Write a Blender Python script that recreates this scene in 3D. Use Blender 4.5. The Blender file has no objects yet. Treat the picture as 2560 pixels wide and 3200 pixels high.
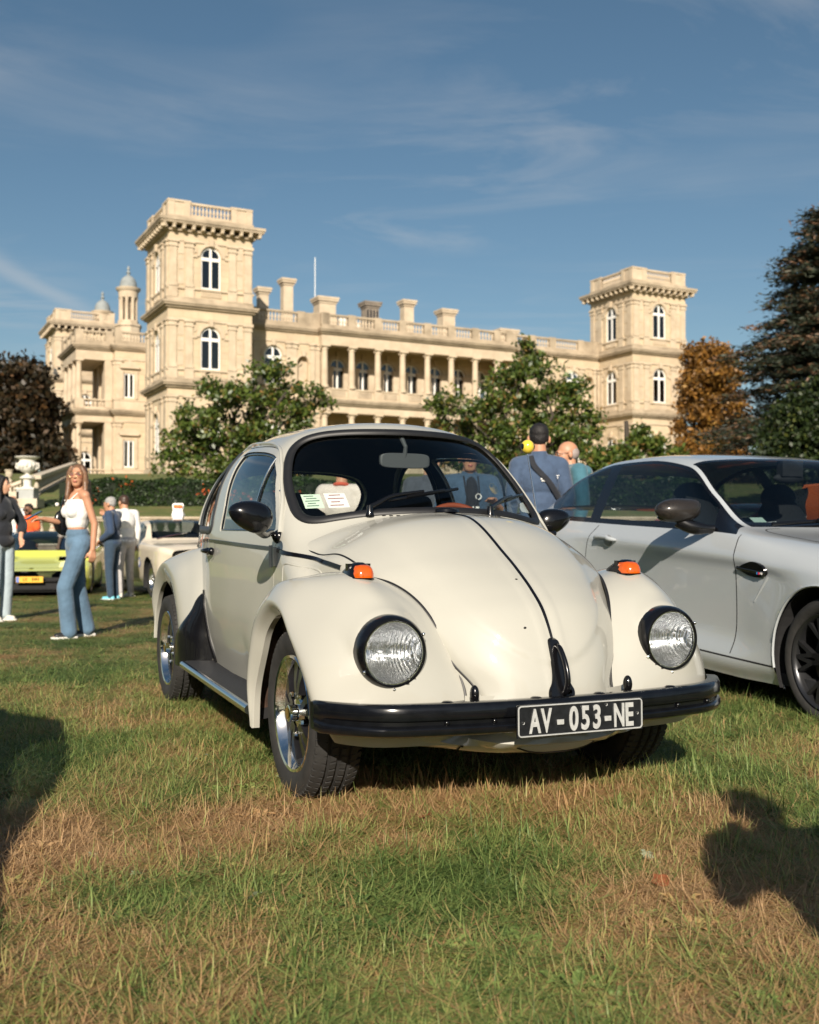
import bpy, bmesh, math, random
import numpy as np
from mathutils import Vector, Matrix, Euler
R = math.radians
PI = math.pi
SC = bpy.context.scene
COL = SC.collection
random.seed(7)
RNG = np.random.default_rng(11)

# ------------------------------------------------------------------ camera, sky, sun, exposure
cam_d = bpy.data.cameras.new('camera')
cam_d.sensor_fit = 'HORIZONTAL'
cam_d.sensor_width = 36.0
cam_d.lens = 3300.0 / 2560.0 * 36.0
cam_d.clip_start = 0.1
cam_d.clip_end = 6000
cam = bpy.data.objects.new('camera', cam_d)
COL.objects.link(cam)
cam.location = (0, 0, 0.942)
cam.rotation_euler = (R(90 + 1.2555), R(0.0), R(0.0))
cam_d.dof.use_dof = True
cam_d.dof.focus_distance = 3.75
cam_d.dof.aperture_fstop = 5.2
SC.camera = cam

SUN_AZ = R(3.0)      # light travels away from the camera, a little to the right
SUN_EL = R(27.0)
world = bpy.data.worlds.new('World')
SC.world = world
world.use_nodes = True
wn = world.node_tree.nodes
wl = world.node_tree.links
wn.clear()
w_out = wn.new('ShaderNodeOutputWorld')
w_bg = wn.new('ShaderNodeBackground')
w_sky = wn.new('ShaderNodeTexSky')
w_sky.sky_type = 'NISHITA'
w_sky.sun_disc = False
w_sky.sun_elevation = SUN_EL
w_sky.sun_rotation = PI + SUN_AZ
w_sky.altitude = 0
w_sky.air_density = 1.0
w_sky.dust_density = 0.9
w_sky.ozone_density = 1.3
w_bg.inputs['Strength'].default_value = 0.052
# thin cirrus: noise on the sky direction, projected on a flat high layer
w_tc = wn.new('ShaderNodeTexCoord')
w_sep = wn.new('ShaderNodeSeparateXYZ')
wl.new(w_tc.outputs['Generated'], w_sep.inputs[0])
w_zc = wn.new('ShaderNodeMath'); w_zc.operation = 'MAXIMUM'; w_zc.inputs[1].default_value = 0.05
wl.new(w_sep.outputs['Z'], w_zc.inputs[0])
w_dx = wn.new('ShaderNodeMath'); w_dx.operation = 'DIVIDE'
w_dy = wn.new('ShaderNodeMath'); w_dy.operation = 'DIVIDE'
wl.new(w_sep.outputs['X'], w_dx.inputs[0]); wl.new(w_zc.outputs[0], w_dx.inputs[1])
wl.new(w_sep.outputs['Y'], w_dy.inputs[0]); wl.new(w_zc.outputs[0], w_dy.inputs[1])
w_cmb = wn.new('ShaderNodeCombineXYZ')
wl.new(w_dx.outputs[0], w_cmb.inputs['X']); wl.new(w_dy.outputs[0], w_cmb.inputs['Y'])
w_map = wn.new('ShaderNodeMapping')
w_map.inputs['Rotation'].default_value = (0, 0, R(-38))
w_map.inputs['Scale'].default_value = (0.75, 1.35, 1)
w_map.inputs['Location'].default_value = (5.7, 2.15, 0)
wl.new(w_cmb.outputs[0], w_map.inputs[0])
w_n1 = wn.new('ShaderNodeTexNoise')
w_n1.inputs['Scale'].default_value = 1.1
w_n1.inputs['Detail'].default_value = 9
w_n1.inputs['Roughness'].default_value = 0.62
w_n1.inputs['Distortion'].default_value = 1.1
wl.new(w_map.outputs[0], w_n1.inputs['Vector'])
w_n2 = wn.new('ShaderNodeTexNoise')
w_n2.inputs['Scale'].default_value = 0.55
w_n2.inputs['Detail'].default_value = 3
wl.new(w_cmb.outputs[0], w_n2.inputs['Vector'])
w_r1 = wn.new('ShaderNodeMapRange'); w_r1.inputs[1].default_value = 0.46; w_r1.inputs[2].default_value = 0.82
w_r2 = wn.new('ShaderNodeMapRange'); w_r2.inputs[1].default_value = 0.42; w_r2.inputs[2].default_value = 0.66
wl.new(w_n1.outputs['Fac'], w_r1.inputs[0]); wl.new(w_n2.outputs['Fac'], w_r2.inputs[0])
w_mul = wn.new('ShaderNodeMath'); w_mul.operation = 'MULTIPLY'
wl.new(w_r1.outputs[0], w_mul.inputs[0]); wl.new(w_r2.outputs[0], w_mul.inputs[1])
w_mul2 = wn.new('ShaderNodeMath'); w_mul2.operation = 'MULTIPLY'; w_mul2.inputs[1].default_value = 0.62
wl.new(w_mul.outputs[0], w_mul2.inputs[0])
# an old vapour trail, low on the left, in the same high layer
def w_math(op, a, b=None, c=None):
    q = wn.new('ShaderNodeMath'); q.operation = op
    for i, v in enumerate((a, b, c)):
        if v is None: continue
        if isinstance(v, (int, float)): q.inputs[i].default_value = v
        else: wl.new(v, q.inputs[i])
    return q.outputs[0]
w_u = w_math('SUBTRACT', w_dx.outputs[0], w_math('MULTIPLY_ADD', w_dy.outputs[0], .09, -1.87))
w_u = w_math('ADD', w_u, w_math('MULTIPLY_ADD', w_n1.outputs['Fac'], .12, -.06))
w_f = w_math('POWER', 2.718, w_math('MULTIPLY', w_math('MULTIPLY', w_u, w_u), -170.0))
w_e = wn.new('ShaderNodeMapRange'); w_e.interpolation_type = 'SMOOTHSTEP'; w_e.inputs[1].default_value = 5.2; w_e.inputs[2].default_value = 4.3; wl.new(w_dy.outputs[0], w_e.inputs[0])
w_e2 = wn.new('ShaderNodeMapRange'); w_e2.interpolation_type = 'SMOOTHSTEP'; w_e2.inputs[1].default_value = 1.5; w_e2.inputs[2].default_value = 3.6; wl.new(w_dy.outputs[0], w_e2.inputs[0])
w_tr = w_math('MULTIPLY', w_math('MULTIPLY', w_f, .30), w_math('MULTIPLY', w_e.outputs[0], w_e2.outputs[0]))
w_tot = w_math('MAXIMUM', w_mul2.outputs[0], w_tr)
w_mix = wn.new('ShaderNodeMix'); w_mix.data_type = 'RGBA'
w_mix.inputs[7].default_value = (8.2, 8.0, 7.8, 1)
wl.new(w_tot, w_mix.inputs[0])
w_hs = wn.new('ShaderNodeHueSaturation'); w_hs.inputs['Saturation'].default_value = 1.10; w_hs.inputs['Hue'].default_value = .490
wl.new(w_sky.outputs[0], w_hs.inputs['Color'])
wl.new(w_hs.outputs[0], w_mix.inputs[6])
wl.new(w_mix.outputs[2], w_bg.inputs['Color'])
wl.new(w_bg.outputs[0], w_out.inputs[0])

sun_d = bpy.data.lights.new('sun', 'SUN')
sun_d.energy = 4.8
sun_d.angle = R(0.53)
sun_d.color = (1.0, 0.90, 0.76)
sun = bpy.data.objects.new('sun', sun_d)
COL.objects.link(sun)
_d = Vector((math.sin(SUN_AZ) * math.cos(SUN_EL), math.cos(SUN_AZ) * math.cos(SUN_EL), -math.sin(SUN_EL)))
sun.rotation_euler = _d.to_track_quat('-Z', 'Y').to_euler()
SC.view_settings.view_transform = 'Standard'
SC.view_settings.look = 'None'
SC.view_settings.exposure = 0.60
SC.view_settings.gamma = 1.0
SC.view_settings.use_curve_mapping = False
SC.render.engine = 'CYCLES'
SC.cycles.max_bounces = 10
SC.cycles.transparent_max_bounces = 24
SC.cycles.caustics_reflective = False
SC.cycles.caustics_refractive = False
SC.cycles.sample_clamp_indirect = 6.0
SC.cycles.use_denoising = True

# ------------------------------------------------------------------ helpers
def tag(o, label=None, cat=None, group=None, kind=None):
    if label: o['label'] = label
    if cat: o['category'] = cat
    if group: o['group'] = group
    if kind: o['kind'] = kind
    return o

def empty(name, loc=(0, 0, 0), rz=0.0, label=None, cat=None, group=None):
    o = bpy.data.objects.new(name, None)
    o.empty_display_size = 0.1
    COL.objects.link(o)
    o.location = loc
    o.rotation_euler = (0, 0, rz)
    return tag(o, label, cat, group)

def link(name, me, parent=None, mats=None):
    o = bpy.data.objects.new(name, me)
    COL.objects.link(o)
    if parent is not None: o.parent = parent
    if mats:
        for m in (mats if isinstance(mats, (list, tuple)) else [mats]): me.materials.append(m)
    return o

def copy_tree(o, parent=None):
    c = o.copy(); COL.objects.link(c); c.parent = parent
    for ch in list(o.children): copy_tree(ch, c)
    return c

def smooth(me, angle=None):
    me.polygons.foreach_set('use_smooth', [True] * len(me.polygons))
    if angle is not None: me.set_sharp_from_angle(angle=R(angle))

class MB:
    """mesh builder: gathers pieces, links them as ONE mesh object"""
    def __init__(s): s.v = []; s.f = []; s.m = []; s.n = 0
    def add(s, verts, faces, mi=0):
        verts = np.asarray(verts, float).reshape(-1, 3)
        s.v.append(verts)
        n = s.n
        s.f += [tuple(int(i) + n for i in f) for f in faces]
        s.m += [mi] * len(faces)
        s.n += len(verts)
        return s
    def box(s, c, d, mi=0, rz=0.0, M=None):
        x, y, z = d[0] / 2, d[1] / 2, d[2] / 2
        p = np.array([(-x, -y, -z), (x, -y, -z), (x, y, -z), (-x, y, -z), (-x, -y, z), (x, -y, z), (x, y, z), (-x, y, z)])
        if M is not None: p = p @ np.array(M.to_3x3()).T
        elif rz:
            c_, s_ = math.cos(rz), math.sin(rz)
            p = p @ np.array([[c_, s_, 0], [-s_, c_, 0], [0, 0, 1]])
        return s.add(p + np.array(c), [(0, 3, 2, 1), (4, 5, 6, 7), (0, 1, 5, 4), (1, 2, 6, 5), (2, 3, 7, 6), (3, 0, 4, 7)], mi)
    def bx(s, x0, x1, y0, y1, z0, z1, mi=0):
        return s.box(((x0 + x1) / 2, (y0 + y1) / 2, (z0 + z1) / 2), (abs(x1 - x0), abs(y1 - y0), abs(z1 - z0)), mi)
    def grid(s, P, mi=0, closed_u=False, closed_v=False, flip=False):
        P = np.asarray(P, float); nu, nv = P.shape[:2]
        f = []
        for i in range(nu if closed_u else nu - 1):
            a = i; b = (i + 1) % nu
            for j in range(nv if closed_v else nv - 1):
                c = (j + 1) % nv
                q = (a * nv + j, b * nv + j, b * nv + c, a * nv + c)
                f.append(q[::-1] if flip else q)
        return s.add(P.reshape(-1, 3), f, mi)
    def tube(s, path, r, n=8, mi=0, closed=False, cap=True, sq=1.0):
        P = np.asarray(path, float); m = len(P)
        rr = np.full(m, r, float) if np.isscalar(r) else np.asarray(r, float)
        T = np.gradient(P, axis=0) if not closed else (np.roll(P, -1, 0) - np.roll(P, 1, 0))
        T /= np.linalg.norm(T, axis=1)[:, None] + 1e-12
        up = np.array([0, 0, 1.0])
        if abs(T[0] @ up) > .9: up = np.array([1.0, 0, 0])
        N = up - T[0] * (T[0] @ up); N /= np.linalg.norm(N)
        rings = []
        for k in range(m):
            N = N - T[k] * (T[k] @ N); N /= np.linalg.norm(N) + 1e-12
            B = np.cross(T[k], N)
            a = np.linspace(0, 2 * PI, n, endpoint=False)
            rings.append(P[k] + rr[k] * (np.cos(a)[:, None] * N + sq * np.sin(a)[:, None] * B))
        s.grid(np.array(rings), mi, closed_u=closed, closed_v=True)
        if cap and not closed:
            b = s.n - m * n
            s.f.append(tuple(b + j for j in range(n))); s.m.append(mi)
            s.f.append(tuple(b + (m - 1) * n + j for j in reversed(range(n)))); s.m.append(mi)
        return s
    def lathe(s, prof, n=24, mi=0, c=(0, 0, 0), axis='z', M=None, cap=False):
        """prof: list of (radius, height along axis)"""
        a = np.linspace(0, 2 * PI, n, endpoint=False)
        P = np.array([[(r * math.cos(t), r * math.sin(t), h) for t in a] for r, h in prof])
        if axis == 'x': P = P[..., [2, 0, 1]]
        elif axis == 'y': P = P[..., [1, 2, 0]]
        if M is not None: P = P @ np.array(M.to_3x3()).T
        P = P + np.array(c)
        s.grid(P, mi, closed_v=True, flip=True)
        if cap:
            b = s.n - len(prof) * n
            s.f.append(tuple(b + j for j in reversed(range(n)))); s.m.append(mi)
            s.f.append(tuple(b + (len(prof) - 1) * n + j for j in range(n))); s.m.append(mi)
        return s
    def ell(s, c, r, n=12, m=8, mi=0, M=None):
        th = np.linspace(0, PI, m + 1); ph = np.linspace(0, 2 * PI, n, endpoint=False)
        V = [(0, 0, 1)]
        for t in th[1:-1]:
            V += [(math.sin(t) * math.cos(p), math.sin(t) * math.sin(p), math.cos(t)) for p in ph]
        V.append((0, 0, -1))
        V = np.array(V) * np.array(r)
        if M is not None: V = V @ np.array(M.to_3x3()).T
        F = []
        for j in range(n): F.append((0, 1 + j, 1 + (j + 1) % n))
        for i in range(m - 2):
            for j in range(n):
                a = 1 + i * n + j; b = 1 + i * n + (j + 1) % n
                F.append((a, a + n, b + n, b))
        l = len(V) - 1; k = 1 + (m - 2) * n
        for j in range(n): F.append((k + j, l, k + (j + 1) % n))
        return s.add(V + np.array(c), F, mi)
    def prism(s, outline, z0, z1, mi=0, plane='xy', off=0.0):
        """extrude a 2D outline; plane 'xy': along z, 'xz': along y, 'yz': along x"""
        o = np.asarray(outline, float); n = len(o)
        def put(h):
            if plane == 'xy': return np.c_[o[:, 0], o[:, 1], np.full(n, h)]
            if plane == 'xz': return np.c_[o[:, 0], np.full(n, h), o[:, 1]]
            return np.c_[np.full(n, h), o[:, 0], o[:, 1]]
        V = np.r_[put(z0), put(z1)]
        F = [tuple(range(n))[::-1], tuple(range(n, 2 * n))]
        F += [(i, (i + 1) % n, n + (i + 1) % n, n + i) for i in range(n)]
        return s.add(V, F, mi)
    def mirror(s):
        n = s.n; v = np.concatenate(s.v) * np.array([-1, 1, 1])
        f = [tuple(i + n for i in reversed(q)) for q in s.f]
        s.v.append(v); s.f = s.f + f; s.m = s.m + s.m; s.n = 2 * n
        return s
    def xform(s, M):
        v = np.concatenate(s.v) if s.v else np.zeros((0, 3))
        A = np.array(M)
        s.v = [v @ A[:3, :3].T + A[:3, 3]]
        return s
    def mesh(s, name, angle=None, recalc=False):
        me = bpy.data.meshes.new(name)
        v = np.concatenate(s.v) if s.v else np.zeros((0, 3))
        me.from_pydata(v.tolist(), [], s.f)
        if any(s.m): me.polygons.foreach_set('material_index', s.m)
        if recalc:
            b = bmesh.new(); b.from_mesh(me); bmesh.ops.recalc_face_normals(b, faces=b.faces); b.to_mesh(me); b.free()
        if angle is not None: smooth(me, angle)
        me.update()
        return me
    def build(s, name, mats, parent=None, angle=None, recalc=True):
        return link(name, s.mesh(name, angle, recalc), parent, mats)

def modify(o, *mods):
    """apply modifiers given as (type, dict) without bpy.ops"""
    for t, kw in mods:
        m = o.modifiers.new(t, t)
        for k, v in kw.items(): setattr(m, k, v)
    dg = bpy.context.evaluated_depsgraph_get()
    dg.update()
    me = bpy.data.meshes.new_from_object(o.evaluated_get(dg))
    o.modifiers.clear()
    old = o.data
    o.data = me
    me.name = o.name
    if old.users == 0: bpy.data.meshes.remove(old)
    return o

def temp(me, mats=None):
    o = bpy.data.objects.new('temp', me); COL.objects.link(o)
    if mats:
        for m in (mats if isinstance(mats, (list, tuple)) else [mats]): me.materials.append(m)
    return o

def kill(*os):
    for o in os: bpy.data.objects.remove(o, do_unlink=True)

def cat_rom(pts, n, closed=False):
    P = np.asarray(pts, float); m = len(P)
    out = []
    segs = m if closed else m - 1
    tot = np.linspace(0, segs, n, endpoint=not closed)
    for t in tot:
        i = min(int(t), segs - 1); u = t - i
        if closed: p0, p1, p2, p3 = P[(i - 1) % m], P[i % m], P[(i + 1) % m], P[(i + 2) % m]
        else:
            p1, p2 = P[i], P[i + 1]
            p0 = P[i - 1] if i > 0 else 2 * p1 - p2
            p3 = P[i + 2] if i + 2 < m else 2 * p2 - p1
        out.append(.5 * (2 * p1 + (p2 - p0) * u + (2 * p0 - 5 * p1 + 4 * p2 - p3) * u * u + (3 * p1 - p0 - 3 * p2 + p3) * u ** 3))
    return np.array(out)

def surf(ctrl, nu, nv):
    """control grid [i][j] -> smooth Catmull-Rom surface grid"""
    C = np.asarray(ctrl, float)
    A = np.array([cat_rom(C[i], nv) for i in range(len(C))])
    return np.array([cat_rom(A[:, j], nu) for j in range(nv)]).transpose(1, 0, 2)

def pchip(x, y):
    x = np.asarray(x, float); y = np.asarray(y, float)
    h = np.diff(x); d = np.diff(y) / h
    m = np.zeros_like(y); m[0] = d[0]; m[-1] = d[-1]
    for i in range(1, len(x) - 1):
        if d[i - 1] * d[i] > 0:
            w1 = 2 * h[i] + h[i - 1]; w2 = h[i] + 2 * h[i - 1]
            m[i] = (w1 + w2) / (w1 / d[i - 1] + w2 / d[i])
    def f(t):
        t = np.clip(np.asarray(t, float), x[0], x[-1])
        i = np.clip(np.searchsorted(x, t, side='right') - 1, 0, len(x) - 2)
        u = (t - x[i]) / h[i]
        return ((1 + 2 * u) * (1 - u) ** 2 * y[i] + u * (1 - u) ** 2 * h[i] * m[i] + u * u * (3 - 2 * u) * y[i + 1] + u * u * (u - 1) * h[i] * m[i + 1])
    return f

# ------------------------------------------------------------------ materials
def mat(name, col=(.5, .5, .5), rough=.5, metal=0., coat=0., spec=None, emit=None, alpha=None, bump=None, noise=None, coat_rough=.03, sheen=0., trans=0.):
    m = bpy.data.materials.new(name); m.use_nodes = True
    n = m.node_tree.nodes; l = m.node_tree.links
    b = n['Principled BSDF']
    b.inputs['Base Color'].default_value = (*col, 1)
    b.inputs['Roughness'].default_value = rough
    b.inputs['Metallic'].default_value = metal
    b.inputs['Coat Weight'].default_value = coat
    b.inputs['Coat Roughness'].default_value = coat_rough
    b.inputs['Sheen Weight'].default_value = sheen
    b.inputs['Transmission Weight'].default_value = trans
    if spec is not None: b.inputs['Specular IOR Level'].default_value = spec
    tc = None
    if noise or bump:
        tc = n.new('ShaderNodeTexCoord')
    if noise:   # (scale, amount, detail): brightness variation of the thing's own colour
        t = n.new('ShaderNodeTexNoise'); t.inputs['Scale'].default_value = noise[0]; t.inputs['Detail'].default_value = noise[2] if len(noise) > 2 else 5
        l.new(tc.outputs['Object'], t.inputs['Vector'])
        r = n.new('ShaderNodeMapRange'); r.inputs[1].default_value = .25; r.inputs[2].default_value = .75
        r.inputs[3].default_value = 1 - noise[1]; r.inputs[4].default_value = 1 + noise[1]
        l.new(t.outputs['Fac'], r.inputs[0])
        x = n.new('ShaderNodeMix'); x.data_type = 'RGBA'; x.blend_type = 'MULTIPLY'; x.inputs[0].default_value = 1
        x.inputs[6].default_value = (*col, 1)
        l.new(r.outputs[0], x.inputs[7]); l.new(x.outputs[2], b.inputs['Base Color'])
    if bump:    # (scale, strength, distance)
        t = n.new('ShaderNodeTexNoise'); t.inputs['Scale'].default_value = bump[0]; t.inputs['Detail'].default_value = 4
        l.new(tc.outputs['Object'], t.inputs['Vector'])
        bp = n.new('ShaderNodeBump'); bp.inputs['Strength'].default_value = bump[1]; bp.inputs['Distance'].default_value = bump[2] if len(bump) > 2 else .01
        l.new(t.outputs['Fac'], bp.inputs['Height']); l.new(bp.outputs[0], b.inputs['Normal'])
    return m

def glass_mat(name, tint=(.8, .85, .85), rough=.0, ior=1.5, boost=1.0):
    """thin window pane: tinted see-through mixed with mirror reflection by Fresnel"""
    m = bpy.data.materials.new(name); m.use_nodes = True
    n = m.node_tree.nodes; l = m.node_tree.links; n.clear()
    o = n.new('ShaderNodeOutputMaterial'); t = n.new('ShaderNodeBsdfTransparent'); g = n.new('ShaderNodeBsdfGlossy')
    t.inputs[0].default_value = (*tint, 1); g.inputs['Roughness'].default_value = rough
    f = n.new('ShaderNodeLayerWeight'); f.inputs[0].default_value = .5
    q = n.new('ShaderNodeMath'); q.operation = 'POWER'; q.inputs[1].default_value = 5.0     # Schlick, same from both sides
    l.new(f.outputs['Facing'], q.inputs[0])
    k = n.new('ShaderNodeMath'); k.operation = 'MULTIPLY_ADD'; k.inputs[1].default_value = .92; k.inputs[2].default_value = .075 * boost; k.use_clamp = True
    l.new(q.outputs[0], k.inputs[0])
    x = n.new('ShaderNodeMixShader'); l.new(k.outputs[0], x.inputs[0]); l.new(t.outputs[0], x.inputs[1]); l.new(g.outputs[0], x.inputs[2])
    l.new(x.outputs[0], o.inputs[0])
    return m

def leaf_mat(name, c1, c2, c3=None, rough=.5, scale=.35, trans=.25):
    """leaf colour varies leaf by leaf (face attribute 'tint') and clump by clump"""
    m = bpy.data.materials.new(name); m.use_nodes = True
    n = m.node_tree.nodes; l = m.node_tree.links
    b = n['Principled BSDF']; b.inputs['Roughness'].default_value = rough
    at = n.new('ShaderNodeAttribute'); at.attribute_name = 'tint'
    r = n.new('ShaderNodeValToRGB'); e = r.color_ramp.elements
    e[0].color = (*c1, 1); e[0].position = .15; e[1].color = (*c2, 1); e[1].position = .85 if c3 is None else .7
    if c3 is not None:
        q = r.color_ramp.elements.new(.95); q.color = (*c3, 1)
    l.new(at.outputs['Fac'], r.inputs[0]); l.new(r.outputs[0], b.inputs['Base Color'])
    tr = n.new('ShaderNodeBsdfTranslucent'); l.new(r.outputs[0], tr.inputs[0])
    x = n.new('ShaderNodeMixShader'); x.inputs[0].default_value = trans
    l.new(b.outputs[0], x.inputs[1]); l.new(tr.outputs[0], x.inputs[2])
    l.new(x.outputs[0], n['Material Output'].inputs[0])
    return m

def text_mesh(body, size, mat_, parent, name='lettering', M=None, extrude=.001, xs=1.0, spacing=1.0, align='CENTER', bold=0.0):
    c = bpy.data.curves.new('text', 'FONT')
    c.body = body; c.size = size; c.extrude = extrude; c.align_x = align; c.align_y = 'BOTTOM_BASELINE' if len(body) == 1 else 'CENTER'; c.space_character = spacing; c.offset = bold
    o = bpy.data.objects.new('text', c); COL.objects.link(o)
    dg = bpy.context.evaluated_depsgraph_get()
    me = bpy.data.meshes.new_from_object(o.evaluated_get(dg))
    kill(o)
    me.transform(Matrix.Diagonal((xs, 1, 1, 1)))
    if M is not None: me.transform(M)
    return link(name, me, parent, mat_)

M_rub = mat('rubber', (.009, .009, .010), .5, noise=(30, .25))
M_blk = mat('black_satin', (.004, .004, .005), .22, spec=.35, coat=.4, coat_rough=.05)
M_matt = mat('matt_black', (.010, .010, .012), .8)
M_chr = mat('chrome', (.82, .82, .80), .08, 1.0)
M_alu = mat('polished_alloy', (.70, .70, .68), .16, 1.0)
M_dark_int = mat('dark_interior', (.018, .019, .022), .75, noise=(40, .3))
M_white = mat('white_paint', (.78, .77, .74), .45)
# ------------------------------------------------------------------ ground, terrace, walls
def ground_z(x, y):
    z = np.where(y < 4, 0.0, -0.0075 * (np.minimum(y, 36.4) - 4))
    k = np.clip((y - 36.45) / .35, 0, 1); z = z * (1 - k) + .62 * k
    up = np.interp(y, [36.8, 38, 50, 56, 92, 140, 400, 3000], [.62, .72, 2.28, 3.2, 6.3, 6.6, 7, 9])
    return np.where(y > 36.8, up, z)

def gz(x, y): return float(ground_z(np.array(float(x)), np.array(float(y))))

def lawn_mat():
    m = bpy.data.materials.new('lawn_soil'); m.use_nodes = True
    n = m.node_tree.nodes; l = m.node_tree.links; b = n['Principled BSDF']; b.inputs['Roughness'].default_value = .9
    g = n.new('ShaderNodeNewGeometry')
    def noise(sc, det=6, ro=.6):
        t = n.new('ShaderNodeTexNoise'); t.inputs['Scale'].default_value = sc; t.inputs['Detail'].default_value = det; t.inputs['Roughness'].default_value = ro
        l.new(g.outputs['Position'], t.inputs['Vector']); return t
    big = noise(.9, 5); fine = noise(60, 6, .75); mid = noise(9, 5)
    r = n.new('ShaderNodeValToRGB'); e = r.color_ramp.elements
    e[0].position = .36; e[0].color = (.085, .115, .024, 1); e[1].position = .70; e[1].color = (.20, .15, .06, 1)
    q = r.color_ramp.elements.new(.5); q.color = (.13, .15, .035, 1)
    l.new(big.outputs['Fac'], r.inputs[0])
    x = n.new('ShaderNodeMix'); x.data_type = 'RGBA'; x.blend_type = 'MULTIPLY'; x.inputs[0].default_value = .85
    rr = n.new('ShaderNodeMapRange'); rr.inputs[1].default_value = .3; rr.inputs[2].default_value = .7; rr.inputs[3].default_value = .35; rr.inputs[4].default_value = 1.5
    l.new(fine.outputs['Fac'], rr.inputs[0]); l.new(r.outputs[0], x.inputs[6]); l.new(rr.outputs[0], x.inputs[7])
    x2 = n.new('ShaderNodeMix'); x2.data_type = 'RGBA'; x2.blend_type = 'MULTIPLY'; x2.inputs[0].default_value = .6
    r2 = n.new('ShaderNodeMapRange'); r2.inputs[1].default_value = .3; r2.inputs[2].default_value = .7; r2.inputs[3].default_value = .6; r2.inputs[4].default_value = 1.35
    l.new(mid.outputs['Fac'], r2.inputs[0]); l.new(x.outputs[2], x2.inputs[6]); l.new(r2.outputs[0], x2.inputs[7])
    l.new(x2.outputs[2], b.inputs['Base Color'])
    bp = n.new('ShaderNodeBump'); bp.inputs['Strength'].default_value = .7; bp.inputs['Distance'].default_value = .03
    l.new(fine.outputs['Fac'], bp.inputs['Height']); l.new(bp.outputs[0], b.inputs['Normal'])
    return m
M_lawn = lawn_mat()
xs = np.r_[-3000, -800, -250, -120, np.arange(-60, 61, 3.0), 120, 250, 800, 3000]
ys = np.r_[-800, -200, -60, -30, np.arange(-16, 36, 2.0), 36.45, 36.8, 38, 41, 44, 47, 50, 53, 56, 64, 74, 92, 110, 140, 200, 400, 900, 3000]
X, Y = np.meshgrid(xs, ys, indexing='ij')
lawn = MB().grid(np.stack([X, Y, ground_z(X, Y)], -1)).build('lawn_ground', M_lawn)
tag(lawn, kind='structure')

def stone(name, c1, c2, sc=.5, joints=None, rough=.85):
    m = bpy.data.materials.new(name); m.use_nodes = True
    n = m.node_tree.nodes; l = m.node_tree.links; b = n['Principled BSDF']; b.inputs['Roughness'].default_value = rough
    g = n.new('ShaderNodeTexCoord')
    t = n.new('ShaderNodeTexNoise'); t.inputs['Scale'].default_value = sc; t.inputs['Detail'].default_value = 8; t.inputs['Roughness'].default_value = .65
    l.new(g.outputs['Object'], t.inputs['Vector'])
    r = n.new('ShaderNodeValToRGB'); r.color_ramp.elements[0].position = .32; r.color_ramp.elements[1].position = .68
    r.color_ramp.elements[0].color = (*c1, 1); r.color_ramp.elements[1].color = (*c2, 1)
    l.new(t.outputs['Fac'], r.inputs[0])
    out = r.outputs[0]
    if joints:   # far ashlar: block-to-block colour steps and thin joints (w, h)
        sp = n.new('ShaderNodeSeparateXYZ'); l.new(g.outputs['Object'], sp.inputs[0])
        ad = n.new('ShaderNodeMath'); l.new(sp.outputs['X'], ad.inputs[0]); l.new(sp.outputs['Y'], ad.inputs[1])
        cb = n.new('ShaderNodeCombineXYZ'); l.new(ad.outputs[0], cb.inputs['X']); l.new(sp.outputs['Z'], cb.inputs['Y'])
        k = n.new('ShaderNodeTexBrick'); k.inputs['Scale'].default_value = 1; k.inputs['Brick Width'].default_value = joints[0]; k.inputs['Row Height'].default_value = joints[1]
        k.inputs['Mortar Size'].default_value = .018; k.inputs['Mortar Smooth'].default_value = .4
        k.inputs['Color1'].default_value = (.90, .90, .90, 1); k.inputs['Color2'].default_value = (1.08, 1.06, 1.02, 1); k.inputs['Mortar'].default_value = (.70, .66, .6, 1)
        l.new(cb.outputs[0], k.inputs['Vector'])
        x = n.new('ShaderNodeMix'); x.data_type = 'RGBA'; x.blend_type = 'MULTIPLY'; x.inputs[0].default_value = .8
        l.new(out, x.inputs[6]); l.new(k.outputs[0], x.inputs[7]); out = x.outputs[2]
    l.new(out, b.inputs['Base Color'])
    bp = n.new('ShaderNodeBump'); bp.inputs['Strength'].default_value = .25; bp.inputs['Distance'].default_value = .03
    l.new(t.outputs['Fac'], bp.inputs['Height']); l.new(bp.outputs[0], b.inputs['Normal'])
    return m
M_stone_pale = stone('pale_limestone', (.42, .35, .26), (.60, .53, .42), 1.6)
M_stone_old = stone('weathered_stone', (.15, .11, .075), (.30, .24, .17), 1.4)
M_stone_grey = stone('grey_stone', (.33, .34, .33), (.45, .46, .45), 2.0)
M_stone_white = stone('white_marble', (.55, .52, .46), (.75, .73, .68), 2.5)

BAL = [(.075, 0), (.09, .02), (.09, .08), (.05, .11), (.055, .16), (.085, .26), (.092, .33), (.075, .42), (.045, .54), (.04, .60), (.065, .63), (.065, .66), (.085, .68), (.085, .74)]
def baluster_mesh(h, r=1.0, n=10):
    return MB().lathe([(a * r, b / .74 * h) for a, b in BAL], n).mesh('baluster', 40)

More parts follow.
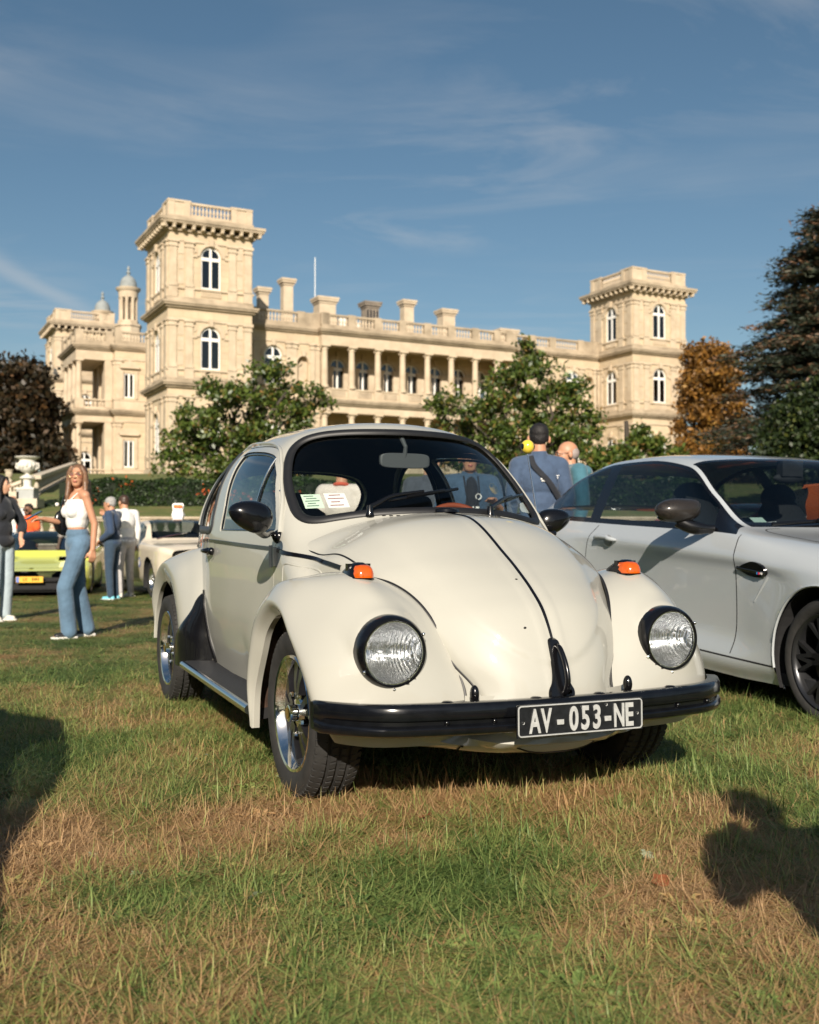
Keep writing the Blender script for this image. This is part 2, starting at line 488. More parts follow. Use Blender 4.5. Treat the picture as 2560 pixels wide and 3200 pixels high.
# terrace balustrade on its retaining wall
t = empty('stone_balustrade', (-14.5, 36.55, gz(0, 36)), 0, 'pale stone balustrade on a brown retaining wall behind the beige car', 'balustrade')
wb = -.25; L_ = 48.0
MB().bx(0, L_, -.28, .28, -.15, .84).build('retaining_wall', M_stone_old, t)
MB().bx(0, L_, -.34, .34, .84, .98).build('plinth', M_stone_pale, t)
m = MB().bx(0, L_, -.2, .2, 1.66, 1.74).bx(0, L_, -.24, .24, 1.74, 1.82)
m.build('handrail', stone('mossy_rail', (.30, .24, .16), (.48, .40, .30), 3.0), t)
bme = baluster_mesh(.68, 1.35); bme.materials.append(M_stone_pale)
k = 0
for i in range(120):
    x = .55 + i * .395
    if i % 16 == 0:
        MB().bx(x - .2, x + .2, -.22, .22, .98, 1.66).build('pier', M_stone_pale, t)
    else:
        b = link('baluster', bme, t); b.location = (x, 0, .98)

# hedge with orange-red flowers
def leaf_mesh(name, C, size, tint, up=0.0, asp=.5, rng=RNG, curl=0.0, D=None):
    """one diamond leaf per centre; C (n,3), size scalar or (n,)"""
    n = len(C)
    d = rng.normal(size=(n, 3)); d[:, 2] *= (1 - up)
    if D is not None: d = d * .6 + D
    d /= np.linalg.norm(d, axis=1)[:, None]
    q = rng.normal(size=(n, 3)); q[:, :2] *= (1 - up * .6)
    s = np.cross(d, q); s /= np.linalg.norm(s, axis=1)[:, None] + 1e-9
    w = np.cross(d, s)
    sz = np.full(n, size) if np.isscalar(size) else size
    sz = sz * rng.uniform(.65, 1.25, n)
    a = d * sz[:, None] * .5; b_ = s * (sz * asp)[:, None] * .5
    V = np.stack([C - a, C + b_ + w * (sz * curl)[:, None], C + a, C - b_ + w * (sz * curl)[:, None]], 1).reshape(-1, 3)
    me = bpy.data.meshes.new(name)
    me.vertices.add(4 * n); me.vertices.foreach_set('co', V.astype(np.float32).ravel())
    me.loops.add(4 * n); me.loops.foreach_set('vertex_index', np.arange(4 * n, dtype=np.int32))
    me.polygons.add(n); me.polygons.foreach_set('loop_start', np.arange(0, 4 * n, 4, dtype=np.int32))
    try: me.polygons.foreach_set('loop_total', np.full(n, 4, dtype=np.int32))
    except Exception: pass
    at = me.attributes.new('tint', 'FLOAT', 'FACE'); at.data.foreach_set('value', np.clip(tint, 0, 1).astype(np.float32))
    me.update(calc_edges=True)
    return me

M_hedge = leaf_mat('hedge_leaves', (.012, .028, .008), (.035, .07, .014), (.06, .10, .02), scale=.5)
M_hedge_core = mat('hedge_core', (.008, .014, .005), .9)
M_flower = leaf_mat('orange_flowers', (.45, .07, .015), (.65, .13, .03))
hx0, hx1 = -17.6, 15.0
hedge = empty('clipped_hedge', (0, 51.5, 2.3), 0, 'long dark green clipped hedge with scattered orange flowers above the grass bank', 'hedge')
MB().bx(hx0 + .9, hx1, -1.2, 1.2, -.4, 1.15).build('core', M_hedge_core, hedge)
n = 26000
hx = RNG.uniform(hx0, hx1, n); face = RNG.uniform(0, 1, n)
hy = np.where(face < .6, -1.35 + RNG.exponential(.12, n), RNG.uniform(-1.35, 1.35, n)); hz = np.where(face < .6, RNG.uniform(-.3, 1.33, n), 1.33 - RNG.exponential(.1, n))
ramp = np.clip((hx - hx0) / 2.2, .25, 1); hz = -.3 + (hz + .3) * ramp
hz += .08 * np.sin(hx * 2.1) * (hz > .9)
cl = np.sin(hx * 3.1 + 1.3 * np.sin(hz * 4)) * .22
link('foliage', leaf_mesh('foliage', np.c_[hx, hy, hz], .15, .45 + cl + RNG.normal(0, .2, n), asp=.6), hedge, M_hedge)['kind'] = 'stuff'
fl = []
for cx_, cz_, k in [(-13.5, 1.0, 16), (-14.9, .55, 8), (-10.9, -.2, 12), (-9.6, .7, 18), (-8.9, .75, 26), (-8.3, .5, 20), (-9.4, .35, 10), (-8.7, -.15, 10), (-7.7, .45, 14), (-5.6, .5, 14)]:
    fl.append(np.c_[RNG.normal(cx_, .28, k), RNG.normal(-1.42, .06, k), RNG.normal(cz_, .16, k)])
fl = np.concatenate(fl)
link('flower_cluster', leaf_mesh('flowers', fl, .13, RNG.uniform(0, 1, len(fl)), asp=.8), hedge, M_flower)['kind'] = 'stuff'

# urns, stair parapet on the left
def urn(name, loc, s, label, group=None, ped=True, matu=None):
    t = empty(name, loc, 0, label, 'urn', group)
    matu = matu or M_stone_white
    b = MB().lathe([(.30, 0), (.30, .06), (.16, .1), (.10, .17), (.13, .22), (.30, .28), (.43, .42), (.47, .62), (.45, .80), (.40, .90), (.46, .96), (.64, 1.05), (.66, 1.10), (.60, 1.11), (.40, .95), (0, .9)], 28)
    for i in range(14):
        a = 2 * PI * i / 14
        b.ell((.45 * math.cos(a), .45 * math.sin(a), .58 + .07 * (i % 2)), (.08, .08, .14), 8, 6)
    for sx in (-1, 1): b.tube([(sx * .42, 0, .75), (sx * .60, 0, .72), (sx * .62, 0, .52), (sx * .44, 0, .42)], .05, 8)
    b.xform(Matrix.Translation((0, 0, 0)) @ Matrix.Scale(s, 4)).build('bowl', matu, t, 40)
    return t
UX, UY = -17.75, 49.0
t = empty('urn_pedestal', (UX, UY, 2.2), 0, 'tall stone pedestal with grey panelled block carrying the big urn at left', 'pedestal')
MB().bx(-.52, .62, -.5, .5, 0, .42).build('base', M_stone_pale, t)
MB().bx(-.36, .42, -.4, .4, .42, .86).build('block', M_stone_grey, t)
MB().bx(-.42, .46, -.44, .44, .86, .93).lathe([(.24, .93), (.24, .98), (.17, 1.02), (.2, 1.32), (.34, 1.38), (.34, 1.44)], 20).build('cap', M_stone_white, t)
urn('garden_urn', (UX, UY, 2.2 + 1.44), .86, 'large white carved stone urn on the grey pedestal at far left')
u2 = empty('post_urn', (-18.72, UY + .3, 2.95), 0, 'small pale stone vase on a stair post left of the big urn', 'urn')
MB().lathe([(.13, 0), (.08, .05), (.07, .1), (.15, .2), (.17, .34), (.15, .40), (.20, .46), (.20, .50), (.1, .5)], 18).xform(Matrix.Translation((0, 0, .55))).build('vase', M_stone_pale, u2, 40)
MB().bx(-.16, .16, -.16, .16, -.7, .5).bx(-.2, .2, -.2, .2, .5, .56).build('post', M_stone_pale, u2)

st = empty('stair_parapet', (0, 0, 0), 0, 'pale stone stair parapet with balusters climbing right behind the big urn', 'parapet')
P0 = np.array([-17.6, 49.6, 3.52]); P1 = np.array([-16.35, 57.5, 5.0])
P0 = np.array([-18.3, 51.5, 3.55]); P1 = np.array([-30.2, 92.0, 7.5])
p0 = np.array([-17.9, 50.2, 3.6]); p1 = np.array([-20.3, 62.0, 5.0]); p2 = np.array([-27.6, 88.0, 7.4])
def rail(mb, a, b, w, z0, z1):
    d = b - a; u = d / np.linalg.norm(d[:2]) if np.linalg.norm(d[:2]) else d
    nrm = np.array([-u[1], u[0], 0]) * w / 2
    V = []
    for p in (a, b):
        for s in (-1, 1):
            for z in (z0, z1): V.append(p + nrm * s + np.array([0, 0, z]))
    mb.add(V, [(0, 1, 3, 2), (4, 6, 7, 5), (0, 4, 5, 1), (2, 3, 7, 6), (1, 5, 7, 3), (0, 2, 6, 4)])
pa = np.array([-17.6, 51.0, 3.45]); pb = np.array([-16.1, 52.5, 4.25])
rr = MB(); ri = MB(); rw = MB()
A_, B_ = np.array([-18.6, 54.0, 3.75]), np.array([-19.4, 89.0, 7.0])
# the parapet climbs along the terrace edge, in view from the urn up to the side portico
A_, B_ = np.array([-19.3, 54.5, 3.9]), np.array([-29.4, 92.5, 7.2])
rail(rr, A_, B_, .5, -.06, .14); rail(rw, A_, B_, .36, -2.2, -.8)
rr.build('handrail', M_stone_pale, st); rw.build('wall', M_stone_pale, st)
bme2 = baluster_mesh(.74, 1.5); bme2.materials.append(M_stone_pale)
for i in range(56):
    f = (i + .5) / 56
    b = link('baluster', bme2, st); b.location = A_ + (B_ - A_) * f + np.array([0, 0, -.8])
st2 = empty('lower_parapet', (0, 0, 0), 0, 'short pale balustrade between the small vase post and the big urn', 'parapet')
rr = MB(); a, b = np.array([-18.55, 49.3, 3.25]), np.array([-18.1, 49.3, 3.42])
rail(rr, a, b, .3, -.05, .1); rail(rr, a, b, .3, -1.1, -.75); rr.build('handrail', M_stone_pale, st2)
for i in range(3):
    q = link('baluster', baluster_mesh(.68, .8), st2, M_stone_pale); q.location = a + (b - a) * (i + .5) / 3 + np.array([0, 0, -.74])
MB().bx(-24, -18.0, 48.6, 49.6, 1.6, 2.95).build('terrace_wall', M_stone_pale).location = (0, 0, 0)
bpy.data.objects['terrace_wall']['label'] = 'pale stone terrace wall below the small vase at the left edge'
bpy.data.objects['terrace_wall']['category'] = 'wall'

# ------------------------------------------------------------------ trees
M_bark = mat('bark', (.05, .04, .03), .9, bump=(8, .6, .05))
def sublobes(lobes, k=8, rng=RNG, flat=.62, rr=(.26, .46), out=(.45, 1.02)):
    """break round lobes into many smaller, flatter leaf clumps so that gaps and ragged outlines appear"""
    L = []
    for c, r in lobes:
        c = np.array(c); r = np.array(r)
        for _ in range(k):
            d = rng.normal(size=3); d /= np.linalg.norm(d)
            q = rng.uniform(*rr)
            L.append((tuple(c + d * r * rng.uniform(*out)), tuple(r * q * np.array([1.15, 1.15, flat]))))
    return L
def sprigs(lobes, n, leaf_per=9, spread=.35, shell=.35, rng=RNG, flat=1.0):
    """leaf centres gathered in sprigs near the outside of ellipsoid lobes"""
    w = np.array([l[1][0] * l[1][1] + l[1][0] * l[1][2] for l in lobes], float); w /= w.sum()
    k = n // leaf_per
    li = rng.choice(len(lobes), k, p=w)
    d = rng.normal(size=(k, 3)); d /= np.linalg.norm(d, axis=1)[:, None]
    r = 1 - rng.exponential(shell, k); r = np.clip(r, .05, 1.12)
    c = np.array([lobes[i][0] for i in li]); s = np.array([lobes[i][1] for i in li])
    P = c + d * s * r[:, None]
    Q = np.repeat(P, leaf_per, 0) + rng.normal(size=(k * leaf_per, 3)) * spread * np.array([1, 1, flat])
    t = np.repeat(rng.normal(0, .17, k), leaf_per)
    return Q, t, np.repeat(d, leaf_per, 0)

def trunk(parent, pts, radii, limbs, matb=M_bark):
    b = MB().tube(pts, radii, 9)
    for l in limbs: b.tube(l[0], l[1], 6)
    return b.build('trunk', matb, parent, 60)

def limb_set(base, lobes, r, rng=RNG):
    out = []
    for c, s in lobes:
        a = np.array(base); c = np.array(c)
        m = (a + c) / 2 + rng.normal(size=3) * .12 * np.linalg.norm(c - a) + np.array([0, 0, -.05 * np.linalg.norm(c - a)])
        out.append((np.array([a, m, c]), [r, r * .6, r * .15]))
    return out

M_mag = leaf_mat('magnolia_leaves', (.032, .060, .010), (.115, .155, .028), (.22, .13, .04), rough=.38, trans=.15)
def magnolia(x, y, lobes, n, label, lsize=.30, group='magnolias before the mansion'):
    t = empty('magnolia_tree', (x, y, gz(x, y)), 0, label, 'tree', group)
    C, ti, d = sprigs(sublobes(lobes, 10), n, 11, .17, .40)
    cr = link('crown', leaf_mesh('crown', C, lsize, .42 + ti + RNG.normal(0, .22, len(C)), asp=.48, curl=.1, D=d * .35 + np.array([0, 0, .15])), t, M_mag); cr['kind'] = 'stuff'
    trunk(t, [(0, 0, -.3), (.1, 0, 1.5), (0, .1, 4)], [.3, .24, .1], limb_set((0, 0, 1.2), lobes, .13))
    return t
def pxw(px, depth): return (px - 1280) / 3300 * depth
def pzw(py, depth): return .942 + (1672 - py) / 3300 * depth
def lobes_px(bx, by, depth, L):
    """lobes given as (px, py, radius px, depth offset) for a tree standing at world (bx, by)"""
    g = gz(bx, by); out = []
    for px, py, r, dz in L:
        d = depth + dz; k = d / 3300
        out.append(((pxw(px, d) - bx, d - by, pzw(py, d) - g), (r * k, r * k, r * k * .85)))
    return out
D = 56.0
x = pxw(720, D)
magnolia(x, D, lobes_px(x, D, D, [(850, 1150, 55, 0), (800, 1185, 90, .5), (910, 1200, 75, 0), (700, 1215, 85, 0), (640, 1270, 90, -.5), (760, 1290, 130, -1), (890, 1280, 110, 0), (970, 1250, 60, .5), (600, 1340, 85, -.5), (560, 1390, 80, 0), (690, 1390, 120, -1), (830, 1390, 130, 0), (540, 1450, 70, 0), (640, 1470, 90, -1), (760, 1490, 110, -1), (900, 1480, 110, 0), (960, 1350, 80, 1)]), 15500,
         'bushy glossy magnolia tree in front of the tall left tower')
x = pxw(1640, D)
magnolia(x, D, lobes_px(x, D, D, [(1640, 1070, 26, 0), (1650, 1105, 42, 0), (1610, 1150, 62, 0), (1690, 1150, 60, 0), (1560, 1180, 60, 0), (1650, 1210, 90, 0), (1740, 1200, 60, 0), (1800, 1215, 55, .5), (1520, 1240, 75, 0), (1600, 1290, 110, -.5), (1720, 1290, 105, 0), (1420, 1250, 55, 0), (1370, 1268, 42, .5), (1820, 1290, 60, 0), (1480, 1320, 90, 0), (1840, 1330, 55, 0), (1400, 1330, 50, 1), (1560, 1380, 110, -1), (1700, 1390, 120, 0), (1800, 1370, 75, 0), (1440, 1400, 80, 0), (1620, 1480, 130, 0), (1500, 1480, 100, 0), (1780, 1470, 110, 0)]), 16500,
         'loose spiky-topped magnolia tree in front of the mansion loggia')
D = 52.0
x = pxw(1960, D)
magnolia(x, D, lobes_px(x, D, D, [(2010, 1345, 18, 0), (2000, 1375, 32, 0), (1960, 1400, 36, 0), (2050, 1395, 34, 0), (1900, 1420, 45, 0), (1990, 1430, 60, 0), (2080, 1430, 50, 0), (1850, 1450, 45, 0), (1940, 1470, 70, 0), (2050, 1480, 70, 0), (2140, 1460, 40, 0)]), 6500,
         'low young magnolia shrub below the right tower')

def broad_tree(name, px, depth, L, n, m, label, lsize, leaf_per=10, spread=.5, tr=.5, shell=.35, cat='tree', th=9):
    x = pxw(px, depth)
    t = empty(name, (x, depth, gz(x, depth)), 0, label, cat)
    lobes = lobes_px(x, depth, depth, L)
    C, ti, d = sprigs(sublobes(lobes, 9, rr=(.30, .5)), n, leaf_per, spread * .75, shell + .1)
    keep = C[:, 2] > -.5
    C, ti = C[keep], ti[keep]
    link('crown', leaf_mesh('crown', C, lsize, .45 + ti + RNG.normal(0, .2, len(C)), asp=.6), t, m)['kind'] = 'stuff'
    trunk(t, [(0, 0, -.5), (.1, 0, th / 3), (0, .2, th)], [tr, tr * .8, tr * .3], limb_set((0, 0, 2.5), lobes, tr * .35))
    return t
M_beech = leaf_mat('copper_beech_leaves', (.016, .016, .008), (.05, .030, .013), (.11, .055, .02))
broad_tree('beech_tree', 20, 120, [(10, 1190, 60, 0), (70, 1165, 55, 0), (120, 1190, 60, 0), (-60, 1180, 80, 0), (40, 1250, 100, 0), (130, 1290, 70, 2), (-40, 1300, 100, 0), (60, 1350, 100, -2), (130, 1380, 70, 0), (-30, 1420, 100, 0), (60, 1450, 90, 0), (140, 1460, 70, 0), (-140, 1300, 140, 0)], 24000, M_beech,
           'dark copper beech with purple-brown leaves left of the mansion', .75, 9, .8, .8)
M_orange = leaf_mat('autumn_leaves', (.12, .065, .016), (.30, .14, .026), (.36, .20, .04), trans=.3)
broad_tree('autumn_tree', 2215, 128, [(2190, 1105, 42, 0), (2240, 1120, 48, 0), (2180, 1150, 50, 0), (2265, 1165, 48, 0), (2210, 1200, 80, 0), (2280, 1210, 45, 0), (2180, 1270, 60, 0), (2250, 1280, 75, 0), (2200, 1350, 80, 0), (2280, 1360, 60, 0), (2190, 1420, 70, 0), (2260, 1430, 70, 0)], 20000, M_orange,
           'orange-brown autumn tree between the right tower and the cedar', .6, 9, .65, .7)
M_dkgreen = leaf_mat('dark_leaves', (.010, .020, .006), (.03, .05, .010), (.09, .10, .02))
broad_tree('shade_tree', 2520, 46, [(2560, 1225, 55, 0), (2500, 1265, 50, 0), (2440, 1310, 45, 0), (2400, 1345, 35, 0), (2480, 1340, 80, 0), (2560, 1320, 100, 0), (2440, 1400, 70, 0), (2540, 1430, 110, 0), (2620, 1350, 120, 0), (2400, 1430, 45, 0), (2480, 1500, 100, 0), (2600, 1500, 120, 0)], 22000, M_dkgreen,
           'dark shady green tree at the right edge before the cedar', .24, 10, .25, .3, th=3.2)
broad_tree('distant_tree', 1842, 200, [(1842, 1085, 9, 0), (1844, 1105, 14, 0), (1838, 1130, 16, 0), (1846, 1170, 26, 0), (1842, 1230, 30, 0)], 700, M_dkgreen, 'tiny green treetop peeping out left of the right tower', .8, 6, .5, .3)
# dark wood closing the view far behind, low along the horizon
rw = RNG
n = 9000
wx = RNG.uniform(-330, 330, n); wy = 330 + RNG.uniform(0, 30, n); wz = 6 + RNG.uniform(0, 1, n) ** .7 * (9 + 3 * np.sin(wx * .11) + 2 * np.sin(wx * .37))
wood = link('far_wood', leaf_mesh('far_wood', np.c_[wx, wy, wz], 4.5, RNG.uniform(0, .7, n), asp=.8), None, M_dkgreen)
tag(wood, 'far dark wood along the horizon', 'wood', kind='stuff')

# the park's trees all round, behind the viewer too: what the paint and chrome mirror
ang = RNG.uniform(0, 2 * PI, 16000); rad = RNG.uniform(75, 95, 16000); ok = ~((np.sin(ang) > .05))
ang, rad = ang[ok], rad[ok]; hh = 9 + 3 * np.sin(ang * 9) + 2 * np.sin(ang * 23 + 1)
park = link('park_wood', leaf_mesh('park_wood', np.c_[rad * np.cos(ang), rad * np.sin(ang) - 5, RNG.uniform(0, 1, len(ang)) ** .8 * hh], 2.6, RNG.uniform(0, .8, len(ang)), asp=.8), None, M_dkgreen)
tag(park, 'dark wood closing the lawn behind the viewer', 'wood', kind='stuff')

# cedar: tiers of level boughs with flat needle pads and brown cones
M_ced = leaf_mat('cedar_needles', (.012, .022, .014), (.042, .05, .026), (.16, .085, .045), rough=.6, trans=.1)
CD = 70.0; cx0 = pxw(2590, CD)
ced = empty('cedar_tree', (cx0, CD, gz(cx0, CD)), 0, 'tall dark cedar with tiered boughs and brown cones at the right edge', 'tree')
gzc = gz(cx0, CD)
prof = [(665, 70), (700, 130), (760, 175), (800, 120), (830, 170), (860, 210), (905, 190), (935, 180), (960, 200), (985, 220), (1010, 250), (1050, 310), (1080, 320), (1110, 345), (1160, 300), (1210, 360), (1260, 330), (1300, 390), (1350, 470), (1410, 500), (1450, 420)]
Cc = []; Tt = []; bl = MB()
for py, rp in prof:
    z = pzw(py, CD) - gzc; Rr = rp * CD / 3300
    nb = 11
    for kb in range(nb):
        a = 2 * PI * (kb + RNG.uniform(-.35, .35)) / nb + py
        rl = Rr * RNG.uniform(.66, 1.10) * (1 if kb % 3 else .7)
        dirv = np.array([math.cos(a), math.sin(a)])
        zz = z + RNG.uniform(-.5, .3)
        bl.tube([(0, 0, zz - .5), (dirv[0] * rl * .5, dirv[1] * rl * .5, zz), (dirv[0] * rl, dirv[1] * rl, zz - .12 * rl)], [.12, .08, .02], 5)
        npad = max(5, int(rl * 4.2))
        for q in range(npad):
            f = RNG.uniform(.03, 1) ** .75
            c = np.array([*(dirv * rl * f), zz - .14 * rl * f * f + RNG.normal(0, .12)])
            c[:2] += np.array([-dirv[1], dirv[0]]) * RNG.normal(0, .30 * rl * (.35 + .4 * (1 - f)))
            k = 24
            Cc.append(c + RNG.normal(size=(k, 3)) * np.array([.44, .44, .10]))
            Tt.append(np.clip(RNG.normal(.36, .2) + RNG.normal(0, .18, k) + .42 * (f > .75) * (RNG.uniform() < .65), 0, 1))
nn = 3200; hz_ = RNG.uniform(pzw(1500, CD), pzw(700, CD), nn) - gzc; ra = RNG.uniform(0, 2 * PI, nn); rd = RNG.uniform(.1, 1, nn) ** .6 * np.interp(hz_, [pzw(1500, CD) - gzc, pzw(700, CD) - gzc], [2.2, .4])
Cc.append(np.c_[rd * np.cos(ra), rd * np.sin(ra), hz_]); Tt.append(np.clip(RNG.normal(.25, .18, nn), 0, 1))
Cc = np.concatenate(Cc); Tt = np.concatenate(Tt)
link('crown', leaf_mesh('crown', Cc, .46, Tt, up=.75, asp=.24), ced, M_ced)['kind'] = 'stuff'
bl.tube([(0, 0, -1), (0, 0, 8), (.1, 0, pzw(690, CD) - gzc)], [.6, .35, .03], 10)
bl.build('trunk', M_bark, ced, 60)
# ------------------------------------------------------------------ the mansion (local x along the front, local y into the building)
MZ = 6.3
mansion = empty('mansion', (-23, 100, MZ), math.atan2(.457, .889), 'large golden stone mansion with square balustraded towers, loggia and chimneys', 'mansion')
M_st = stone('golden_ashlar', (.46, .365, .25), (.57, .47, .335), .35, (1.5, .62))
M_trim = stone('carved_trim', (.43, .34, .24), (.57, .475, .35), .8)
M_trimw = stone('weathered_cornice', (.25, .20, .14), (.49, .40, .29), .5)
M_zinc = mat('zinc_dome', (.24, .26, .26), .7, 0.0, noise=(1.5, .2))
M_pane = glass_mat('dark_pane', (.25, .28, .30), .02, 1.5, 1.4)
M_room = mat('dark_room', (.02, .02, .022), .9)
M_blind = mat('pale_blind', (.48, .46, .36), .8)
def SP(px, v):
    k = (px - 1280) / 3300
    return (k * (100 + .889 * v) + 23 + .457 * v) / (.889 - .457 * k)
def depth_at(s, v): return 100 + .457 * s + .889 * v
def ZP(py, s, v): return .942 + (1672 - py) / 3300 * depth_at(s, v) - MZ

class Face:
    """a vertical wall plane: origin o, unit direction u (along), outward normal n"""
    def __init__(s, o, u, n): s.o = np.array(o, float); s.u = np.array(u, float); s.n = np.array(n, float)
    def p(s, a, z, d=0.0): return (s.o[0] + s.u[0] * a + s.n[0] * d, s.o[1] + s.u[1] * a + s.n[1] * d, z)
    def box(s, mb, a0, a1, z0, z1, d0, d1, mi=0):
        c = [s.p(a, z, d) for d in (d0, d1) for a in (a0, a1) for z in (z0, z1)]
        mb.add(c, [(0, 1, 3, 2), (4, 6, 7, 5), (0, 4, 5, 1), (2, 3, 7, 6), (1, 5, 7, 3), (0, 2, 6, 4)], mi)
    def arch_pts(s, ac, hw, zsill, zspr, n=12):
        return [(ac - hw, zsill)] + [(ac - hw * math.cos(PI * i / n), zspr + hw * math.sin(PI * i / n)) for i in range(n + 1)] + [(ac + hw, zsill)]
    def wall(s, mb, a0, a1, z0, z1, ops=(), rev=.45):
        """wall skin with arched or square openings: ops = (centre, half width, sill, spring, arched)"""
        ops = sorted(ops); a = a0
        def q(x0, x1, y0, y1): mb.add([s.p(x0, y0), s.p(x1, y0), s.p(x1, y1), s.p(x0, y1)], [(0, 1, 2, 3)])
        for ac, hw, zs, zp, arched in ops:
            q(a, ac - hw, z0, z1); q(ac - hw, ac + hw, z0, zs)
            n = 12
            pts = s.arch_pts(ac, hw, zs, zp, n) if arched else [(ac - hw, zs), (ac - hw, zp), (ac + hw, zp), (ac + hw, zs)]
            if arched:
                for i in range(1, n + 1):
                    A, B = pts[i], pts[i + 1]
                    mb.add([s.p(*A), s.p(*B), s.p(B[0], z1), s.p(A[0], z1)], [(0, 1, 2, 3)])
            else: q(ac - hw, ac + hw, zp, z1)
            for A, B in zip(pts, pts[1:] + pts[:1]):
                mb.add([s.p(*A), s.p(*B), s.p(*B, -rev), s.p(*A, -rev)], [(0, 1, 2, 3)])
            a = ac + hw
        q(a, a1, z0, z1)
    def window(s, ac, hw, zs, zp, arched=True, d=-.22, bar=.62, blind=False):
        """white frame with a mullion and a transom, dark panes and a dark room box behind"""
        m = MB(); w = .14
        def ring(pts, wd):
            P = np.array(pts); c = P.mean(0); m_ = len(P)
            inn = []
            for i in range(m_):
                t1 = P[i] - P[i - 1]; t2 = P[(i + 1) % m_] - P[i]
                n1 = np.array([t1[1], -t1[0]]); n1 /= np.linalg.norm(n1) + 1e-9
                n2 = np.array([t2[1], -t2[0]]); n2 /= np.linalg.norm(n2) + 1e-9
                b = n1 + n2; b /= max(.3, np.linalg.norm(b)) ; k = wd / max(.5, b @ n1)
                inn.append(P[i] + b * k)
            for i in range(m_):
                j = (i + 1) % m_
                q = [P[i], P[j], inn[j], inn[i]]
                m.add([s.p(*v, d + .1) for v in q] + [s.p(*v, d) for v in q], [(0, 1, 2, 3), (2, 6, 7, 3), (0, 4, 5, 1)])
        pts = s.arch_pts(ac, hw, zs, zp, 10) if arched else [(ac - hw, zs), (ac - hw, zp), (ac + hw, zp), (ac + hw, zs)]
        ring(pts, w)
        top = zp + hw if arched else zp
        s.box(m, ac - .11, ac + .11, zs, top - .05, d, d + .12)
        if arched: s.box(m, ac - hw + .03, ac + hw - .03, zp - bar * .55, zp - .02, d, d + .14)
        o = m.build('window', M_white, mansion)
        g = MB(); g.add([s.p(*v, d + .03) for v in pts], [tuple(range(len(pts)))])
        g.build('pane', M_pane, o)
        r = MB()
        if blind: r.add([s.p(*v, d - .1) for v in pts], [tuple(range(len(pts)))]).build('blind', M_blind, o)
        else:
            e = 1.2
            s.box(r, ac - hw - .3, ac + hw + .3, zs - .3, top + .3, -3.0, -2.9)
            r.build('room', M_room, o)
        return o

LV = [(0.0, 2.4, 7.9, 8.8, 9.6), (9.6, 10.6, 15.2, 16.4, 16.8), (16.8, 18.4, 22.8, 23.9, 24.8)]
# storey lines (local z): sill course, capitals, cornice bottom, cornice top
ZS = [2.4, 10.6, 18.4]; ZCAP = [7.9, 15.2, 22.8]; ZCB = [8.75, 16.4, 23.9]; ZCT = [9.35, 16.95, 24.8]
corbel = MB().bx(-.14, .14, -.55, 0, -.1, .35).bx(-.16, .16, -.62, -.3, .2, .4).ell((0, -.5, .0), (.13, .13, .13), 8, 6).mesh('corbel'); corbel.materials.append(M_trim)
balm = baluster_mesh(1.0, 1.6, 8); balm.materials.append(M_trim)
trim = MB()
def put(me, name, loc, rz=0.0, sc=None):
    o = link(name, me, mansion); o.location = loc; o.rotation_euler = (0, 0, rz)
    if sc: o.scale = sc
    return o

def band(mb, x0, x1, y0, y1, z0, z1, e):
    mb.bx(x0 - e, x1 + e, y0 - e, y1 + e, z0, z1)

def pilaster(f, mb, a, z0, z1, w=.72, d=.13):
    f.box(mb, a - w / 2, a + w / 2, z0, z1 - .55, -.02, d)
    f.box(mb, a - w / 2 - .1, a + w / 2 + .1, z1 - .55, z1 - .42, -.02, d + .08)
    f.box(mb, a - w / 2 - .04, a + w / 2 + .04, z1 - .42, z1 - .12, -.02, d + .05)
    f.box(mb, a - w / 2 - .16, a + w / 2 + .16, z1 - .12, z1, -.02, d + .16)
    f.box(mb, a - w / 2 - .08, a + w / 2 + .08, z0, z0 + .3, -.02, d + .06)

def archivolt(f, mb, ac, hw, zp, w=.34, d=.12):
    n = 14
    for i in range(n):
        t0, t1 = PI * i / n, PI * (i + 1) / n
        A = [(ac - r * math.cos(t), zp + r * math.sin(t)) for r in (hw, hw + w) for t in (t0, t1)]
        P = [f.p(*q, dd) for dd in (-.02, d) for q in A]
        mb.add(P, [(4, 5, 7, 6), (0, 1, 5, 4), (2, 6, 7, 3)])
    f.box(mb, ac - .22, ac + .22, zp + hw - .02, zp + hw + w + .35, -.02, d + .16)

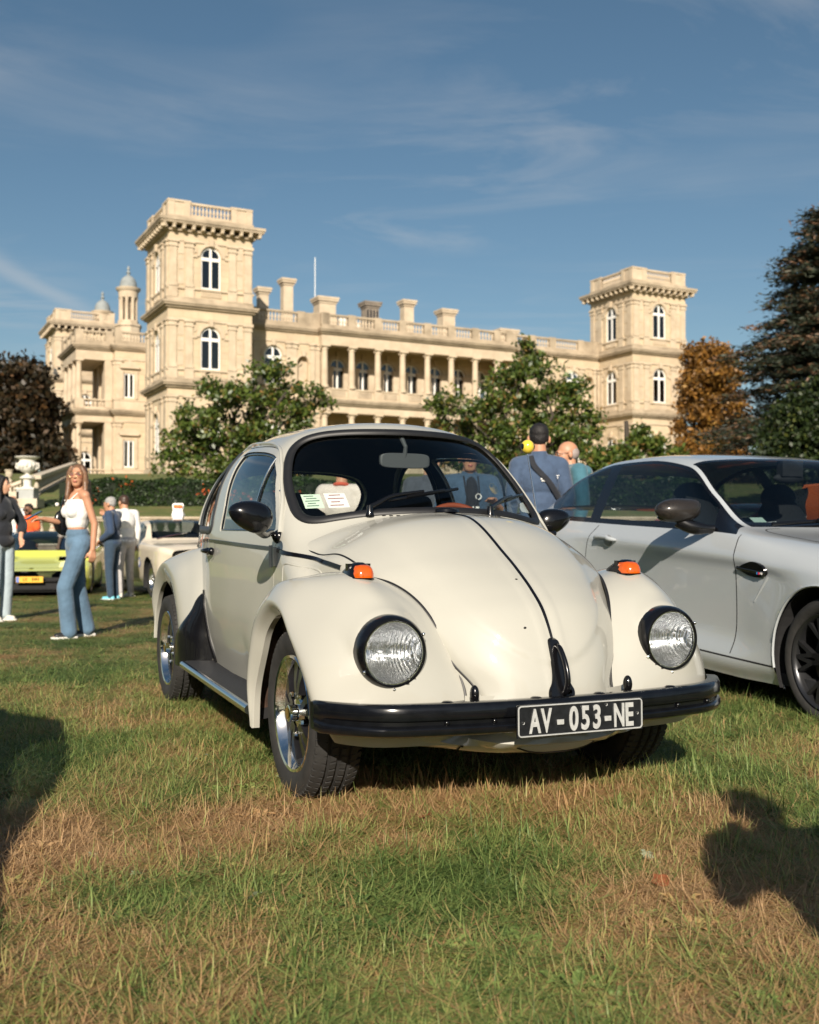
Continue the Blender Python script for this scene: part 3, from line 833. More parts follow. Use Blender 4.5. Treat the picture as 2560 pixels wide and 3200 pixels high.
def tower(x0, y0, w, faces, top=True, parapets=True, only=None):
    x1, y1 = x0 + w, y0 + w
    walls = MB(); tr = MB(); co = MB()
    F = {'front': Face((x0, y0), (1, 0), (0, -1)), 'left': Face((x0, y1), (0, -1), (-1, 0)), 'right': Face((x1, y0), (0, 1), (1, 0)), 'back': Face((x1, y1), (-1, 0), (0, 1))}
    hw = .98; cm = w / 2
    for k, f in F.items():
        for i in range(3):
            z0 = 0 if i == 0 else ZCT[i - 1] - .05
            ops = [(cm, hw, ZS[i] + .05, ZS[i] + 3.15, True)] if k in faces else []
            f.wall(walls, 0, w, z0, ZCB[i] + .1, ops)
            if k in faces:
                f.window(cm, hw, ZS[i] + .05, ZS[i] + 3.15)
                for a in (.46, 2.05, w - 2.05, w - .46): pilaster(f, tr, a, ZS[i] + .05, ZCAP[i])
                archivolt(f, tr, cm, hw + .08, ZS[i] + 3.15)
                for q in (cm - 1.75, cm + 1.75): f.box(tr, q - .4, q + .4, ZS[i] + 3.0, ZS[i] + 3.2, -.02, .14)
                # recessed panels between the pilasters read as ashlar blocks
                for q in (1.25, w - 1.25):
                    for zz in (.3, 1.75, 3.2): f.box(tr, q - .3, q + .3, ZS[i] + zz, ZS[i] + zz + 1.25, -.02, .045)
                for q in np.linspace(cm - .9, cm + .9, 8): f.box(tr, q - .07, q + .07, ZS[i] - .75, ZS[i] - .2, -.02, .1)
                for q in (.46, 2.05, w - 2.05, w - .46): f.box(tr, q - .45, q + .45, ZS[i] - 1.0, ZS[i] - .15, -.02, .16)
                for q in (cm - 1.55, cm + 1.55): f.box(tr, q - .12, q + .12, ZCAP[i] - .95, ZCAP[i] - .6, -.02, .1)
    for i in range(3):
        band(tr, x0, x1, y0, y1, ZS[i] - .16, ZS[i], .17)
        band(tr, x0, x1, y0, y1, ZCAP[i] + .02, ZCAP[i] + .22, .12)
        if i < 2:
            band(co, x0, x1, y0, y1, ZCB[i], ZCB[i] + .2, .25); band(co, x0, x1, y0, y1, ZCB[i] + .2, ZCB[i] + .38, .48); band(co, x0, x1, y0, y1, ZCB[i] + .38, ZCT[i], .58)
            band(co, x0, x1, y0, y1, ZCT[i], ZCT[i] + .5, .12)
            co.build('cornice', M_trimw, mansion); co = MB()
    band(tr, x0, x1, y0, y1, 0, 1.3, .2)
    walls.build('tower_wall', M_st, mansion); tr.build('trim', M_trim, mansion); 
    i = 2
    band(co, x0, x1, y0, y1, ZCB[i] - .15, ZCB[i] + .1, .25)
    band(co, x0, x1, y0, y1, ZCB[i] + .42, ZCB[i] + .62, .95); band(co, x0, x1, y0, y1, ZCB[i] + .62, ZCT[i], 1.05)
    band(co, x0, x1, y0, y1, ZCT[i], ZCT[i] + .45, .12)
    co.build('cornice', M_trimw, mansion)
    n = 11
    for q in range(n):
        a = -.55 + (w + 1.1) * q / (n - 1)
        for k, f in F.items():
            if k == 'back' or k not in faces: continue
            px, py, _ = f.p(a, 0, .25)
            put(corbel, 'corbel', (px, py, ZCB[i] + .06), {'front': 0, 'left': -PI / 2, 'right': PI / 2}[k])
    pa = MB(); zb = ZCT[i] + .45; zt = zb + 1.55
    for k, f in F.items():
        for a0, a1 in ((0, 2.15), (w - 2.15, w)):
            f.box(pa, a0, a1, zb, zt - .2, -.4, -.05); f.box(pa, a0 - .06, a1 + .06, zt - .2, zt, -.46, .05)
            for q in (a0 + .3, a1 - .3): f.box(pa, q - .3, q + .3, zb, zt - .16, -.45, .03)
        f.box(pa, 2.15, w - 2.15, zb, zb + .25, -.38, -.08); f.box(pa, 2.15, w - 2.15, zt - .3, zt - .1, -.4, -.05)
        for q in np.linspace(2.4, w - 2.4, 11):
            px, py, _ = f.p(q, 0, -.22); put(balm, 'baluster', (px, py, zb + .25))
    pa.build('parapet', M_trim, mansion)
    MB().bx(x0 + .3, x1 - .3, y0 + .3, y1 - .3, ZCT[2] + .1, ZCT[2] + .3).build('roof', M_zinc, mansion)

W = 8.37
tower(0, 0, W, ('front', 'left'))
tower(55.8, 0, 8.2, ('front', 'left'))
tower(-1.8, 55.8, 8.2, ('front', 'left'))

def roof_balustrade(f, a0, a1, piers, z0=ZCT[1] + .5, h=1.2, n_per=9, solid=()):
    m = MB()
    f.box(m, a0, a1, z0 - .52, z0, -.45, .1)
    f.box(m, a0, a1, z0 + h - .2, z0 + h, -.36, .02)
    ps = [a0] + list(piers) + [a1]
    for q in piers: f.box(m, q - .42, q + .42, z0, z0 + h + .08, -.4, .06)
    for A, B in solid: f.box(m, A, B, z0, z0 + h - .2, -.36, .0)
    m.build('roof_balustrade', M_trimw, mansion)
    for A, B in zip(ps, ps[1:]):
        if any(s0 - .1 <= A and B <= s1 + .1 for s0, s1 in solid): continue
        L = B - A - .9
        if L < .6: continue
        nb = max(2, int(L / .36))
        for k in range(nb):
            px, py, _ = f.p(A + .45 + L * (k + .5) / nb, 0, -.17)
            put(balm, 'baluster', (px, py, z0), 0, (1, 1, h - .2))

# ---- front between the towers
VF = 6.5
ff = Face((0, VF), (1, 0), (0, -1))
walls = MB(); tr = MB(); co = MB()
s_bay0, s_log0 = W, SP(1003, 6.5)
s_log1 = SP(1560, 6.5) + 1.4
cols = [SP(p, 5.6) for p in (1018, 1103, 1185, 1263, 1341, 1416, 1491, 1560)]
win_s = SP(852, 6.5); nic_s = SP(946, 6.5)
rb_win = SP(1792, 6.5); rb_nic = SP(1842, 6.5)
for i in range(3 - 1):
    z0 = 0 if i == 0 else ZCT[0] - .05
    ff.wall(walls, s_bay0, s_log0, z0, ZCB[i] + .1, [(win_s, .98, ZS[i] + .05, ZS[i] + 3.15, True), (nic_s, .62, ZS[i] + .6, ZS[i] + 2.6, True)])
    ff.window(win_s, .98, ZS[i] + .05, ZS[i] + 3.15); archivolt(ff, tr, win_s, 1.06, ZS[i] + 3.15); archivolt(ff, tr, nic_s, .68, ZS[i] + 2.6, .2)
    n = MB(); ff.box(n, nic_s - .8, nic_s + .8, ZS[i] + .4, ZS[i] + 3.6, -.6, -.5); n.build('niche', M_trim, mansion)
    ff.wall(walls, s_log1, 55.8, z0, ZCB[i] + .1, [(rb_win, .98, ZS[i] + .05, ZS[i] + 3.15, True), (rb_nic, .7, ZS[i] + .3, ZS[i] + 2.9, True)])
    ff.window(rb_win, .98, ZS[i] + .05, ZS[i] + 3.15); archivolt(ff, tr, rb_win, 1.06, ZS[i] + 3.15); archivolt(ff, tr, rb_nic, .76, ZS[i] + 2.9, .2)
    n = MB(); ff.box(n, rb_nic - .9, rb_nic + .9, ZS[i] + .2, ZS[i] + 4, -.6, -.5); n.build('niche', M_trim, mansion)
    for q in (s_bay0 + .6, win_s - 1.9, win_s + 1.75, nic_s - 1.05, nic_s + 1.1, s_log0 - .5, s_log1 + .5, s_log1 + 2, rb_win - 1.8, rb_nic - 1.2, rb_nic + 1.3, 55.2):
        pilaster(ff, tr, q, ZS[i] + .05, ZCAP[i], .6)
    # loggia: back wall 3.6 m in, arched windows between the columns
    fb = Face((0, VF + 3.4), (1, 0), (0, -1))
    mids = [(a + b) / 2 for a, b in zip(cols, cols[1:])]
    ops = [(q, .95, ZS[i] + .1, ZS[i] + 2.95, True) for q in cols]
    fb.wall(walls, s_log0, s_log1, z0, ZCB[i] + .2, ops)
    for q in cols:
        fb.window(q, .95, ZS[i] + .1, ZS[i] + 2.95); archivolt(fb, tr, q, 1.02, ZS[i] + 2.95)
    for q in mids: fb.box(tr, q - .95, q + .95, ZS[i], ZS[i] + 2.9, -.02, .35); fb.box(tr, q - 1.05, q + 1.05, ZS[i] + 2.75, ZS[i] + 2.95, -.02, .45)
    walls.bx(s_log0, s_log1, VF - .6, VF + 3.4, ZCB[i] - .1, ZCB[i] + .1)        # ceiling
    walls.bx(s_log0, s_log1, VF - 1.0, VF + 3.4, ZS[i] - 1.3, ZS[i] - 1.1)      # floor
    for e in (s_log0, s_log1): walls.bx(e - .2, e + .2, VF, VF + 3.4, z0, ZCB[i])
    # entablature and cornice along the front
    ft = Face((0, VF - .55), (1, 0), (0, -1))
    ft.box(tr, s_log0 - .3, s_log1 + .3, ZCAP[i] + .02, ZCB[i] + .1, -.9, .35)
    ft.box(tr, s_log0 - .2, s_log1 + .2, ZS[i] - 1.1, ZS[i] - .16, -.4, .02); ft.box(tr, s_log0 - .25, s_log1 + .25, ZS[i] - .16, ZS[i], -.5, .12)
    for (zz0, zz1, e) in ((ZCB[i], ZCB[i] + .2, .25), (ZCB[i] + .2, ZCB[i] + .38, .48), (ZCB[i] + .38, ZCT[i], .58)):
        ff.box(co, s_bay0, s_log0 - .3, zz0, zz1, -.3, e); ff.box(co, s_log1 + .3, 55.8, zz0, zz1, -.3, e)
        ft.box(co, s_log0 - .3 - e * .6, s_log1 + .3 + e * .6, zz0, zz1, -1, e + .35)
    ff.box(tr, s_bay0, s_log0 - .3, ZS[i] - .16, ZS[i], -.02, .17); ff.box(tr, s_log1 + .3, 55.8, ZS[i] - .16, ZS[i], -.02, .17)
    ff.box(tr, s_bay0, s_log0 - .3, ZCAP[i] + .02, ZCAP[i] + .22, -.02, .12); ff.box(tr, s_log1 + .3, 55.8, ZCAP[i] + .02, ZCAP[i] + .22, -.02, .12)
    for q in cols:
        px, py, _ = ft.p(q, 0, -.05)
        h = ZCAP[i] - ZS[i]
        c = MB().lathe([(.5, 0), (.5, .16), (.42, .2), (.44, .3), (.36, .36), (.37, 1.5), (.31, h - .55), (.36, h - .5), (.33, h - .42), (.40, h - .2), (.44, h - .16)], 16).bx(-.5, .5, -.5, .5, h - .16, h + .02)
        c.bx(-.46, .46, -.2, .2, h - .36, h - .14)
        o = c.build('column', M_trim, mansion, 40); o.location = (px, py, ZS[i])
        f_ = MB(); ft.box(f_, q - .5, q + .5, ZS[i] - 1.12, ZS[i] + .02, -.5, .2); f_.build('pedestal', M_trim, mansion)
    for q0, q1 in zip(cols, cols[1:]):
        for k in range(5):
            px, py, _ = ft.p(q0 + .8 + (q1 - q0 - 1.6) * k / 4, 0, -.0)
            if k != 2: continue
            f_ = MB(); ft.box(f_, q0 + .75, q1 - .75, ZS[i] - .95, ZS[i] - .3, -.1, .06); f_.build('relief_panel', M_trimw, mansion)
walls.build('wall', M_st, mansion); tr.build('trim', M_trim, mansion); co.build('cornice', M_trimw, mansion)
roof_balustrade(ff, s_bay0, s_log0 - .2, [s_bay0 + .3, win_s - 2.2, win_s + 3.2, s_log0 - .6], solid=[(win_s + 3.2, s_log0)])
fr = Face((0, VF - .6), (1, 0), (0, -1))
roof_balustrade(fr, s_log0 - .2, s_log1 + .2, [s_log0 + .3] + [c for c in cols] + [s_log1 - .3])
roof_balustrade(ff, s_log1 + .2, 55.8, [s_log1 + .6, s_log1 + 3.4, rb_win - 3.0, rb_nic - 1.2, 55.2], solid=[(rb_nic - 1.2, 55.8)])
MB().bx(6.7, 57.5, 7.2, 57.0, ZCT[1] - .4, ZCT[1] + .2).build('roof', M_zinc, mansion)

# ---- chimneys, mast, roof hut
def chimney(px0, px1, pytop, v=13.0, louv=False):
    s0, s1 = SP(px0, v), SP(px1, v); zt = ZP(pytop, (s0 + s1) / 2, v); c = (s0 + s1) / 2; w = (s1 - s0) * .86
    m = MB()
    m.bx(c - w / 2, c + w / 2, v, v + w * .9, ZCT[1], zt - .5)
    m.bx(c - w / 2 - .1, c + w / 2 + .1, v - .1, v + w * .9 + .1, zt - .75, zt - .6); m.bx(c - w / 2 - .25, c + w / 2 + .25, v - .25, v + w * .9 + .25, zt - .5, zt - .25)
    m.bx(c - w / 2 - .32, c + w / 2 + .32, v - .32, v + w * .9 + .32, zt - .25, zt)
    m.bx(c - w / 2 - .15, c + w / 2 + .15, v - .15, v + w * .9 + .15, ZCT[1], ZCT[1] + 1.9)
    o = m.build('chimney', M_trim if not louv else stone('sooty_stone', (.13, .11, .10), (.30, .25, .19), .9), mansion)
    if louv:
        l = MB()
        for k in range(4): l.bx(c - w / 2 + w * (k + .2) / 4, c - w / 2 + w * (k + .75) / 4, v - .03, v + .05, zt - 3.0, zt - 1.0)
        l.build('louvre', M_room, o)
for a in ((806, 840, 894), (882, 917, 866), (993, 1053, 924), (1141, 1187, 939), (1261, 1296, 934), (1382, 1426, 963), (1563, 1620, 1026)):
    chimney(*a, louv=(a[0] == 1141))
s_ = SP(983, 16)
MB().tube([(s_, 16, ZCT[1]), (s_, 16, ZP(800, s_, 16))], .045, 8).build('mast', M_white, mansion)
h = MB(); a, b = SP(1056, 15), SP(1135, 15); h.bx(a, b, 15, 17, ZCT[1], ZP(1000, a, 15)); h.bx(a, a + (b - a) * .3, 14.9, 16, ZCT[1], ZP(990, a, 15)); h.build('roof_hut', M_white, mansion)

# ---- left side: recessed side wall, projecting block with porch, rear tower is above
side = MB(); tr = MB(); co = MB()
fs = Face((6.5, 55.8), (0, -1), (-1, 0))
fs.wall(side, 0, 47.4, 0, ZCT[1])
fA = Face((.4, 26), (1, 0), (0, -1)); fAl = Face((.4, 38), (0, -1), (-1, 0))
wc = SP(401, 26) - .4
for i in range(2):
    z0 = 0 if i == 0 else ZCT[0] - .05
    fA.wall(side, 0, 6.1, z0, ZCB[i] + .1, [(wc, .6, ZS[i] + .2, ZS[i] + (3.1 if i else 3.4), False)])
    fA.window(wc, .6, ZS[i] + .2, ZS[i] + (3.1 if i else 3.4), False, blind=(i == 0))
    fAl.wall(side, 0, 12, z0, ZCB[i] + .1)
    pilaster(fA, tr, .45, ZS[i], ZCAP[i], .6); pilaster(fA, tr, 4.2, ZS[i], ZCAP[i], .6); pilaster(fAl, tr, 11.5, ZS[i], ZCAP[i], .6)
    zt = ZS[i] + (3.1 if i else 3.4)
    for q in (wc - .85, wc + .85): fA.box(tr, q - .16, q + .16, ZS[i] + .1, zt + .3, -.02, .16)
    fA.box(tr, wc - 1.15, wc + 1.15, zt + .55, zt + .72, -.02, .36)
    if i == 1:
        P = [fA.p(*q, d) for d in (.02, .36) for q in ((wc - 1.25, zt + .72), (wc + 1.25, zt + .72), (wc, zt + 1.55))]
        tr.add(P, [(3, 4, 5), (0, 3, 5, 2), (1, 2, 5, 4), (0, 1, 4, 3)])
    else:
        pts = [(wc - 1.25 * math.cos(PI * k / 8), zt + .72 + .65 * math.sin(PI * k / 8)) for k in range(9)]
        P = [fA.p(*q, d) for d in (.02, .36) for q in pts]; n = 9
        tr.add(P, [tuple(range(n, 2 * n))] + [(k, k + 1, n + k + 1, n + k) for k in range(n - 1)])
    band(tr, .4, 6.4, 26, 38, ZS[i] - .16, ZS[i], .15); band(tr, .4, 6.4, 26, 38, ZCAP[i] + .02, ZCAP[i] + .22, .1); band(tr, .4, 6.4, 26, 38, ZS[i] - 1.2, ZS[i] - .16, .08)
    for z_, z1_, e in ((ZCB[i], ZCB[i] + .2, .25), (ZCB[i] + .2, ZCB[i] + .38, .45), (ZCB[i] + .38, ZCT[i], .56)):
        band(co, .4, 6.4, 26, 38, z_, z1_, e); band(co, -3.8, .4, 27.2, 36.8, z_, z1_, e); fs.box(co, 0, 47.4, z_, z1_, -.2, e)
    # porch: corner piers, columns, entablature, floor
    band(tr, -3.8, .4, 27.2, 36.8, ZCAP[i] + .02, ZCB[i] + .05, .02)
    band(tr, -3.8, .4, 27.2, 36.8, ZS[i] - 1.35, ZS[i] - 1.1, .02)
    for (x_, y_) in ((-3.4, 27.6), (-3.4, 30.4), (-3.4, 33.4), (-3.4, 36.3)):
        h = ZCAP[i] - ZS[i]
        c = MB().lathe([(.46, 0), (.46, .16), (.38, .2), (.40, .3), (.36, .36), (.35, 1.5), (.30, h - .5), (.35, h - .45), (.32, h - .4), (.42, h - .16)], 14).bx(-.46, .46, -.46, .46, h - .16, h + .02)
        o = c.build('column', M_trim, mansion, 40); o.location = (x_, y_, ZS[i])
        MB().bx(x_ - .5, x_ + .5, y_ - .5, y_ + .5, ZS[i] - 1.12, ZS[i]).build('pedestal', M_trim, mansion)
    tr.bx(-.5, .42, 27.2, 27.9, ZS[i] - 1.1, ZCAP[i]); tr.bx(-.1, .42, 27.9, 37, ZS[i] - 1.1, ZCAP[i])
    for y_ in (29, 32, 35): tr.bx(-.35, 0, y_ - .5, y_ + .5, ZS[i] - 1.1, ZCAP[i])
    fp = Face((-3.8, 27.2), (1, 0), (0, -1)); fpl = Face((-3.8, 36.8), (0, -1), (-1, 0))
    for f, L in ((fp, 4.2), (fpl, 9.6)):
        f.box(tr, 0, L, ZS[i] - .16, ZS[i], -.45, .06); f.box(tr, 0, L, ZS[i] - 1.12, ZS[i] - .9, -.4, .0)
        nb = int(L / .42)
        for k in range(nb):
            px, py, _ = f.p((k + .5) * L / nb, 0, -.2); put(balm, 'baluster', (px, py, ZS[i] - .92), 0, (1, 1, .78))
side.build('wall', M_st, mansion); tr.build('trim', M_trim, mansion); co.build('cornice', M_trimw, mansion)
roof_balustrade(Face((-3.8, 27.2), (1, 0), (0, -1)), 0, 4.2, [.4, 3.8]); roof_balustrade(Face((-3.8, 36.8), (0, -1), (-1, 0)), 0, 9.6, [.4, 3.3, 6.3, 9.2])
roof_balustrade(Face((.4, 26), (1, 0), (0, -1)), 0, 6.1, [.4, 4.6]); roof_balustrade(Face((6.5, 55.8), (0, -1), (-1, 0)), 18, 47.4, [20, 24, 28, 32, 36, 40, 44])
MB().bx(-3.7, 6.6, 27.4, 37.5, ZCT[1] - .3, ZCT[1] + .1).build('roof', M_zinc, mansion)
MB().bx(-4.2, 6.4, 25.4, 39, -1.5, ZS[0] - 1.1).bx(-1, 1.2, 8.0, 26, -1.5, .5).build('plinth', M_trim, mansion)

# ---- domed lantern turrets
def turret(px, v, pytop, pyroof):
    s = 5.2
    s = SP(px, v)
    zt = ZP(pytop, s, v); t = MB()
    zb = ZCT[1]
    r = 1.55
    r = 1.2
    t.lathe([(r + .45, zb), (r + .45, zt - 8.3), (r + .6, zt - 8.2), (r + .6, zt - 7.9), (r + .15, zt - 7.8), (r + .15, zt - 7.4)], 8)
    t.lathe([(r + .02, zt - 4.4), (r + .08, zt - 3.6), (r + .38, zt - 3.3), (r + .42, zt - 3.1), (r - .05, zt - 3.05)], 24)
    for k in range(8):
        a = 2 * PI * (k + .5) / 8
        t.lathe([(.27, zt - 7.5), (.22, zt - 7.2), (.20, zt - 4.8), (.30, zt - 4.3)], 8, c=(1.0 * math.cos(a), 1.0 * math.sin(a), 0))
    t.xform(Matrix.Translation((s, v, 0)))
    o = t.build('turret', M_trim, mansion, 40)
    d = MB().lathe([(1.12, zt - 3.05), (1.12, zt - 2.75), (1.05, zt - 2.3), (.85, zt - 1.85), (.5, zt - 1.5), (.2, zt - 1.35), (.18, zt - 1.15), (.3, zt - 1.05), (.2, zt - .85), (.11, zt - .7), (.2, zt - .5), (.2, zt - .38), (.07, zt - .2), (.02, zt)], 24)
    d.xform(Matrix.Translation((s, v, 0))).build('dome', M_zinc, o, 50)
    MB().lathe([(.5, zt - 7.5), (.5, zt - 4.2)], 12).xform(Matrix.Translation((s, v, 0))).build('core', M_trimw, o)
turret(397, 40, 824, 0)
turret(316, 57, 905, 0)
# ------------------------------------------------------------------ the cream saloon (local x to the right, y to the rear, z up; origin under the front axle)
CAR_R = R(23.63)
beetle = empty('saloon_car', (.234, 4.082, 0), CAR_R, 'cream vintage rounded two-door saloon with black bumper parked in the centre', 'car')
def paint(name, col, rough=.30, coat=1.0, flake=0.0, var=.03, scratch=True):
    m = mat(name, col, rough, 0.0, coat, noise=(2.2, var))
    b = m.node_tree.nodes['Principled BSDF']; b.inputs['Metallic'].default_value = flake; b.inputs['Specular IOR Level'].default_value = .2
    n = m.node_tree.nodes; l = m.node_tree.links
    g = n.new('ShaderNodeTexCoord')
    t = n.new('ShaderNodeTexNoise'); t.inputs['Scale'].default_value = 3.5; t.inputs['Detail'].default_value = 2
    l.new(g.outputs['Object'], t.inputs['Vector'])
    bp = n.new('ShaderNodeBump'); bp.inputs['Strength'].default_value = .035; bp.inputs['Distance'].default_value = .02
    l.new(t.outputs['Fac'], bp.inputs['Height']); l.new(bp.outputs[0], b.inputs['Coat Normal'])
    t2 = n.new('ShaderNodeTexNoise'); t2.inputs['Scale'].default_value = 14; t2.inputs['Detail'].default_value = 7
    l.new(g.outputs['Object'], t2.inputs['Vector'])
    r = n.new('ShaderNodeMapRange'); r.inputs[1].default_value = .4; r.inputs[2].default_value = .8; r.inputs[3].default_value = .015; r.inputs[4].default_value = .05
    l.new(t2.outputs['Fac'], r.inputs[0]); l.new(r.outputs[0], b.inputs['Coat Roughness'])
    return m
M_cream = paint('cream_enamel', (.405, .397, .352), .45)
M_under = mat('underseal', (.010, .010, .011), .85)
M_glass = glass_mat('car_glass', (.84, .88, .87), .0, 1.5, .7)
M_glass2 = glass_mat('side_glass', (.78, .84, .85), .0, 1.5, 3.0)

# ---- body shell as an implicit solid
_rc = pchip(np.radians([60, 85, 100, 107, 118, 136.7, 146.9, 153.9, 159.5, 168, 176, 184, 192, 200]),
            [.665, .672, .69, .70, .738, .793, .853, .907, .950, .985, 1.008, 1.008, .975, .92])
_xe = pchip(np.radians([60, 85, 106, 122, 139.6, 149, 159, 168.7, 176, 184, 200]), [.66, .60, .54, .505, .470, .428, .376, .314, .252, .29, .34])
_de = pchip(np.radians([60, 85, 106, 122, 139.6, 149, 159, 168.7, 176, 184, 200]), [.13, .115, .148, .132, .113, .127, .138, .115, .085, .06, .06])
PY, PZ = .35, .35
KW = .80
def hood_r(th, x):
    a = np.abs(x) / _xe(th)
    return _rc(th) - _de(th) * a ** 2.75
def smax(a, b, r):
    h = np.clip(.5 + .5 * (a - b) / r, 0, 1)
    return b + (a - b) * h + r * h * (1 - h)
def smin(a, b, r): return -smax(-a, -b, r)
_plan = pchip([-.75, -.6, -.4, -.2, 0, .2, .4, .6, .9, 1.2, 1.5, 1.8, 2.1, 2.4, 2.7, 2.95, 3.2], [.20, .27, .385, .475, .53, .572, .61, .632, .650, .657, .653, .633, .592, .525, .43, .30, .12])
_hz = pchip([.1, .28, .45, .62, .80, .92, 1.0, 1.15, 1.3, 1.45, 1.6], [-.07, -.045, -.004, .014, .010, 0, -.012, -.042, -.078, -.125, -.19])
_roof = pchip([.0, .4, .6, .8, 1.0, 1.2, 1.5, 1.8, 2.1, 2.4, 2.7, 2.9, 3.02, 3.08], [1.30, 1.40, 1.428, 1.452, 1.468, 1.476, 1.466, 1.420, 1.325, 1.170, .945, .72, .50, .25])
def F_green(x, y, z):
    ax = np.abs(x)
    g1 = (.205 + 1.16 * (z - 1.03) + KW * x * x - y) * .62
    side = ax - (_plan(np.maximum(y, .55)) + _hz(z))
    rf = (z - (_roof(y) - .26 * x * x - .55 * x ** 4)) * .8
    f = smax(side, rf, .13)
    f = smax(f, g1, .05)
    return smax(f, .26 - z, .03)
def F_low(x, y, z):
    th = np.arctan2(z - PZ, y - PY); th = np.where(th < -1, th + 2 * PI, th)
    rr = np.hypot(y - PY, z - PZ)
    h = (rr - (hood_r(th, x) - .010)) * .8
    side = np.abs(x) - (_plan(y) + np.minimum(_hz(z), .0))
    f = smax(h, side, .014)
    f = smax(f, y - .9, .02)
    return smax(f, .24 - z, .03)
def F_body(x, y, z): return smin(F_green(x, y, z), F_low(x, y, z), .022)
CEN = np.array([0, .85, .72])
def cast(D, F, r1=3.2, off=0.0, cen=CEN):
    """distance along unit directions D from cen to the first outside point of F(x)=off"""
    ts = np.linspace(.12, r1, 90)
    lo = np.full(len(D), .05); hi = np.full(len(D), r1); done = np.zeros(len(D), bool)
    for a, b in zip(ts, ts[1:]):
        P = cen + D * b
        out = (F(P[:, 0], P[:, 1], P[:, 2]) > off) & ~done
        lo[out] = a; hi[out] = b; done |= out
    for _ in range(18):
        m = (lo + hi) / 2; P = cen + D * m[:, None]
        o = F(P[:, 0], P[:, 1], P[:, 2]) > off
        hi = np.where(o, m, hi); lo = np.where(o, lo, m)
    return cen + D * ((lo + hi) / 2)[:, None]
def cube_sphere(n):
    """closed cube-sphere directions: equal-angle grid on six faces, welded"""
    idx = {}; V = []; Fc = []
    def vid(p):
        k = tuple(np.round(p, 6))
        if k not in idx: idx[k] = len(V); V.append(p)
        return idx[k]
    t = np.tan(np.linspace(-PI / 4, PI / 4, n + 1))
    for ax in range(3):
        for s in (-1, 1):
            g = np.empty((n + 1, n + 1), int)
            for i in range(n + 1):
                for j in range(n + 1):
                    p = np.zeros(3); p[ax] = s; p[(ax + 1) % 3] = t[i] * s; p[(ax + 2) % 3] = t[j]
                    g[i, j] = vid(p)
            for i in range(n):
                for j in range(n): Fc.append((g[i, j], g[i + 1, j], g[i + 1, j + 1], g[i, j + 1]))
    V = np.array(V)
    V = V * np.array([.62, 1.75, .62]); V /= np.linalg.norm(V, axis=1)[:, None]   # stretch: even cells along the long body
    return V, Fc
DIR, DF = cube_sphere(60)
_cache = {}
def skin(off):
    k = round(off, 5)
    if k not in _cache: _cache[k] = cast(DIR, F_body, off=off)
    return _cache[k]
def shell_mesh(name, F, off):
    P = cast(DIR, F, off=off)
    me = bpy.data.meshes.new(name); me.from_pydata(P.tolist(), [], DF)
    b = bmesh.new(); b.from_mesh(me); bmesh.ops.recalc_face_normals(b, faces=b.faces); b.to_mesh(me); b.free()
    return me
def shell_solid(name, o0, o1, mats):
    """closed thick skin between two offsets of the body: outside faces material 0, inside faces material 1"""
    a = skin(o0); b = skin(o1); n = len(a)
    me = bpy.data.meshes.new(name)
    me.from_pydata(np.r_[a, b].tolist(), [], [f for f in DF] + [tuple(i + n for i in reversed(f)) for f in DF])
    me.polygons.foreach_set('material_index', [0] * len(DF) + [1] * len(DF))
    # orient outside faces outward
    c = np.mean([a[i] for i in DF[0]], 0); v = [a[i] for i in DF[0]]; nn = np.cross(v[1] - v[0], v[2] - v[0])
    if nn @ (c - CEN) < 0: me.flip_normals()
    for m in mats: me.materials.append(m)
    return me
def cutter(outline, d0, d1, plane, n=None):
    o = np.asarray(outline, float)
    return temp(MB().prism(o, d0, d1, plane=plane).mesh('cut', recalc=True))
def side_cutter(outline, s):
    """door-shaped prism from outside the car in to a depth that follows the pillar"""
    o = np.asarray(outline, float); n = len(o)
    xi = np.interp(o[:, 1], [1.0, 1.17, 1.25, 1.31, 1.37], [.50, .535, .53, .49, .38])
    V = np.r_[np.c_[s * xi, o], np.c_[np.full(n, s * .95), o]]
    F = [tuple(range(n))[::-1], tuple(range(n, 2 * n))] + [(i, (i + 1) % n, n + (i + 1) % n, n + i) for i in range(n)]
    me = MB().add(V, F).mesh('cut', recalc=True)
    b = bmesh.new(); b.from_mesh(me); bmesh.ops.triangulate(b, faces=b.faces); b.to_mesh(me); b.free()
    return temp(me)
def boolean(o, c, op='DIFFERENCE', solver='MANIFOLD'):
    m = o.modifiers.new('b', 'BOOLEAN'); m.operation = op; m.object = c; m.solver = solver
    dg = bpy.context.evaluated_depsgraph_get(); dg.update()
    me = bpy.data.meshes.new_from_object(o.evaluated_get(dg)); o.modifiers.clear(); o.data = me
    return o
def half(pts):   # mirror an x>=0 outline that starts and ends on x=0
    p = list(pts); return p + [(-a, b) for a, b in reversed(p) if a > 1e-6]

WS = cat_rom(half([(0, 1.042), (.18, 1.038), (.32, 1.028), (.42, 1.014), (.485, 1.003), (.528, 1.005), (.552, 1.03), (.557, 1.085), (.549, 1.165), (.522, 1.25), (.484, 1.315), (.43, 1.358), (.36, 1.381), (.277, 1.391), (.176, 1.395), (0, 1.397)]), 120, True)
DW = cat_rom([(1.379, .968), (1.383, 1.064), (1.408, 1.2), (1.428, 1.305), (1.405, 1.338), (1.28, 1.339), (1.0, 1.318), (.81, 1.287), (.765, 1.254), (.70, 1.205), (.655, 1.15), (.585, 1.06), (.54, .99), (.55, .960), (.7, .957), (1.0, .960), (1.3, .963)], 90, True)
QW = cat_rom([(1.60, .972), (1.585, 1.05), (1.575, 1.19), (1.562, 1.31), (1.585, 1.347), (1.66, 1.345), (1.78, 1.318), (1.90, 1.262), (2.0, 1.18), (2.07, 1.08), (2.08, 1.0), (2.03, .972), (1.8, .968)], 80, True)
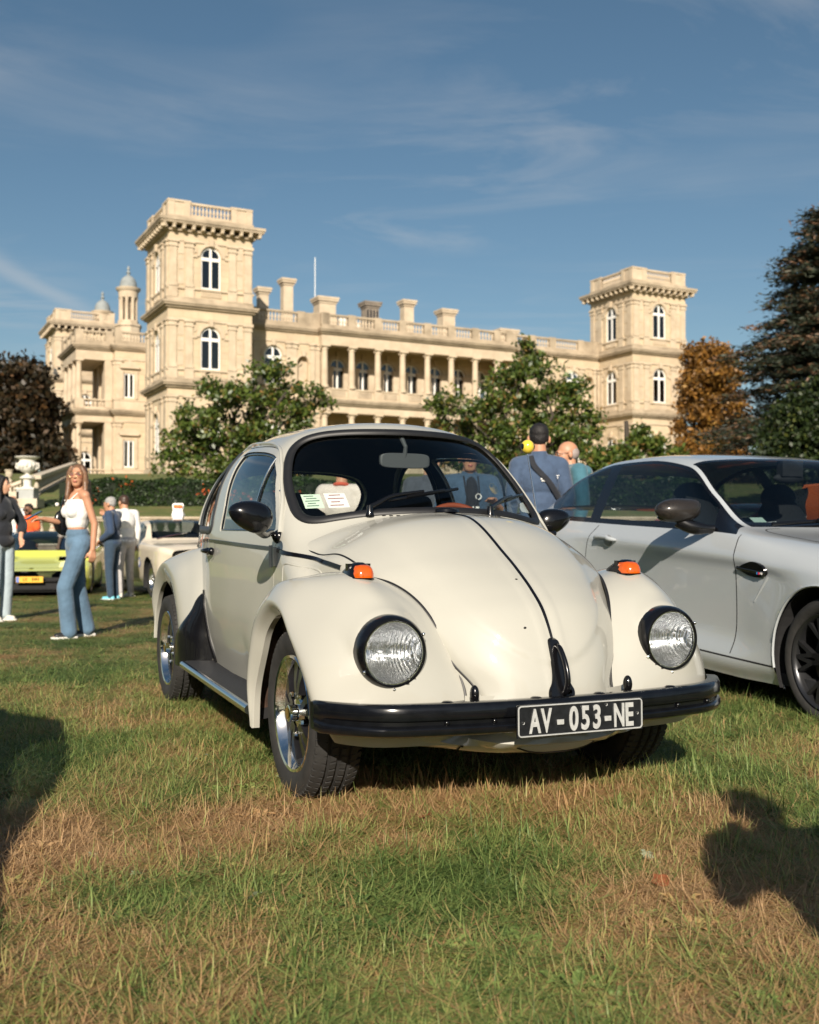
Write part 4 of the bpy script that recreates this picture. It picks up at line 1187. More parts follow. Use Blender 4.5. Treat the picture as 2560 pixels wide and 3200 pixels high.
RW = cat_rom(half([(0, 1.02), (.2, 1.02), (.36, 1.03), (.43, 1.06), (.445, 1.12), (.42, 1.2), (.34, 1.265), (.2, 1.295), (0, 1.303)]), 70, True)
DOOR = cat_rom([(.495, .90), (.494, .62), (.51, .42), (.60, .305), (.75, .284), (1.2, .286), (1.52, .292), (1.60, .33), (1.628, .5), (1.632, .75), (1.615, .93), (1.565, 1.0), (1.535, 1.15), (1.512, 1.30), (1.47, 1.362), (1.35, 1.366), (1.0, 1.346), (.80, 1.312), (.72, 1.25), (.64, 1.165), (.55, 1.06), (.502, .97)], 150, True)
def shrink(o, d):
    o = np.asarray(o); t = np.roll(o, -1, 0) - np.roll(o, 1, 0); t /= np.linalg.norm(t, axis=1)[:, None]
    n = np.c_[t[:, 1], -t[:, 0]]
    A = .5 * np.sum(o[:, 0] * np.roll(o[:, 1], -1) - np.roll(o[:, 0], -1) * o[:, 1])
    return o + n * d * (-1 if A > 0 else 1)

body = temp(shell_solid('body_shell', 0.0, -.020, [M_cream, M_matt]))
c = cutter(WS, -.1, 1.05, 'xz'); boolean(body, c); kill(c)
c = cutter(RW, 1.9, 3.3, 'xz'); boolean(body, c); kill(c)
for s in (-1, 1):
    c = cutter(QW, .3 * s, .9 * s, 'yz'); boolean(body, c); kill(c)
    c = side_cutter(DOOR, s); boolean(body, c); kill(c)
body.name = 'body_shell'; body.parent = beetle; smooth(body.data, 32)
for s in (-1, 1):
    d = temp(shell_solid('door', 0.0, -.020, [M_cream, M_matt]))
    c = side_cutter(shrink(DOOR, .0045), s); boolean(d, c, 'INTERSECT'); kill(c)
    c = cutter(DW, .3 * s, .95 * s, 'yz'); boolean(d, c); kill(c)
    d.name = 'door'; d.parent = beetle; smooth(d.data, 32)
    if s < 0: door_r = d
    else: door_l = d

def pane(name, outline, d0, d1, plane, parent, o0=-.010, m=M_glass):
    q = temp(shell_solid(name, o0, o0 - .0035, [m, m]))
    c = cutter(shrink(outline, -.006), d0, d1, plane); boolean(q, c, 'INTERSECT'); kill(c)
    # one sheet is enough for a thin pane: keep the outer faces
    b = bmesh.new(); b.from_mesh(q.data)
    bmesh.ops.delete(b, geom=[f for f in b.faces if f.material_index == 1 or f.normal.length < .5], context='FACES'); b.to_mesh(q.data); b.free()
    q.name = name; q.parent = parent; smooth(q.data, 60)
    return q
SC_IN = 'x'
pane('windscreen', WS, -.1, 1.05, 'xz', beetle)
pane('rear_window', RW, 1.9, 3.3, 'xz', beetle)
for s, d in ((-1, door_r), (1, door_l)):
    pane('door_window', DW, .3 * s, .95 * s, 'yz', d, m=M_glass2); pane('quarter_window', QW, .3 * s, .95 * s, 'yz', beetle, m=M_glass2)

def on_body(pts, plane, side=1, F=F_body, off=0.0):
    """lift a 2D outline on to the body skin; also the outward normals there"""
    pts = np.asarray(pts, float); n = len(pts)
    def pos(p, t):
        if plane == 'yz': return np.c_[side * (1.0 - t), p[:, 0], p[:, 1]]
        if plane == 'xz': return np.c_[p[:, 0], (-1.2 + t) if side > 0 else (3.6 - t), p[:, 1]]
        return np.c_[p[:, 0], p[:, 1], 1.8 - t]
    lo = np.zeros(n); hi = np.full(n, np.nan); T = np.linspace(0, 2.2, 330)
    prev = np.zeros(n)
    for t in T:
        P = pos(pts, np.full(n, t)); ins = (F(P[:, 0], P[:, 1], P[:, 2]) < off) & np.isnan(hi)
        hi[ins] = t; lo[ins] = prev[ins]; prev[:] = t
    hi = np.where(np.isnan(hi), 1.0, hi)
    for _ in range(24):
        m = (lo + hi) / 2; P = pos(pts, m); i = F(P[:, 0], P[:, 1], P[:, 2]) < off
        hi = np.where(i, m, hi); lo = np.where(i, lo, m)
    P = pos(pts, (lo + hi) / 2)
    return P, grad(P, F)
def grad(P, F=F_body, e=.004):
    g = np.stack([F(P[:, 0] + e * (i == 0), P[:, 1] + e * (i == 1), P[:, 2] + e * (i == 2)) - F(P[:, 0] - e * (i == 0), P[:, 1] - e * (i == 1), P[:, 2] - e * (i == 2)) for i in range(3)], 1)
    return g / (np.linalg.norm(g, axis=1)[:, None] + 1e-9)
def strip(mb, P, N, w, h, closed=False, sink=.004, mi=0, n=6, flat=False):
    """half-round moulding swept along points P with surface normals N"""
    T = (np.roll(P, -1, 0) - np.roll(P, 1, 0)) if closed else np.gradient(P, axis=0)
    T /= np.linalg.norm(T, axis=1)[:, None] + 1e-9
    B = np.cross(T, N); B /= np.linalg.norm(B, axis=1)[:, None] + 1e-9
    a = np.linspace(0, PI, n + 1)
    w_ = np.full(len(P), w) if np.isscalar(w) else w
    if flat: prof = [(1, 0), (.92, .75), (.75, 1), (-.75, 1), (-.92, .75), (-1, 0)]
    else: prof = [(math.cos(t), math.sin(t)) for t in a]
    G = np.stack([P + B * (w_ * .5 * c_)[:, None] + N * (h * s_ - sink) for c_, s_ in prof], 1)
    mb.grid(G, mi, closed_u=closed)
    return mb

P, N = on_body(WS, 'xz'); strip(MB(), P, N, .044, .014, True).build('windscreen_seal', M_rub, beetle, 50)
P, N = on_body(RW, 'xz', -1); strip(MB(), P, N, .035, .012, True).build('rear_window_seal', M_rub, beetle, 50)
M_seal = mat('faded_rubber', (.035, .038, .042), .45)
for s, d in ((-1, door_r), (1, door_l)):
    P, N = on_body(QW, 'yz', s); strip(MB(), P, N, .044, .012, True).build('quarter_window_seal', M_seal, beetle, 50)
    P, N = on_body(shrink(DW, .004), 'yz', s); strip(MB(), P, N, .016, .004, True, sink=.009).build('window_seal', M_blk, d, 50)
    # vent window post and catch
    vp = np.array([(.86, .962), (.835, 1.10), (.80, 1.28)]); P, N = on_body(cat_rom(vp, 12), 'yz', s); strip(MB(), P, N, .011, .006, sink=.006).build('vent_post', M_chr, d, 50)
    vp = np.array([(.845, .966), (.82, 1.10), (.785, 1.275)]); P, N = on_body(cat_rom(vp, 12), 'yz', s); strip(MB(), P, N, .014, .004, sink=.008).build('vent_seal', M_blk, d, 50)
    P, N = on_body(np.array([(.62, 1.13)]), 'yz', s); MB().ell(P[0] - N[0] * .01, (.008, .018, .008)).build('vent_catch', M_chr, d)
    # belt mouldings: door, quarter panel, cowl side
    for a, par, nm in (([(.51, .885), (.75, .892), (1.1, .903), (1.4, .911), (1.602, .915)], d, 'belt_moulding'), ([(1.64, .916), (1.8, .915), (2.0, .905), (2.2, .885)], beetle, 'belt_moulding'), ([(.47, .882), (.38, .872), (.25, .858), (.1, .838), (.0, .822)], beetle, 'belt_moulding')):
        P, N = on_body(cat_rom(a, 30), 'yz', s)
        m = MB(); strip(m, P, N, .019, .008, flat=True); m.build(nm, M_blk, par, 40)
    # drip rail
    a = [(.462, .95), (.54, 1.07), (.628, 1.165), (.708, 1.246), (.81, 1.316), (.98, 1.352), (1.23, 1.373), (1.51, 1.384), (1.70, 1.366), (1.86, 1.318), (1.99, 1.235), (2.09, 1.12), (2.13, 1.0)]
    P, N = on_body(cat_rom(a, 60), 'yz', s)
    w = .018
    m = MB(); strip(m, P, N, w, .018); m.build('drip_rail', M_cream, beetle, 60)
    P2 = P - np.array([0, 0, .012]); m = MB(); strip(m, P2, N, .010, .006); m.build('drip_seal', M_blk, beetle, 60)
    # hinges
    for zz in (.855, .43):
        P, N = on_body(np.array([(.498, zz)]), 'yz', s); p = P[0]
        m = MB(); m.box(p + N[0] * .006 + np.array([0, -.012, 0]), (.018, .04, .075)); m.tube([p + N[0] * .016 + np.array([0, 0, -.045]), p + N[0] * .016 + np.array([0, 0, .045])], .008, 8); m.build('hinge', M_cream, beetle, 40)
    # handle
    P, N = on_body(cat_rom([(1.585, .862), (1.53, .862), (1.46, .862)], 9), 'yz', s)
    m = MB()
    m.tube(P + N * np.array([.012, .03, .036, .038, .038, .038, .036, .03, .02])[:, None], [.013, .012, .011, .011, .011, .012, .013, .013, .008], 10)
    m.ell(P[-1] + N[-1] * .012, (.018, .022, .02)); m.ell(P[0] + N[0] * .006, (.016, .02, .018)); m.build('handle', M_blk, d, 50)
    pd = cat_rom([(1.455, .862 - .035), (1.43, .862), (1.455, .862 + .04), (1.50, .862 + .045), (1.53, .862), (1.5, .862 - .04)], 24, True)
    P, N = on_body(pd, 'yz', s); m = MB(); m.add(P + N * .0015, [tuple(range(24))]); m.build('handle_recess', M_cream, d)
    # fuel flap seam on the cowl side
    fl = cat_rom([(.36, .83), (.25, .822), (.15, .806), (.135, .78), (.16, .70), (.20, .60), (.33, .60), (.37, .64), (.375, .78)], 60, True)
    P, N = on_body(fl, 'yz', s); m = MB(); strip(m, P, N, .012, .005, True, sink=.0025); m.build('flap', M_cream, beetle, 60)

# ---- bonnet
def hood_grid(s0=R(101.5), s1=R(187), nu=110, nv=64, lift=0.0):
    G = np.zeros((nu, nv, 3)); u = np.linspace(0, 1, nu); v = np.linspace(-1, 1, nv)
    for i, a in enumerate(u):
        xe = _xe(s0 + (s1 - s0) * a)
        for j, b in enumerate(v):
            bb = math.sin(b * PI / 2) * .35 + b * .65
            # back edge bows rearward at the sides, front edge rounds off
            th0 = s0 - R(24) * abs(bb) ** 2.2; th1 = s1 - R(11) * abs(bb) ** 3.0
            th = th0 + (th1 - th0) * a
            x = _xe(th) * bb
            r = hood_r(th, x)
            # pressed contour: raised centre, fading above and rounding off below
            q = abs(bb)
            td = math.degrees(th); lim = .735
            edge = lim
            if td > 154: edge = lim * math.sqrt(max(0.0, 1 - ((td - 154) / 16.5) ** 2))
            elif td < 112: edge = lim * math.sqrt(max(0.0, 1 - ((112 - td) / 9.5) ** 2))
            r += .0070 / (1 + math.exp((q - edge) / .020)) * min(1, edge * 6) + .006 * math.exp(-(q - edge) ** 2 / .0016) * 0
            r += .004 * math.exp(-((abs(x) - .034) / .009) ** 2) * min(1, max(0, (.93 - a) / .05))
            r -= .010 * max(0, (q - .955) / .045) ** 2 + .012 * max(0, (a - .975) / .025) ** 2 + .010 * max(0, (.02 - a) / .02) ** 2
            r += lift
            G[i, j] = (x, PY + r * math.cos(th), PZ + r * math.sin(th))
    return G
HG = hood_grid()
hood = MB().grid(HG, flip=False).build('bonnet', M_cream, beetle)
modify(hood, ('SOLIDIFY', dict(thickness=.008, offset=-1))); smooth(hood.data, 45)
def rim(G): return np.concatenate([G[:, 0], G[-1, 1:], G[-2::-1, -1], G[0, -2:0:-1]])
E_ = rim(HG); keep = np.arange(len(E_))
m = MB(); m.tube(rim(hood_grid(lift=-.0048)), .0058, 8, closed=True, sq=1); m.build('bonnet_seal', M_rub, beetle, 60)
# centre moulding
th = np.linspace(R(103), R(168.3), 60); r = hood_r(th, np.zeros(60)) + .0065
P = np.c_[np.zeros(60), PY + r * np.cos(th), PZ + r * np.sin(th)]; N = np.c_[np.zeros(60), np.cos(th), np.sin(th)]
m = MB(); strip(m, P, N, np.interp(np.arange(60), [0, 50, 59], [.016, .016, .010]), .009); m.build('bonnet_moulding', M_blk, hood, 50)
# washer button at the moulding's head
p = P[0] + np.array([0, .02, .006]); MB().lathe([(0, .012), (.035, .012), (.05, .008), (.054, -.002), (.06, -.004)], 24, c=p).build('washer_cap', M_blk, hood, 40)
# catch handle
hp = [(.020, .588), (.023, .56), (.026, .50), (.034, .46), (.047, .435), (.046, .412), (.026, .402), (0, .400)]
out = [(0, .60), (.012, .598)] + hp
ol = cat_rom(half(out), 60, True)
def hood_pt(x, z, lift=0):
    lo, hi = R(120), R(195)
    for _ in range(40):
        t = (lo + hi) / 2; rr = hood_r(np.array(t), np.array(x)) + lift
        if PZ + rr * math.sin(t) > z: lo = t
        else: hi = t
    return np.array([x, PY + rr * math.cos(t), z])
m = MB()
A = np.array([hood_pt(x, z, .007) for x, z in ol]); B = np.array([hood_pt(x, z, .018) for x, z in shrink(ol, .004)])
n = len(ol); m.add(np.r_[A, B], [(i, (i + 1) % n, n + (i + 1) % n, n + i) for i in range(n)] + [tuple(range(n, 2 * n))])
hb = m.build('handle_plate', M_blk, hood, 40)
pth = [hood_pt(0.004, .575, .016), hood_pt(.004, .565, .036), hood_pt(.004, .52, .048), hood_pt(.004, .47, .046), hood_pt(.004, .435, .03), hood_pt(.004, .425, .014)]
MB().tube(cat_rom(pth, 24), np.interp(np.arange(24), [0, 4, 18, 23], [.009, .011, .012, .010]), 10, sq=.8).build('catch_handle', M_blk, hood, 60)
MB().lathe([(0, .012), (.008, .011), (.010, .004), (.010, -.01)], 12, axis='y', c=hood_pt(.012, .432, .0)).xform(Matrix.Translation((0, -.028, 0)) @ Matrix.Identity(4)).build('catch_button', M_chr, hood, 40)
# cowl vent slots
m = MB()
for k in range(13):
    x = -.26 + k * .026
    P, N = on_body(np.array([(x, .176 + 1.0 * x * x)]), 'xy'); m.box(P[0] + np.array([0, 0, .002]), (.014, .006, .004), rz=.3 * x)
for k in range(13):
    x = -.052 - 0 + .052 + .10 + k * .026
    P, N = on_body(np.array([(x, .176 + 1.0 * x * x)]), 'xy'); m.box(P[0] + np.array([0, 0, .002]), (.014, .006, .004), rz=.3 * x)
m.build('vent_slots', M_under, beetle)

# ---- wings
HLX, HLY, HLZ = .542, -.50, .566
def wing_front(s):
    L = [(.358, .195), (.334, .35), (.24, .50), (.175, .585), (.08, .643), (0, .662), (-.1, .65), (-.185, .597), (-.255, .514), (-.31, .455), (-.365, .40), (-.41, .345), (-.415, .285)]
    sh = [(-.768, .375, .205), (-.785, .36, .365), (-.795, .275, .53), (-.797, .20, .62), (-.797, .09, .685), (-.797, -.01, .708), (-.797, -.13, .688), (-.797, -.235, .62), (-.79, -.33, .55), (-.782, -.40, .475), (-.768, -.44, .40), (-.745, -.455, .34), (-.70, -.44, .275)]
    cr = [(-.71, .42, .215), (-.715, .425, .38), (-.72, .37, .565), (-.712, .29, .675), (-.70, .17, .742), (-.69, .03, .782), (-.645, -.12, .806), (-.60, -.28, .795), (-.575, -.42, .725), (-.558, -.505, .60), (-.545, -.535, .46), (-.54, -.54, .335), (-.525, -.515, .262)]
    inn = [(-.60, .435, .22), (-.60, .435, .39), (-.585, .40, .58), (-.572, .31, .70), (-.548, .17, .755), (-.525, .02, .785), (-.49, -.12, .792), (-.43, -.26, .77), (-.375, -.38, .70), (-.325, -.465, .575), (-.287, -.52, .44), (-.292, -.545, .325), (-.30, -.535, .255)]
    C = []
    for i in range(13):
        l = np.array([-.765 + (.0 if i < 11 else .03 * (i - 10)), *L[i]])
        mid1 = (np.array(inn[i]) + np.array(cr[i])) / 2 + np.array([0, 0, .012 if 3 < i < 8 else .004]) + np.array([0, -.012 if i > 7 else 0, 0])
        mid2 = np.array(cr[i]) * .5 + np.array(sh[i]) * .5
        d = mid2 - np.array([-.62, 0.0, .35]); d[0] *= .55; d /= np.linalg.norm(d)
        mid2 = mid2 + d * (.030 if 2 < i < 10 else .018)
        C.append([inn[i], mid1, cr[i], mid2, sh[i], l])
    G = surf(C, 96, 52)
    # headlamp pot: push the skin round the lamp axis out to the lamp plane
    rr = np.hypot(G[..., 0] + HLX, G[..., 2] - HLZ)
    front = (G[..., 1] < -.12)
    r0, r1 = .118, .215
    k = np.clip((r1 - rr) / (r1 - r0), 0, 1); k = k * k * (3 - 2 * k)
    tgt = HLY + .012
    back = np.minimum(G[..., 1], tgt + np.maximum(0, rr - r0) * 1.6)
    G[..., 1] = np.where(front, G[..., 1] * (1 - k) + back * k, G[..., 1])
    if s > 0: G = G * np.array([-1, 1, 1])
    return G
def wing_rear(s):
    C = [[(-.60, 1.68, .28), (-.66, 1.69, .28), (-.71, 1.74, .28), (-.735, 1.84, .28), (-.715, 1.975, .27)],
         [(-.60, 1.69, .45), (-.66, 1.70, .46), (-.71, 1.76, .46), (-.742, 1.88, .46), (-.715, 2.03, .45)],
         [(-.60, 1.70, .62), (-.65, 1.71, .63), (-.70, 1.79, .63), (-.745, 1.94, .60), (-.715, 2.10, .555)],
         [(-.60, 1.70, .77), (-.635, 1.74, .78), (-.69, 1.86, .765), (-.748, 2.03, .715), (-.715, 2.22, .638)],
         [(-.595, 1.72, .862), (-.63, 1.82, .866), (-.685, 1.97, .83), (-.748, 2.16, .765), (-.715, 2.34, .676)],
         [(-.58, 1.95, .872), (-.63, 2.02, .868), (-.69, 2.13, .84), (-.748, 2.27, .785), (-.715, 2.42, .684)],
         [(-.54, 2.25, .86), (-.60, 2.28, .852), (-.68, 2.33, .815), (-.746, 2.43, .76), (-.715, 2.52, .664)],
         [(-.47, 2.5, .80), (-.56, 2.53, .79), (-.66, 2.56, .755), (-.74, 2.58, .69), (-.715, 2.62, .61)],
         [(-.40, 2.72, .70), (-.50, 2.75, .68), (-.62, 2.75, .64), (-.73, 2.72, .58), (-.715, 2.71, .51)],
         [(-.38, 2.85, .52), (-.48, 2.87, .51), (-.60, 2.84, .49), (-.70, 2.79, .45), (-.715, 2.75, .41)],
         [(-.38, 2.88, .36), (-.48, 2.9, .36), (-.6, 2.86, .35), (-.69, 2.8, .34), (-.715, 2.76, .33)]]
    G = surf(C, 84, 40)
    if s > 0: G = G * np.array([-1, 1, 1])
    return G
def wing(name, G, s, nd):
    # rolled lip: two more rows turning in under the edge
    lip = G[:, -1].copy(); l1 = lip + np.array([.006 * -s, 0, 0]); l2 = lip + np.array([.030 * -s, 0, 0])
    c = np.array([0, 0 if nd == 'f' else 2.42, .30]); d = c - lip; d[:, 0] = 0; d /= np.linalg.norm(d, axis=1)[:, None]
    l1 = l1 + d * .006; l2 = l2 + d * .002
    GG = np.concatenate([G, l1[:, None], l2[:, None]], 1)
    w = MB().grid(GG, flip=(s > 0)).build(name, M_cream, beetle, None)
    if nd == 'f':
        b = bmesh.new(); b.from_mesh(w.data)
        dl = [f for f in b.faces if f.calc_center_median().y < -.3 and math.hypot(f.calc_center_median().x - s * HLX, f.calc_center_median().z - HLZ) < .108]
        bmesh.ops.delete(b, geom=dl, context='FACES'); b.to_mesh(w.data); b.free()
    smooth(w.data, 50)
    w.data.materials.append(M_under)
    f0 = w.data.polygons[len(w.data.polygons) // 2]
    cw = np.array([s * .45, 0 if nd == 'f' else 2.4, .3])
    if (np.array(f0.center) - cw) @ np.array(f0.normal) < 0: w.data.flip_normals()
    modify(w, ('SOLIDIFY', dict(thickness=.005, offset=-1, material_offset=1, use_rim=True, material_offset_rim=0))); smooth(w.data, 50)
    # beading where wing meets body
    P = G[:, 0]; Pm = MB(); Pm.tube(P + np.array([s * .001, 0, .001]), .0055, 6); Pm.build('wing_beading', M_rub, beetle, 60)
    return w
wings = {}
for s in (-1, 1):
    wings[s] = wing('front_wing', wing_front(s), s, 'f')
    wing('rear_wing', wing_rear(s), s, 'r')

# ---- headlamps
def lens_mat():
    m = glass_mat('lamp_lens', (.97, .98, .98), .02, 1.5, .7)
    n = m.node_tree.nodes; l = m.node_tree.links
    g = n.new('ShaderNodeTexCoord'); w = n.new('ShaderNodeTexWave'); w.wave_type = 'BANDS'; w.bands_direction = 'X'; w.inputs['Scale'].default_value = 26; w.inputs['Distortion'].default_value = .4
    l.new(g.outputs['Object'], w.inputs['Vector'])
    bp = n.new('ShaderNodeBump'); bp.inputs['Strength'].default_value = .6; bp.inputs['Distance'].default_value = .004
    l.new(w.outputs['Fac'], bp.inputs['Height'])
    for q in n:
        if q.type in ('BSDF_GLOSSY', 'FRESNEL'): l.new(bp.outputs[0], q.inputs['Normal'])
    return m
M_lens = lens_mat()
M_refl = mat('lamp_reflector', (.93, .94, .95), .20, 1.0)
def _flute(m):      # what the fluted glass does to the mirror behind it: vertical bands and small prisms
    n = m.node_tree.nodes; l = m.node_tree.links; g = n.new('ShaderNodeTexCoord')
    w = n.new('ShaderNodeTexWave'); w.wave_type = 'BANDS'; w.bands_direction = 'X'; w.inputs['Scale'].default_value = 34; w.inputs['Distortion'].default_value = 1.2; w.inputs['Detail'].default_value = 1
    v = n.new('ShaderNodeTexVoronoi'); v.inputs['Scale'].default_value = 38
    l.new(g.outputs['Object'], w.inputs['Vector']); l.new(g.outputs['Object'], v.inputs['Vector'])
    ad = n.new('ShaderNodeMath'); ad.operation = 'MULTIPLY_ADD'; ad.inputs[1].default_value = .7; l.new(v.outputs['Distance'], ad.inputs[0]); l.new(w.outputs['Fac'], ad.inputs[2])
    bp = n.new('ShaderNodeBump'); bp.inputs['Strength'].default_value = .8; bp.inputs['Distance'].default_value = .006
    l.new(ad.outputs[0], bp.inputs['Height']); l.new(bp.outputs[0], n['Principled BSDF'].inputs['Normal'])
_flute(M_refl)
for s in (-1, 1):
    c = (s * HLX, HLY, HLZ)
    ring = MB().lathe([(.121, .020), (.1205, -.008), (.119, -.019), (.1145, -.032), (.109, -.039), (.1035, -.0395), (.1005, -.035), (.0995, -.026), (.0995, .0)], 48, axis='y', c=c)
    for a in (PI * 1.5, PI * .16, PI * 1.16 ):
        ring.ell((c[0] + .117 * math.cos(a), c[1] - .034, c[2] + .117 * math.sin(a)), (.006, .005, .006), 8, 6, 1)
    h = ring.build('headlamp', [M_blk, M_chr], beetle, 35)
    MB().tube([(c[0] + .0995 * math.cos(t), c[1] - .033, c[2] + .0995 * math.sin(t)) for t in np.linspace(0, 2 * PI, 56, endpoint=False)], .0022, 6, closed=True).build('chrome_ring', M_chr, h, 60)
    MB().lathe([(.0995, -.026), (.090, -.038), (.069, -.047), (.038, -.053), (.0, -.055)], 40, axis='y', c=c).build('lens', M_lens, h, 60)
    m = MB().lathe([(.0985, -.024), (.096, .0), (.087, .03), (.066, .065), (.04, .088), (.015, .098), (0, .099)], 40, axis='y', c=c)
    # fluted lens blocks: vertical ribs inside the glass
    m.build('reflector', M_refl, h, 60)
    MB().tube([(c[0] + .031 * math.cos(t), c[1] - .046, c[2] + .031 * math.sin(t)) for t in np.linspace(0, 2 * PI, 28, endpoint=False)], .0014, 5, closed=True).build('lens_ring', M_glass, h, 60)

# ---- indicators on the wings
M_amber = mat('amber_lens', (.55, .085, .004), .16, coat=1.0, noise=(60, .15)); M_amber.node_tree.nodes['Principled BSDF'].inputs['Subsurface Weight'].default_value = 0.0
for s in (-1, 1):
    c = np.array([s * .552, -.235, .797])
    b = MB(); t = np.linspace(0, 1, 14); rows = []
    for k, (hh, f) in enumerate([(0.0, 1.12), (.010, 1.12), (.013, 1.02), (.036, .93), (.054, .72), (.063, .36), (.064, .02)]):
        r_ = []
        for a in np.linspace(0, 2 * PI, 28, endpoint=False):
            ca, sa = math.cos(a), math.sin(a)
            L = .062 if sa < 0 else .105
            sx = math.copysign(abs(ca) ** .75, ca) * .045 * f; sy = math.copysign(abs(sa) ** .8, sa) * L * f
            drop = 0 if sa < 0 else -.020 * sa * 0
            r_.append((c[0] + sx, c[1] + sy, c[2] + hh * (1 if sa < .2 else 1 - .35 * sa) - .012 - .06 * max(0, sy) * 0 + (-.10 * (c[1] + sy - c[1])) * 0))
        rows.append(r_)
    b.grid(np.array(rows), closed_v=True)
    base = b.build('indicator', M_blk, wings[s], 40)
    # amber block: front half, bulging out of the housing
    q = MB(); rows = []
    for hh, f in [(.004, 1.03), (.018, 1.03), (.033, .94), (.044, .78), (.048, .5)]:
        r_ = [(c[0] + math.copysign(abs(math.cos(a)) ** .6, math.cos(a)) * .039 * f + s * -.003, c[1] - .006 - abs(math.sin(a)) ** .8 * .066 * f, c[2] + hh - .004) for a in np.linspace(0, PI, 18)]
        rows.append(r_)
    q.grid(np.array(rows)); P = np.array(rows)[-1]; q.add(P, [tuple(range(len(P)))])
    q.build('amber_lens', M_amber, base, 60)
    MB().bx(c[0] - .042, c[0] + .042, c[1] - .010, c[1] + .012, c[2], c[2] + .047).build('lens_back', M_blk, base)

# ---- bumper
def bumper_y(x): return -.735 + .115 * (x / .775) ** 2 + .14 * np.clip((abs(x) - .55) / .235, 0, 1) ** 2.2
prof = [(.060, .418), (.010, .4225), (-.004, .419), (-.011, .410), (-.013, .384), (-.009, .374), (.004, .368), (.004, .357), (-.009, .353), (-.015, .347), (-.015, .336), (-.009, .327), (.006, .321), (.045, .320), (.055, .33)]
xs_ = np.r_[-.787, -.783, -.775, np.linspace(-.76, .76, 61), .775, .783, .787]
G = []
for x in xs_:
    y = float(bumper_y(x)); e = np.clip((abs(x) - .775) / .012, 0, 1)
    G.append([(x, y + d * (1 - e * .5) + .022 * e, .370 + (z - .370) * (1 - .16 * e)) for d, z in prof])
bm = MB().grid(np.array(G), flip=True)
n0 = len(prof)
for ii in (0, len(xs_) - 1): bm.add(np.array(G[ii]), [tuple(range(n0)) if ii else tuple(range(n0))[::-1]])
for s in (-1, 1):   # ends turn back
    pass
bmo = bm.build('bumper', mat('bumper_black', (.0045, .005, .0065), .20, spec=.3, coat=.35, coat_rough=.08, noise=(25, .35), bump=(60, .05, .002)), beetle, 40)
for x in (-.435, -.28, .44, .59): MB().ell((x, float(bumper_y(x)) - .001, .3625), (.009, .007, .009), 10, 6).build('rivet', M_blk, bmo, 60)
for x in (-.12, .12, -.42, .43): MB().lathe([(0, .007), (.014, .006), (.02, .002), (.021, -.004)], 14, c=(x, float(bumper_y(x)) + .03, .4195)).build('bolt_head', M_blk, bmo, 50)
for x in (-.295, .295):   # bumper iron covers coming out of the valance
    MB().ell((x, -.612, .431), (.0155, .018, .030), 14, 10).build('bumper_bracket', M_blk, beetle, 60)
MB().bx(-.34, -.25, -.70, -.5, .34, .40).bx(.25, .34, -.70, -.5, .34, .40).build('bumper_iron', M_under, beetle)

# ---- number plate
pl = empty('number_plate', (.03, -.762, .3755), 0); pl.parent = beetle; pl.rotation_euler = (R(-2), R(1.5), R(.5))
PLX = .234
o = MB().bx(-PLX, PLX, -.001, .006, -.0505, .0505).build('plate', mat('plate_black', (.010, .011, .013), .35, noise=(60, .4)), None)
o.parent = beetle; o.name = 'number_plate_board'
kill(pl)
MP = Matrix.Translation((.001, -.778, .3628)) @ Euler((R(-1), R(.3), R(.2))).to_matrix().to_4x4()
o.name = 'number_plate'
o.data.transform(MP)
M_plw = mat('plate_silver', (.52, .53, .52), .4, .3, noise=(80, .15))
rr = MB()
ol = []
for sx, sz in ((1, 1), (-1, 1), (-1, -1), (1, -1)):
    a0 = {(1, 1): 0, (-1, 1): PI / 2, (-1, -1): PI, (1, -1): 1.5 * PI}[(sx, sz)]
    for a in np.linspace(a0, a0 + PI / 2, 5): ol.append((sx * (PLX - .014) + .010 * math.cos(a), sz * (.0505 - .014) + .010 * math.sin(a)))
rr.tube([(x, -.002, z) for x, z in ol], .0028, 6, closed=True)
q = rr.build('border', M_plw, o, 60); q.data.transform(MP)
TX = Matrix.Rotation(PI / 2, 4, 'X')
for body, x in (('A', -.179), ('V', -.136), ('-', -.083), ('0', -.032), ('5', .013), ('3', .058), ('-', .101), ('N', .146), ('E', .186)):
    w = {'A': .56, 'V': .56, '-': .8, 'N': .56, 'E': .66}.get(body, .66)
    q = text_mesh(body, .102, M_plw, o, 'lettering', MP @ Matrix.Translation((x * .965, -.0035, -.0352 if body != '-' else -.031)) @ TX, .0012, w, 1.0, bold=.0030)
rb = MB()
for x, z in ((.0, .034), (.092, .036), (-.214, -.004), (.212, .002)): rb.lathe([(0, .004), (.004, .003), (.005, 0)], 10, axis='y', c=(x, -.004, z))
q = rb.build('plate_screw', M_plw, o); q.data.transform(MP)

